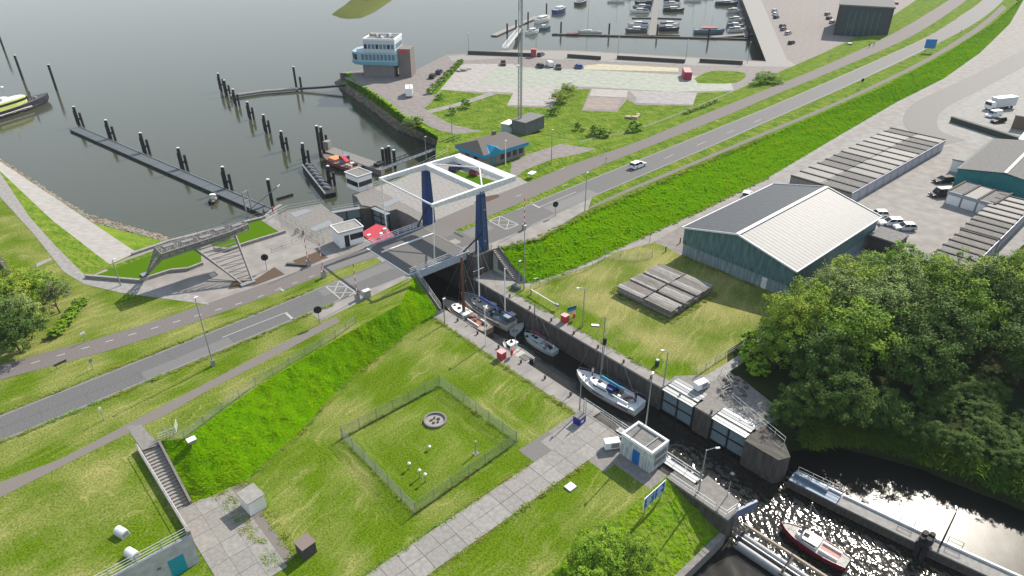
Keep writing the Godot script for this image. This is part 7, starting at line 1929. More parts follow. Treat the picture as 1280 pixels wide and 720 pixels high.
	# dark low walls along the quay
	for a in [[Vector3(175.99, 2.5, -221.75), Vector3(191.68, 2.5, -201.58), "leftmost"], [Vector3(201.17, 2.5, -191.06), Vector3(207.71, 2.5, -179.36), "second from left"], [Vector3(213.4, 2.5, -176.15), Vector3(227.22, 2.5, -154.29), "third from left"], [Vector3(232.44, 2.5, -151.43), Vector3(241.07, 2.5, -138.16), "rightmost"]]:
		single(B.new().bar(a[0] + Vector3(0, 0.7, 0), a[1] + Vector3(0, 0.7, 0), 0.5, 1.4), "flood_wall", M.timber_dark, "low dark flood wall on the marina quay, %s of four" % a[2], "wall", "flood walls on the quay")
	for i in 5: lamp_post("thin lamp post on the marina quay, %s from the left" % ord[i], [Vector3(178.15, 2.5, -223.92), Vector3(198.31, 2.5, -205.77), Vector3(215.86, 2.5, -177.83), Vector3(230.91, 2.5, -156.57), Vector3(244.83, 2.5, -138.43)][i], 7.5, 0.0, 0.0, M.wire)
	# yellow digger shape on the grass
	t = thing("debris_heap", "pale yellow heap of building rubble on grass", "heap", Vector3(157.13, 2.55, -121.53))
	for i in 9: part(B.new().box(Vector3(rng.randf_range(-3, 3), -0.05, rng.randf_range(-1.6, 1.6)), Vector3(rng.randf_range(0.8, 2.2), rng.randf_range(0.3, 0.9), rng.randf_range(0.7, 1.6)), rng.randf() * 3), "lump", mt("rubble_yellow", 0.50, 0.40, 0.22, 0.9, "fine", 2.0) if i % 3 else M.concrete, t)
	t = thing("debris_heap", "white heap of rubble beside the cleared concrete site", "heap", Vector3(157.17, 2.55, -201.13))
	for i in 8: part(B.new().box(Vector3(rng.randf_range(-3, 3), -0.05, rng.randf_range(-1.2, 1.2)), Vector3(rng.randf_range(0.8, 1.8), rng.randf_range(0.3, 0.8), rng.randf_range(0.7, 1.4)), rng.randf() * 3), "lump", M.concrete_pale, t)
	marina_boats()

func pontoon(label: String, a: Vector3, b: Vector3, w: float, m: Material):
	var t := thing("marina_pontoon", label, "pontoon")
	part(B.new().bar(a - Vector3(0, 0.15, 0), b - Vector3(0, 0.15, 0), w, 0.3), "deck", m, t)
	part(B.new().bar(a - Vector3(0, 0.55, 0), b - Vector3(0, 0.55, 0), w * 0.8, 0.5), "float", M.black, t)
	return t
func marina_boats():
	pontoon("long thin pontoon along the marina basin parallel to quay", Vector3(252.64, -2.4, -250.95), Vector3(313.71, -2.4, -179.16), 1.6, M.timber_dark)
	pontoon("central marina pontoon walkway with pale edges", Vector3(286.07, -2.4, -215.13), Vector3(410.83, -2.4, -307.71), 3.4, M.concrete)
	pontoon("wide pale pontoon at the left end of the marina", Vector3(228.35, -2.4, -267.09), Vector3(284.6, -2.4, -294.52), 3.2, M.concrete_pale)
	pontoon("narrow pontoon along the stone wall of the eastern basin", Vector3(316.76, -2.4, -181.89), Vector3(443.55, -2.4, -267.44), 2.0, M.concrete)
	pontoon("broad grey landing pontoon beside the blue hulled patrol boat", Vector3(303.39, -2.2, -192.44), Vector3(325.26, -2.2, -184.03), 4.0, M.concrete)
	var g := thing("access_bridge", "pale steel access bridge from the quay to wide pontoon", "gangway")
	var a: Vector3 = Vector3(194.54, 2.4, -220.52)
	var e: Vector3 = Vector3(248.57, -2, -269.37)
	part(B.new().bar(a, e, 2.0, 0.2), "walkway", M.galv, g)
	for s in [-1.0, 1.0]:
		for y in [0.6, 1.2]: part(B.new().rod(a + Vector3(0.8 * s, y, 0.7 * s), e + Vector3(0.8 * s, y, 0.7 * s), 0.09, 4), "handrail", M.white, g)
	var pl := [Vector3(235.55, -3, -265.16), Vector3(246.13, -3, -270.32), Vector3(266.92, -3, -283.56), Vector3(297.08, -3, -300.13), Vector3(258.34, -3, -250.42), Vector3(272.93, -3, -231.51), Vector3(288.88, -3, -214.3), Vector3(297.2, -3, -190.38), Vector3(314.92, -3, -179.78)]
	for i in 9: mooring_pile("dark marina pile, %s from the left in the basin" % ["first", "second", "third", "fourth", "fifth", "sixth", "seventh", "eighth", "ninth"][i], pl[i], 5.5, false, false, "marina piles")
	var navy := paint(0.02, 0.05, 0.16)
	var grey := paint(0.12, 0.13, 0.14)
	var dark := paint(0.03, 0.035, 0.04)
	var out := atan2(-(Vector3(252.75, -3, -261.35).z - Vector3(240.85, -3, -260.39).z), Vector3(252.75, -3, -261.35).x - Vector3(240.85, -3, -260.39).x)
	motorboat("white motor cruiser at the inner corner below the access bridge", Vector3(247.93, -3, -259.79), out, 9.0, 3.2, 1.3, {"roof": M.white})
	motorboat("small blue cabin boat beside the inner white cruiser", Vector3(259.89, -3, -264.03), out - 0.3, 8.0, 2.8, 1.1, {"hull": paint(0.08, 0.17, 0.28), "deck": grey, "roof": M.white, "cab": 0.25})
	motorboat("big white flybridge cruiser moored at the wide pontoon", Vector3(276.56, -3, -281.73), out + 0.2, 14.0, 4.4, 1.8, {"cab": 0.5})
	motorboat("white cruiser with royal blue hull in the marina", Vector3(307.16, -3, -299), out + 0.25, 15.0, 4.6, 1.9, {"hull": paint(0.02, 0.05, 0.25), "cab": 0.42})
	motorboat("dark hulled cruiser at the top of the wide pontoon", Vector3(340.05, -3, -312.37), out + 0.25, 15.0, 4.6, 1.7, {"hull": dark, "cab": 0.4})
	motorboat("red inflatable boat on the thin marina pontoon", Vector3(259.68, -3, -243.43), -0.8, 6.5, 2.4, 0.8, {"hull": paint(0.36, 0.06, 0.05), "deck": paint(0.3, 0.07, 0.06), "cab": 0.0})
	sailboat("white sailing yacht with tall mast on the thin pontoon", Vector3(269.05, -3, -240.77), -0.82 + PI, 12.0, 3.4, 1.2, 16.0, {"hull": paint(0.5, 0.52, 0.54)})
	# finger berths west of the central walkway
	var wl := [[Vector3(289.75, -3, -228.04), grey, "grey"], [Vector3(303.07, -3, -237.79), M.hullwhite, "white"], [Vector3(339.38, -3, -265.98), M.hullwhite, "white"], [Vector3(352.48, -3, -274.7), grey, "grey"], [Vector3(368.78, -3, -286.5), dark, "dark"], [Vector3(383.57, -3, -296.98), M.hullwhite, "white"]]
	var ord := ["first", "second", "third", "fourth", "fifth", "sixth"]
	for i in 6:
		motorboat("%s cruiser, %s berth up on the left side of central walkway" % [wl[i][2], ord[i]], wl[i][0], -0.75 + PI, 11.0, 3.6, 1.3, {"hull": wl[i][1], "cover": navy if i % 2 else dark, "mast": 9.0 if i % 2 else 3.6, "group": "boats on the central walkway"})
	var er := [[Vector3(305.75, -3, -219.67), dark, "black"], [Vector3(315.59, -3, -226.52), M.hullwhite, "white"], [Vector3(359.21, -3, -256.18), dark, "dark blue"], [Vector3(376.7, -3, -270.31), M.hullwhite, "white"], [Vector3(393.73, -3, -282.94), dark, "dark"]]
	for i in 5:
		motorboat("%s cruiser, %s berth up on the right side of central walkway" % [er[i][2], ord[i]], er[i][0], -0.75, 12.5 if i == 2 else 10.5, 3.6, 1.3, {"hull": er[i][1], "cover": dark if i != 3 else grey, "group": "boats on the central walkway"})
	for i in 4: pontoon("slim finger pontoon beside the central walkway, %s from the quay end" % ord[i], [Vector3(280.3, -2.5, -223.93), Vector3(290.28, -2.5, -214.95), Vector3(320.36, -2.5, -255.81), Vector3(330.97, -2.5, -246.26)][i], [Vector3(287.34, -2.5, -217.59), Vector3(296.74, -2.5, -206.27), Vector3(328.65, -2.5, -248.35), Vector3(338.68, -2.5, -235.68)][i], 1.0, M.timber_dark)
	for i in 4: sailboat("sailing yacht with bare mast in the outer marina row, %s from the left" % ord[i], [Vector3(361.41, -3, -302.46), Vector3(384.58, -3, -311.17), Vector3(400.7, -3, -271.84), Vector3(422.49, -3, -277.03)][i], -0.75, 11.0, 3.3, 1.2, 14.0, {"hull": [M.hullwhite, navy, M.hullwhite, dark][i], "cover": navy, "group": "outer marina row"})
	var pb := motorboat("patrol boat with blue hull and red topped wheelhouse", Vector3(313.38, -3, -200.86), -0.82, 15.0, 4.6, 1.8, {"hull": paint(0.10, 0.17, 0.22), "deck": paint(0.14, 0.2, 0.24), "cab": 0.5, "top": paint(0.5, 0.04, 0.07), "mast": 8.0})
	var ec := [[Vector3(337.08, -3, -200.78), grey, "grey", -0.8], [Vector3(327.65, -3, -193.91), M.hullwhite, "white", -0.8], [Vector3(354.69, -3, -211.39), M.hullwhite, "white", -0.75], [Vector3(380.67, -3, -228.81), M.hullwhite, "white", -0.7], [Vector3(404.64, -3, -249.65), dark, "large dark", -0.7]]
	for i in 5: motorboat("%s cruiser by the stone basin wall, %s from the landing pontoon" % [ec[i][2], ["second", "first", "third", "fourth", "fifth"][i]], ec[i][0], ec[i][3], 14.0 if i == 4 else 9.0, 3.4, 1.4, {"hull": ec[i][1], "cover": navy if i == 0 else grey})

func road_things():
	car("white estate car driving along the main road", Vector3(122.58, 4.03, -92.57), 0.04, M.white, "estate", "")
	lamp_post("tall lamp post with grey box on the western road verge", Vector3(19.8, R, -82.6), 10.6, 0.0, 0.0, M.galv, true)
	lamp_post("lamp post on the grass beside eastern road before embankment", Vector3(95.1, 4, -83.79), 8.0, 0.0, 0.0)
	lamp_post("dark lamp post on grass near the cycle path and pavilion", Vector3(109.23, 4, -107.55), 8.0, 0.0, 0.0, M.wire)
	lamp_post("white lamp post standing in front of pavilion", Vector3(100.21, 4, -113.52), 6.0, 0.0, 0.0, M.white)
	lamp_post("thin lamp post on the harbour lane grass", Vector3(108.83, 2.5, -145.17), 7.0, 0.0, 0.0, M.wire)
	lamp_post("thin lamp post with white globe on plaza by the sculpture", Vector3(16.96, 4, -114.21), 4.6, 0.2, 0.0, M.wire)
	lamp_post("thin lamp post at quay near the truss gangway", Vector3(89.05, 4, -129.4), 5.5, 0.0, 0.0, M.wire)
	# barriers: slim red white booms standing upright, with their housings
	for a in [[Vector3(42.9, 4, -94.42), "beside cycle path west of the bridge"], [Vector3(43.3, 4, -84.43), "at the southern road edge west of bridge"], [Vector3(80.22, 4, -85.69), "at the southern road edge east of bridge"], [Vector3(42.88, 4, -99.68), "at the planting bed by white cabin"]]:
		var t := thing("barrier_gate", "raised red and white barrier boom %s" % a[1], "barrier", a[0], 0, "raised barrier booms")
		part(B.new().box(Vector3.ZERO, Vector3(0.7, 1.2, 0.5)), "housing", M.galv, t)
		for i in 9: part(B.new().rod(Vector3(0, 1.1 + i * 0.6, 0.1), Vector3(0, 1.1 + (i + 1) * 0.6, 0.1), 0.07, 5), "boom_section", M.white if i % 2 else paint(0.4, 0.02, 0.02), t)
		part(B.new().ball(Vector3(0, 1.35, 0.3), Vector3(0.2, 0.2, 0.12)), "lamp", paint(0.3, 0.02, 0.02), t)
	# black matrix warning signs
	for a in [[Vector3(36.96, 4, -103.1), "by the planting bed on the plaza"], [Vector3(35.56, 4, -82.18), "on the western road verge"], [Vector3(89.04, 4, -86.12), "on the eastern road verge"], [Vector3(233.56, 4, -90.48), "farther along the eastern verge"]]:
		var t := thing("warning_sign", "round black signal board on a post %s" % a[1], "sign", a[0], 0.5, "black signal boards")
		part(B.new().rod(Vector3.ZERO, Vector3(0, 2.2, 0), 0.06, 6), "post", M.galv, t)
		part(B.new().rod(Vector3(-0.06, 2.5, 0.06), Vector3(0.06, 2.5, -0.06), 0.6, 12), "board", M.black, t)
		part(B.new().rod(Vector3(-0.09, 2.5, 0.09), Vector3(-0.07, 2.5, 0.07), 0.2, 8), "lens", M.glass_dark, t)
	# big blue direction sign
	var t := thing("direction_sign", "large plain blue direction sign beside the eastern road", "sign", Vector3(307.66, 4, -97.29), -0.9)
	for s in [-1.3, 1.3]: part(B.new().rod(Vector3(s, 0, 0), Vector3(s, 4.2, 0), 0.09, 6), "post", M.galv, t)
	part(B.new().box(Vector3(0, 1.7, 0.12), Vector3(4.0, 3.4, 0.1)), "sign_plate", paint(0.0, 0.16, 0.42), t)
	part(B.new().box(Vector3(0, 1.75, 0.04), Vector3(3.9, 3.3, 0.06)), "sign_back", M.steel_grey, t)
	pole_sign("small red striped marker post on the cycle path verge", Vector3(123.51, 4, -103.7), 1.6, 0.3, 0.35, 0.5, paint(0.25, 0.05, 0.05))
	pole_sign("small marker post on grass beside the cycle path", Vector3(119.14, 4, -99.36), 1.4, 0.3, 0.35, 0.4, M.black)
	pole_sign("small grey post with plate on western road verge", Vector3(7.45, 4, -92.5), 1.8, 0.2, 0.4, 0.5, M.steel_grey)
	pole_sign("thin sign post on the western verge near the road", Vector3(5.6, 4, -80.59), 2.0, 0.2, 0.3, 0.4, M.white)
	pole_sign("white road name plate on post beside cycle path bend", Vector3(8.41, 4, -100.48), 1.6, 0.2, 0.7, 0.3, M.white)
	pole_sign("dark board on posts on the grass verge of cycle path", Vector3(4.37, 4, -95.99), 0.9, 0.2, 1.6, 0.35, M.timber_dark, 2)
	for i in 3: pole_sign("square dark sign far along the eastern road, %s one" % ["nearest", "middle", "farthest"][i], [Vector3(266.34, 4, -117.01), Vector3(359.5, 4, -103.08), Vector3(364.79, 4, -117)][i], 2.0, 0.4, 0.9, 0.8, M.black)
	# walkers
	person("person in a red jacket walking by the plaza railing", Vector3(48.18, 4, -124.47), 2.6, Color(0.5, 0.05, 0.08), Color(0.03, 0.03, 0.04), 0.2)
	person("person in black walking a step behind the red jacket", Vector3(46.2, 4, -124.18), 2.6, Color(0.03, 0.03, 0.035), Color(0.03, 0.03, 0.035), 0.22)
	person("person in dark clothes standing on the far cycle path, left one", Vector3(299.71, 4, -116.97), 1.0, Color(0.03, 0.03, 0.03), Color(0.03, 0.03, 0.04), 0.1)
	person("person in pale top on the far cycle path, right one", Vector3(304.41, 4, -117.08), 1.0, Color(0.3, 0.3, 0.28), Color(0.04, 0.04, 0.05), 0.15)
	# bicycles on the plaza
	for a in [[Vector3(47.35, 4, -112.95), 0.5, "left"], [Vector3(47.92, 4, -111.52), 0.9, "right"]]:
		t = thing("bicycle", "dark bicycle leaning by the plaza railing, %s of two" % a[2], "bicycle", a[0], a[1], "bicycles on the plaza")
		for s in [-0.52, 0.52]:
			var wv := B.new()
			for i in 16: wv.rod(Vector3(s + 0.34 * cos(TAU * i / 16), 0.36 + 0.34 * sin(TAU * i / 16), 0), Vector3(s + 0.34 * cos(TAU * (i + 1) / 16), 0.36 + 0.34 * sin(TAU * (i + 1) / 16), 0), 0.03, 4)
			for i in 4: wv.rod(Vector3(s + 0.34 * cos(PI * i / 4), 0.36 + 0.34 * sin(PI * i / 4), 0), Vector3(s - 0.34 * cos(PI * i / 4), 0.36 - 0.34 * sin(PI * i / 4), 0), 0.008, 3)
			part(wv, "wheel", M.rubber, t)
		var f := B.new()
		for e in [[Vector3(-0.52, 0.36, 0), Vector3(-0.05, 0.32, 0)], [Vector3(-0.05, 0.32, 0), Vector3(-0.2, 0.85, 0)], [Vector3(-0.05, 0.32, 0), Vector3(0.38, 0.8, 0)], [Vector3(-0.2, 0.8, 0), Vector3(0.38, 0.85, 0)], [Vector3(0.36, 0.95, 0), Vector3(0.52, 0.36, 0)], [Vector3(-0.52, 0.36, 0), Vector3(-0.2, 0.8, 0)]]: f.rod(e[0], e[1], 0.025, 5)
		part(f, "frame", M.black, t)
		part(B.new().rod(Vector3(0.34, 1.02, -0.28), Vector3(0.34, 1.02, 0.28), 0.02, 5), "handlebar", M.galv, t)
		part(B.new().box(Vector3(-0.22, 0.86, 0), Vector3(0.26, 0.07, 0.15)), "saddle", M.black, t)
	# plaza furniture: the beam edging, the low wall at far left
	single(B.new().bar(Vector3(3.72, 4.4, -139.88), Vector3(4.42, 4.4, -129.2), 0.7, 0.9), "edge_wall", M.concrete_dark, "dark low wall cutting the left edge above the tree clump", "wall")
	single(B.new().box(Vector3(41.48, 4, -101.32), Vector3(0.5, 0.35, 3.6), 0.7), "bench_beam", M.timber_dark, "dark bench beam at the edge of cabin planting bed", "bench")
	t = thing("control_box", "grey control box beside the southern barrier", "cabinet", Vector3(43.62, 4, -84.47) + Vector3(1.2, 0, 0.4))
	part(B.new().box(Vector3.ZERO, Vector3(1.1, 1.3, 0.7)), "housing", M.galv, t)
	part(B.new().box(Vector3(0, 1.3, 0), Vector3(1.2, 0.08, 0.8)), "lid", M.steel_white, t)

var reeds := []
func trees():
	make_crowns()
	var k := 0
	# the wood right of the lock: big broad crowns
	var spots := [[81.2, -33.6, 9, 3.6, 0], [85, -34, 11, 4.6, 1], [91, -34.5, 10.5, 4.6, 0], [98, -34, 9, 4.2, 2], [105, -34.5, 8.6, 4.2, 1], [112, -33.6, 8.0, 4.0, 0], [118, -31.5, 7.6, 3.8, 4], [81.5, -28, 11.0, 4.6, 3], [88, -26.5, 12.5, 5.2, 0], [96, -27, 12.5, 5.2, 2], [104, -27, 11, 4.8, 2], [112, -26, 10, 4.6, 0], [119.5, -24, 9, 4.4, 1], [90, -18, 11.5, 5.0, 3], [97, -18.5, 12, 5.2, 3], [105, -18.5, 12.5, 5.2, 0], [113, -18, 12, 5.2, 3], [121, -17, 9.5, 4.6, 1], [128, -17, 8, 4.2, 0], [103, -9, 11.5, 4.8, 3], [110, -9, 12, 5.2, 3], [117, -9, 11, 5.0, 3], [103, 0, 11, 4.8, 3], [111, 1, 11.5, 5.0, 3], [136, -15, 7.5, 4.2, 1], [145, -14, 7.5, 4.2, 0], [154, -15, 8, 4.4, 2], [126, -8, 10, 4.8, 0], [136, -7, 10, 4.8, 1]]
	var rowc := {}
	var ord := ["first", "second", "third", "fourth", "fifth", "sixth", "seventh", "eighth", "ninth", "tenth"]
	for s in spots:
		var word: String = ["leafy mid green", "bright yellow green", "grey green", "deep green", "fresh light green"][s[4]]
		var row: String = "warehouse side" if s[1] < -30 else ("second" if s[1] < -22 else ("third" if s[1] < -13 else ("fourth" if s[1] < -4 else "rearmost")))
		rowc[row] = rowc.get(row, -1) + 1
		tree("broadleaf_tree", "%s tree in the wood, %s from the lock in its %s row" % [word, ord[rowc[row]], row], Vector3(s[0], 0, s[1]), s[2] + rng.randf_range(-1.6, 1.2), s[3] * rng.randf_range(0.86, 1.06), s[4], "trees of the wood beside the lock", 0.22)
	# twiggy bushes along the wood edge
	for s in [[94, -38.6, 4.5, 2.2, 0], [99, -38.4, 5.5, 2.6, 1], [104, -38.6, 5.0, 2.4, 2], [88, -38.2, 4.0, 2.0, 3]]:
		tree("twiggy_tree", "thin grey twiggy small tree at wood edge by warehouse, %s from left" % ["second", "third", "fourth", "first"][int(s[4])], Vector3(s[0], 0, s[1]), s[2], s[3], 7, "twiggy trees by the warehouse", 0.2)
	var bb := [[79.0, -36.6, 2.8, 1.7, 6], [82.5, -38.0, 3, 1.8, 6], [77.6, -34.2, 3.0, 1.7, 6], [72.6, -27.2, 4.0, 2.2, 3], [75.5, -25.6, 6.5, 3.2, 3], [78.8, -22.6, 8, 3.9, 3], [81.4, -18.6, 5.5, 3.2, 3], [83.2, -13.5, 3, 2.2, 3], [84.8, -9.5, 2.6, 2.1, 3], [86.0, -5, 2.6, 2.1, 3], [87.4, 0, 2.8, 2.2, 3]]
	for i in bb.size():
		var s: Array = bb[i]
		tree("bank_bush", "bright green bush at the wood edge nearest lock, %s of three" % ord[i] if i < 3 else "dense dark bush overhanging the pond, %s from the lock" % ord[i - 3], Vector3(s[0], -0.8 if i > 2 else 0.0, s[1]), s[2], s[3], s[4], "bushes along the wood edge", 0.06, "bush")
	for i in 90:
		var p := Vector3(67.2, -3.0, -24).lerp(Vector3(72, -3, -24.3), minf(i / 12.0, 1.0))
		if i > 12: p = [Vector3(72, -3, -24.3), Vector3(77, -3, -20.6), Vector3(80.6, -3, -13), Vector3(83.6, -3, 3)][mini((i - 12) / 26, 2)].lerp([Vector3(72, -3, -24.3), Vector3(77, -3, -20.6), Vector3(80.6, -3, -13), Vector3(83.6, -3, 3)][mini((i - 12) / 26, 2) + 1], ((i - 12) % 26) / 26.0)
		if i > 10: reeds.append([p + Vector3(rng.randf() * 1.4, 0.4, rng.randf() * 1.0), p + Vector3(1.6 + rng.randf(), 1.8, -0.6)])
	for i in 16:
		tree("undergrowth_bush", "dark undergrowth bush in the shade above the pond, %s row, %s from the left" % [["front", "second", "third", "rear"][i / 4], ord[i % 4]], Vector3(88.0 + (i / 4) * 2.7 + rng.randf(), 0, -15.0 + (i % 4) * 4.6 + rng.randf() * 2.0), 2.0 + rng.randf() * 1.2, 2.2, 3, "undergrowth above the pond", 0.05, "bush")
	# bush in the foreground
	for s in [[37.6, -28.4, 4.6, 2.8, 4, "large fresh green bush at the bottom edge beside the canal sign"], [34.6, -26.6, 4.2, 2.5, 4, "smaller green bush at the bottom edge left of the large one"], [40.6, -26.2, 4.0, 2.3, 0, "darker green bush at the bottom edge on the canal slope"]]:
		tree("leafy_bush", s[5], Vector3(s[0], (-31.0 - s[1]) * 0.33, s[1]), s[2], s[3], s[4], "foreground bushes", 0.08, "bush")
	# clump at the left edge
	for s in [[3, -115, 7.5, 3.4, 1, "yellow green tree at the top of the left edge clump"], [6.5, -117, 5.5, 2.6, 4, "light green tree at the right of the left edge clump"], [2.5, -108, 7, 3.2, 2, "grey green tree in the middle of the left edge clump"], [7.6, -111.5, 6.0, 2.6, 7, "sparse pale stemmed tree in the left edge clump"], [1, -103.5, 7, 3.2, 3, "dark green tree at the bottom of the left edge clump"], [-2, -111, 9, 4.0, 0, "mid green tree at the outer side of the left edge clump"]]:
		tree("clump_tree", s[5], Vector3(s[0], R, s[1]), s[2], s[3], s[4], "trees of the left clump", 0.2)
	for i in 8: tree("verge_shrub", "low leafy shrub below the left edge clump, %s from the left" % ord[i], Vector3(5.5 + i * 0.75, R, -105.0 - i * 1.0 + rng.randf()), 1.3, 1.0, 6, "shrubs below the left clump", 0.1, "bush")
	# right edge of the yard
	for i in 7: tree("yard_tree", "rounded green tree along the right edge behind garages, %s from the left" % ord[i], Vector3(133 + i * 7.0, 0, -17.8 + 0.4 * i + (i % 2) * 2.0), 4.6 + (i % 3), 3.0, [0, 4, 1, 0, 2, 4, 0][i], "trees behind the garages", 0.15)
	# bushes of the marina land
	for s in [[Vector3(218.2, 2.5, -115.22), 6.0, 4.8, 4, "large round green bush beside the eastern road and marina"], [Vector3(142.15, 2.5, -139.6), 3.0, 1.8, 5, "dark green bush on the marina grass by mast"], [Vector3(152.83, 2.5, -147.47), 4.5, 3.2, 1, "pale willow bush at the corner of concrete site"], [Vector3(161.54, 2.5, -152.42), 4.2, 2.8, 1, "pale green bush above the willow on concrete site"], [Vector3(136.72, 2.5, -124.83), 2.6, 1.0, 5, "small round tree alone on marina grass"], [Vector3(136.65, 2.5, -122.97), 1.2, 0.8, 5, "tiny bush beside the small round tree"], [Vector3(137.15, 2.5, -118.73), 3.2, 1.7, 5, "left dark bush of the pair on marina grass"], [Vector3(136.85, 2.5, -115.32), 3.0, 2.2, 5, "right dark bush of the pair on marina grass"], [Vector3(146.12, 2.5, -112.54), 3.6, 2.6, 5, "dense bush near the rubble heap on marina grass"], [Vector3(127.33, 2.5, -162.03), 3.2, 1.8, 5, "dark bush on harbour lane grass"], [Vector3(120.13, 2.5, -159.43), 2.6, 1.4, 6, "small light green bush on harbour lane grass"], [Vector3(104.95, 1.5, -159.74), 3.6, 2.4, 2, "grey green willow bush on the harbour bank"], [Vector3(107.73, 2.5, -158.9), 2.4, 1.6, 6, "light green bush above the harbour bank willow"], [Vector3(127.2, 2.5, -175.55), 2.2, 1.5, 6, "light green bush beside the motorhome"]]:
		tree("marina_bush", s[4], s[0], s[1] * 0.8, s[2], 6 if s[3] == 5 and s[1] > 3.1 else s[3], "bushes of the marina land", 0.04, "bush")
	for i in 9: tree("hedge_bush", "green hedge bush along the marina lane, %s from the lane end" % ord[i], Vector3(129.15, 2.5, -182.91).lerp(Vector3(162.94, 2.5, -210.33), i / 8.0), 1.8, 1.5, 6, "hedge along the marina lane", 0.05, "bush")
	for i in 7: tree("slope_bush", "low green bush on the slope between road and marina, %s from left" % ord[i], Vector3(169.14, 2.5, -112.03).lerp(Vector3(186.48, 2.5, -113.52), i / 6.0), 1.6, 1.4, 5, "bushes on the northern dike slope", 0.05, "bush")

func tuft(h: float, tones: Array) -> ArrayMesh:
	var r := RandomNumberGenerator.new()
	r.seed = 5
	var b := B.new()
	b.tinted = true
	for i in 8:
		var a := TAU * (i + r.randf()) / 8.0
		var o := Vector3(cos(a), 0.1, sin(a)) * r.randf() * 0.3
		var lean := Vector3(cos(a), 0, sin(a)) * h * r.randf_range(0.7, 1.3)
		var s := Vector3(-sin(a), 0, cos(a)) * 0.09
		b.col = Color(tones[0]).lerp(Color(tones[1]), r.randf())
		var tip := o + lean + Vector3(0, h * r.randf_range(0.25, 0.75), 0)
		var md := o.lerp(tip, 0.5) + Vector3(0, h * 0.2, 0)
		for q in [[o - s, o + s, md + s * 0.8], [o - s, md + s * 0.8, md - s * 0.8], [md - s * 0.8, md + s * 0.8, tip]]:
			var nn: Vector3 = (q[2] - q[0]).cross(q[1] - q[0]).normalized()
			if nn.y < 0:
				q = [q[0], q[2], q[1]]
				nn = -nn
			nn = (nn + Vector3.UP * 0.8).normalized()
			for p in q: b.pt(p, nn)
	return b.mesh()
func scatter(called: String, rows: Array, me: Mesh, n: int, s0: float, s1: float, far := 1.0, m: Material = null, loose := false):
	var mm := MultiMesh.new()
	mm.transform_format = MultiMesh.TRANSFORM_3D
	mm.use_colors = true
	mm.mesh = me
	mm.instance_count = n
	for i in n:
		var u := rng.randf() * (rows.size() - 1.001) * far
		if far < 0: u = (rows.size() - 1.001) * (1.0 + rng.randf() * far)
		var w: float = rng.randf() * (rows[0].size() - 1.001)
		var a: int = int(u)
		var rw := rows
		if loose:
			rw = rows[a]
			u = u - a
			a = 0
			w = rng.randf() * 0.999
		var c: int = int(w)
		var p: Vector3 = rw[a][c].lerp(rw[a + 1][c], u - a).lerp(rw[a][c + 1].lerp(rw[a + 1][c + 1], u - a), w - c)
		var nn := fn.get_noise_2d(p.x * 0.35, p.z * 0.35)
		var s := rng.randf_range(s0, s1) * (1.0 + 0.5 * nn)
		mm.set_instance_transform(i, Transform3D(Basis(Vector3.UP, rng.randf() * TAU).scaled(Vector3(s, s * rng.randf_range(0.7, 1.3), s)), p - Vector3(0, 0.03, 0)))
		var v := rng.randf_range(0.75, 1.15)
		var y := clampf(0.5 + fn.get_noise_2d(p.x * 0.12 + 40.0, p.z * 0.12) * 1.1, 0, 1)
		mm.set_instance_color(i, Color(v * lerpf(0.85, 1.25, y), v, v * 0.9))
	var o := MultiMeshInstance3D.new()
	o.name = called
	o.multimesh = mm
	o.material_override = M.blades if m == null else m
	add_child(o)
	tag(o, called.replace("_", " ") + (", thick green grass" if m == null else ", loose grey boulders"), "grass" if m == null else "stones")
	o.set_meta("kind", "stuff")
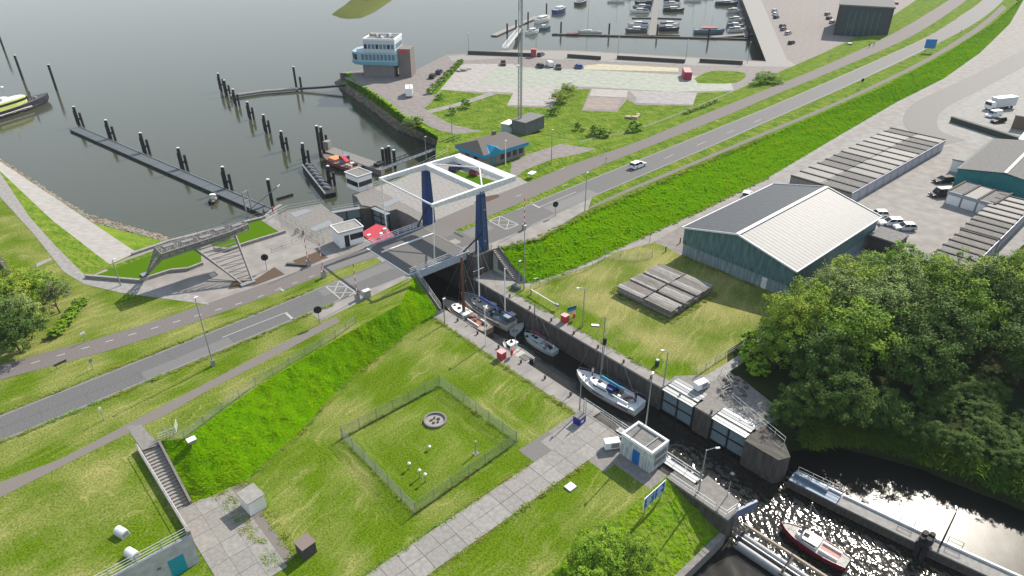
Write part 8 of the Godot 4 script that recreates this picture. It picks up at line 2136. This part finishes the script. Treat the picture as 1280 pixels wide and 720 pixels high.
func grasses():
	mt("blades", 1, 1, 1, 0.8)
	M.blades.metallic_specular = 0.05
	M.blades.vertex_color_use_as_albedo = true
	M.blades.backlight = Color(0.9, 1.0, 0.1)
	var g := tuft(0.38, [Color(0.14, 0.33, 0.0), Color(0.21, 0.41, 0.002)])
	scatter("tall_grass_on_western_embankment", rows_emb_l, g, 15000, 0.16, 0.36)
	scatter("tall_grass_on_eastern_embankment", rows_emb_r, g, 30000, 0.3, 0.62, far_first(rows_emb_r))
	scatter("grass_on_canal_slope", rows_slope, g, 7000, 0.2, 0.45)
	# ragged grass along borders, fences and joints
	var lines := []
	var add := func(ps: Array, y: float, w: float):
		for i in ps.size() - 1:
			var s: Vector2 = (ps[i + 1] - ps[i]).normalized().orthogonal() * w
			lines.append([[Vector3(ps[i].x - s.x, y, ps[i].y - s.y), Vector3(ps[i].x + s.x, y, ps[i].y + s.y)], [Vector3(ps[i + 1].x - s.x, y, ps[i + 1].y - s.y), Vector3(ps[i + 1].x + s.x, y, ps[i + 1].y + s.y)]])
	add.call(EMB_LOW_L, 0.0, 0.5); add.call(EMB_LOW_R.slice(0, 5), 0.0, 0.5); add.call(EMB_TOP_R.slice(0, 5), R, 0.7)
	add.call([Vector2(52.6, -77), Vector2(52.6, -46)], 0.0, 0.35); add.call([Vector2(67.6, -76), Vector2(67.6, -43)], 0.0, 0.4)
	add.call([Vector2(9, -43.3), Vector2(42, -43.3)], 0.0, 0.25); add.call([Vector2(9, -38.9), Vector2(47, -38.9)], 0.0, 0.25)
	add.call([Vector2(27.4, -62.5), Vector2(42.9, -62.7), Vector2(43.3, -47.2), Vector2(27.3, -46.4), Vector2(27.4, -62.5)], 0.0, 0.25)
	add.call([Vector2(12.6, -64), Vector2(12.6, -50)], 0.01, 0.8); add.call([Vector2(14.6, -64), Vector2(15.4, -58), Vector2(14.6, -50)], 0.0, 0.7)
	add.call([Vector2(-20, -89.9), Vector2(30, -91.5), Vector2(40, -92.1)], R, 0.3); add.call([Vector2(-20, -84.0), Vector2(27, -85.2), Vector2(40, -85.9)], R, 0.3)
	add.call([Vector2(80, -63.6), Vector2(93, -63.6), Vector2(93, -51), Vector2(80, -51), Vector2(80, -63.6)], 0.0, 0.5); add.call([Vector2(100.4, -63), Vector2(100.4, -43)], 0.0, 0.4)
	var rg := tuft(0.38, [Color(0.09, 0.17, 0.01), Color(0.2, 0.25, 0.06)])
	var total := 0.0
	for l in lines: total += l[0][0].distance_to(l[1][0])
	var pick := []
	for l in lines:
		for k in maxi(1, int(l[0][0].distance_to(l[1][0]) / 2.0)): pick.append(l)
	scatter("ragged_border_grass", pick, rg, 7000, 0.2, 0.7, 1.0, null, true)
	var hb := []
	for r in rows_bank: hb.append(r.slice(0, 4))
	scatter("reeds_on_pond_bank", reeds, tuft(0.9, [Color(0.05, 0.1, 0.01), Color(0.09, 0.15, 0.02)]), 3500, 0.8, 1.5)
	var rk := B.new()
	rk.tinted = true
	rk.col = Color(1, 1, 1)
	var rr := []
	for i in 5:
		var l := []
		for j in 6: l.append(Vector3(0.42 * sin(PI * i / 4) * cos(TAU * j / 6) * (1 + 0.25 * sin(j * 2.3 + i)), 0.28 * cos(PI * i / 4), -0.42 * sin(PI * i / 4) * sin(TAU * j / 6) * (1 + 0.25 * cos(j * 1.7))))
		rr.append(l)
	rk.loft(rr, true, false)
	var sb := []
	for r in rows_bank: sb.append(r.slice(3))
	mt("boulder", 0.19, 0.175, 0.15, 0.95)
	M.boulder.vertex_color_use_as_albedo = true
	scatter("stones_on_harbour_bank", sb, rk.mesh(), 2600, 0.8, 2.2, 1.0, M.boulder)
	scatter("stones_on_western_shore", rows_shore, rk.mesh(), 2600, 0.5, 1.4, 1.0, M.boulder)
	scatter("grass_on_harbour_bank", hb, g, 2500, 0.8, 1.6)
func far_first(_rows: Array) -> float: return 1.0
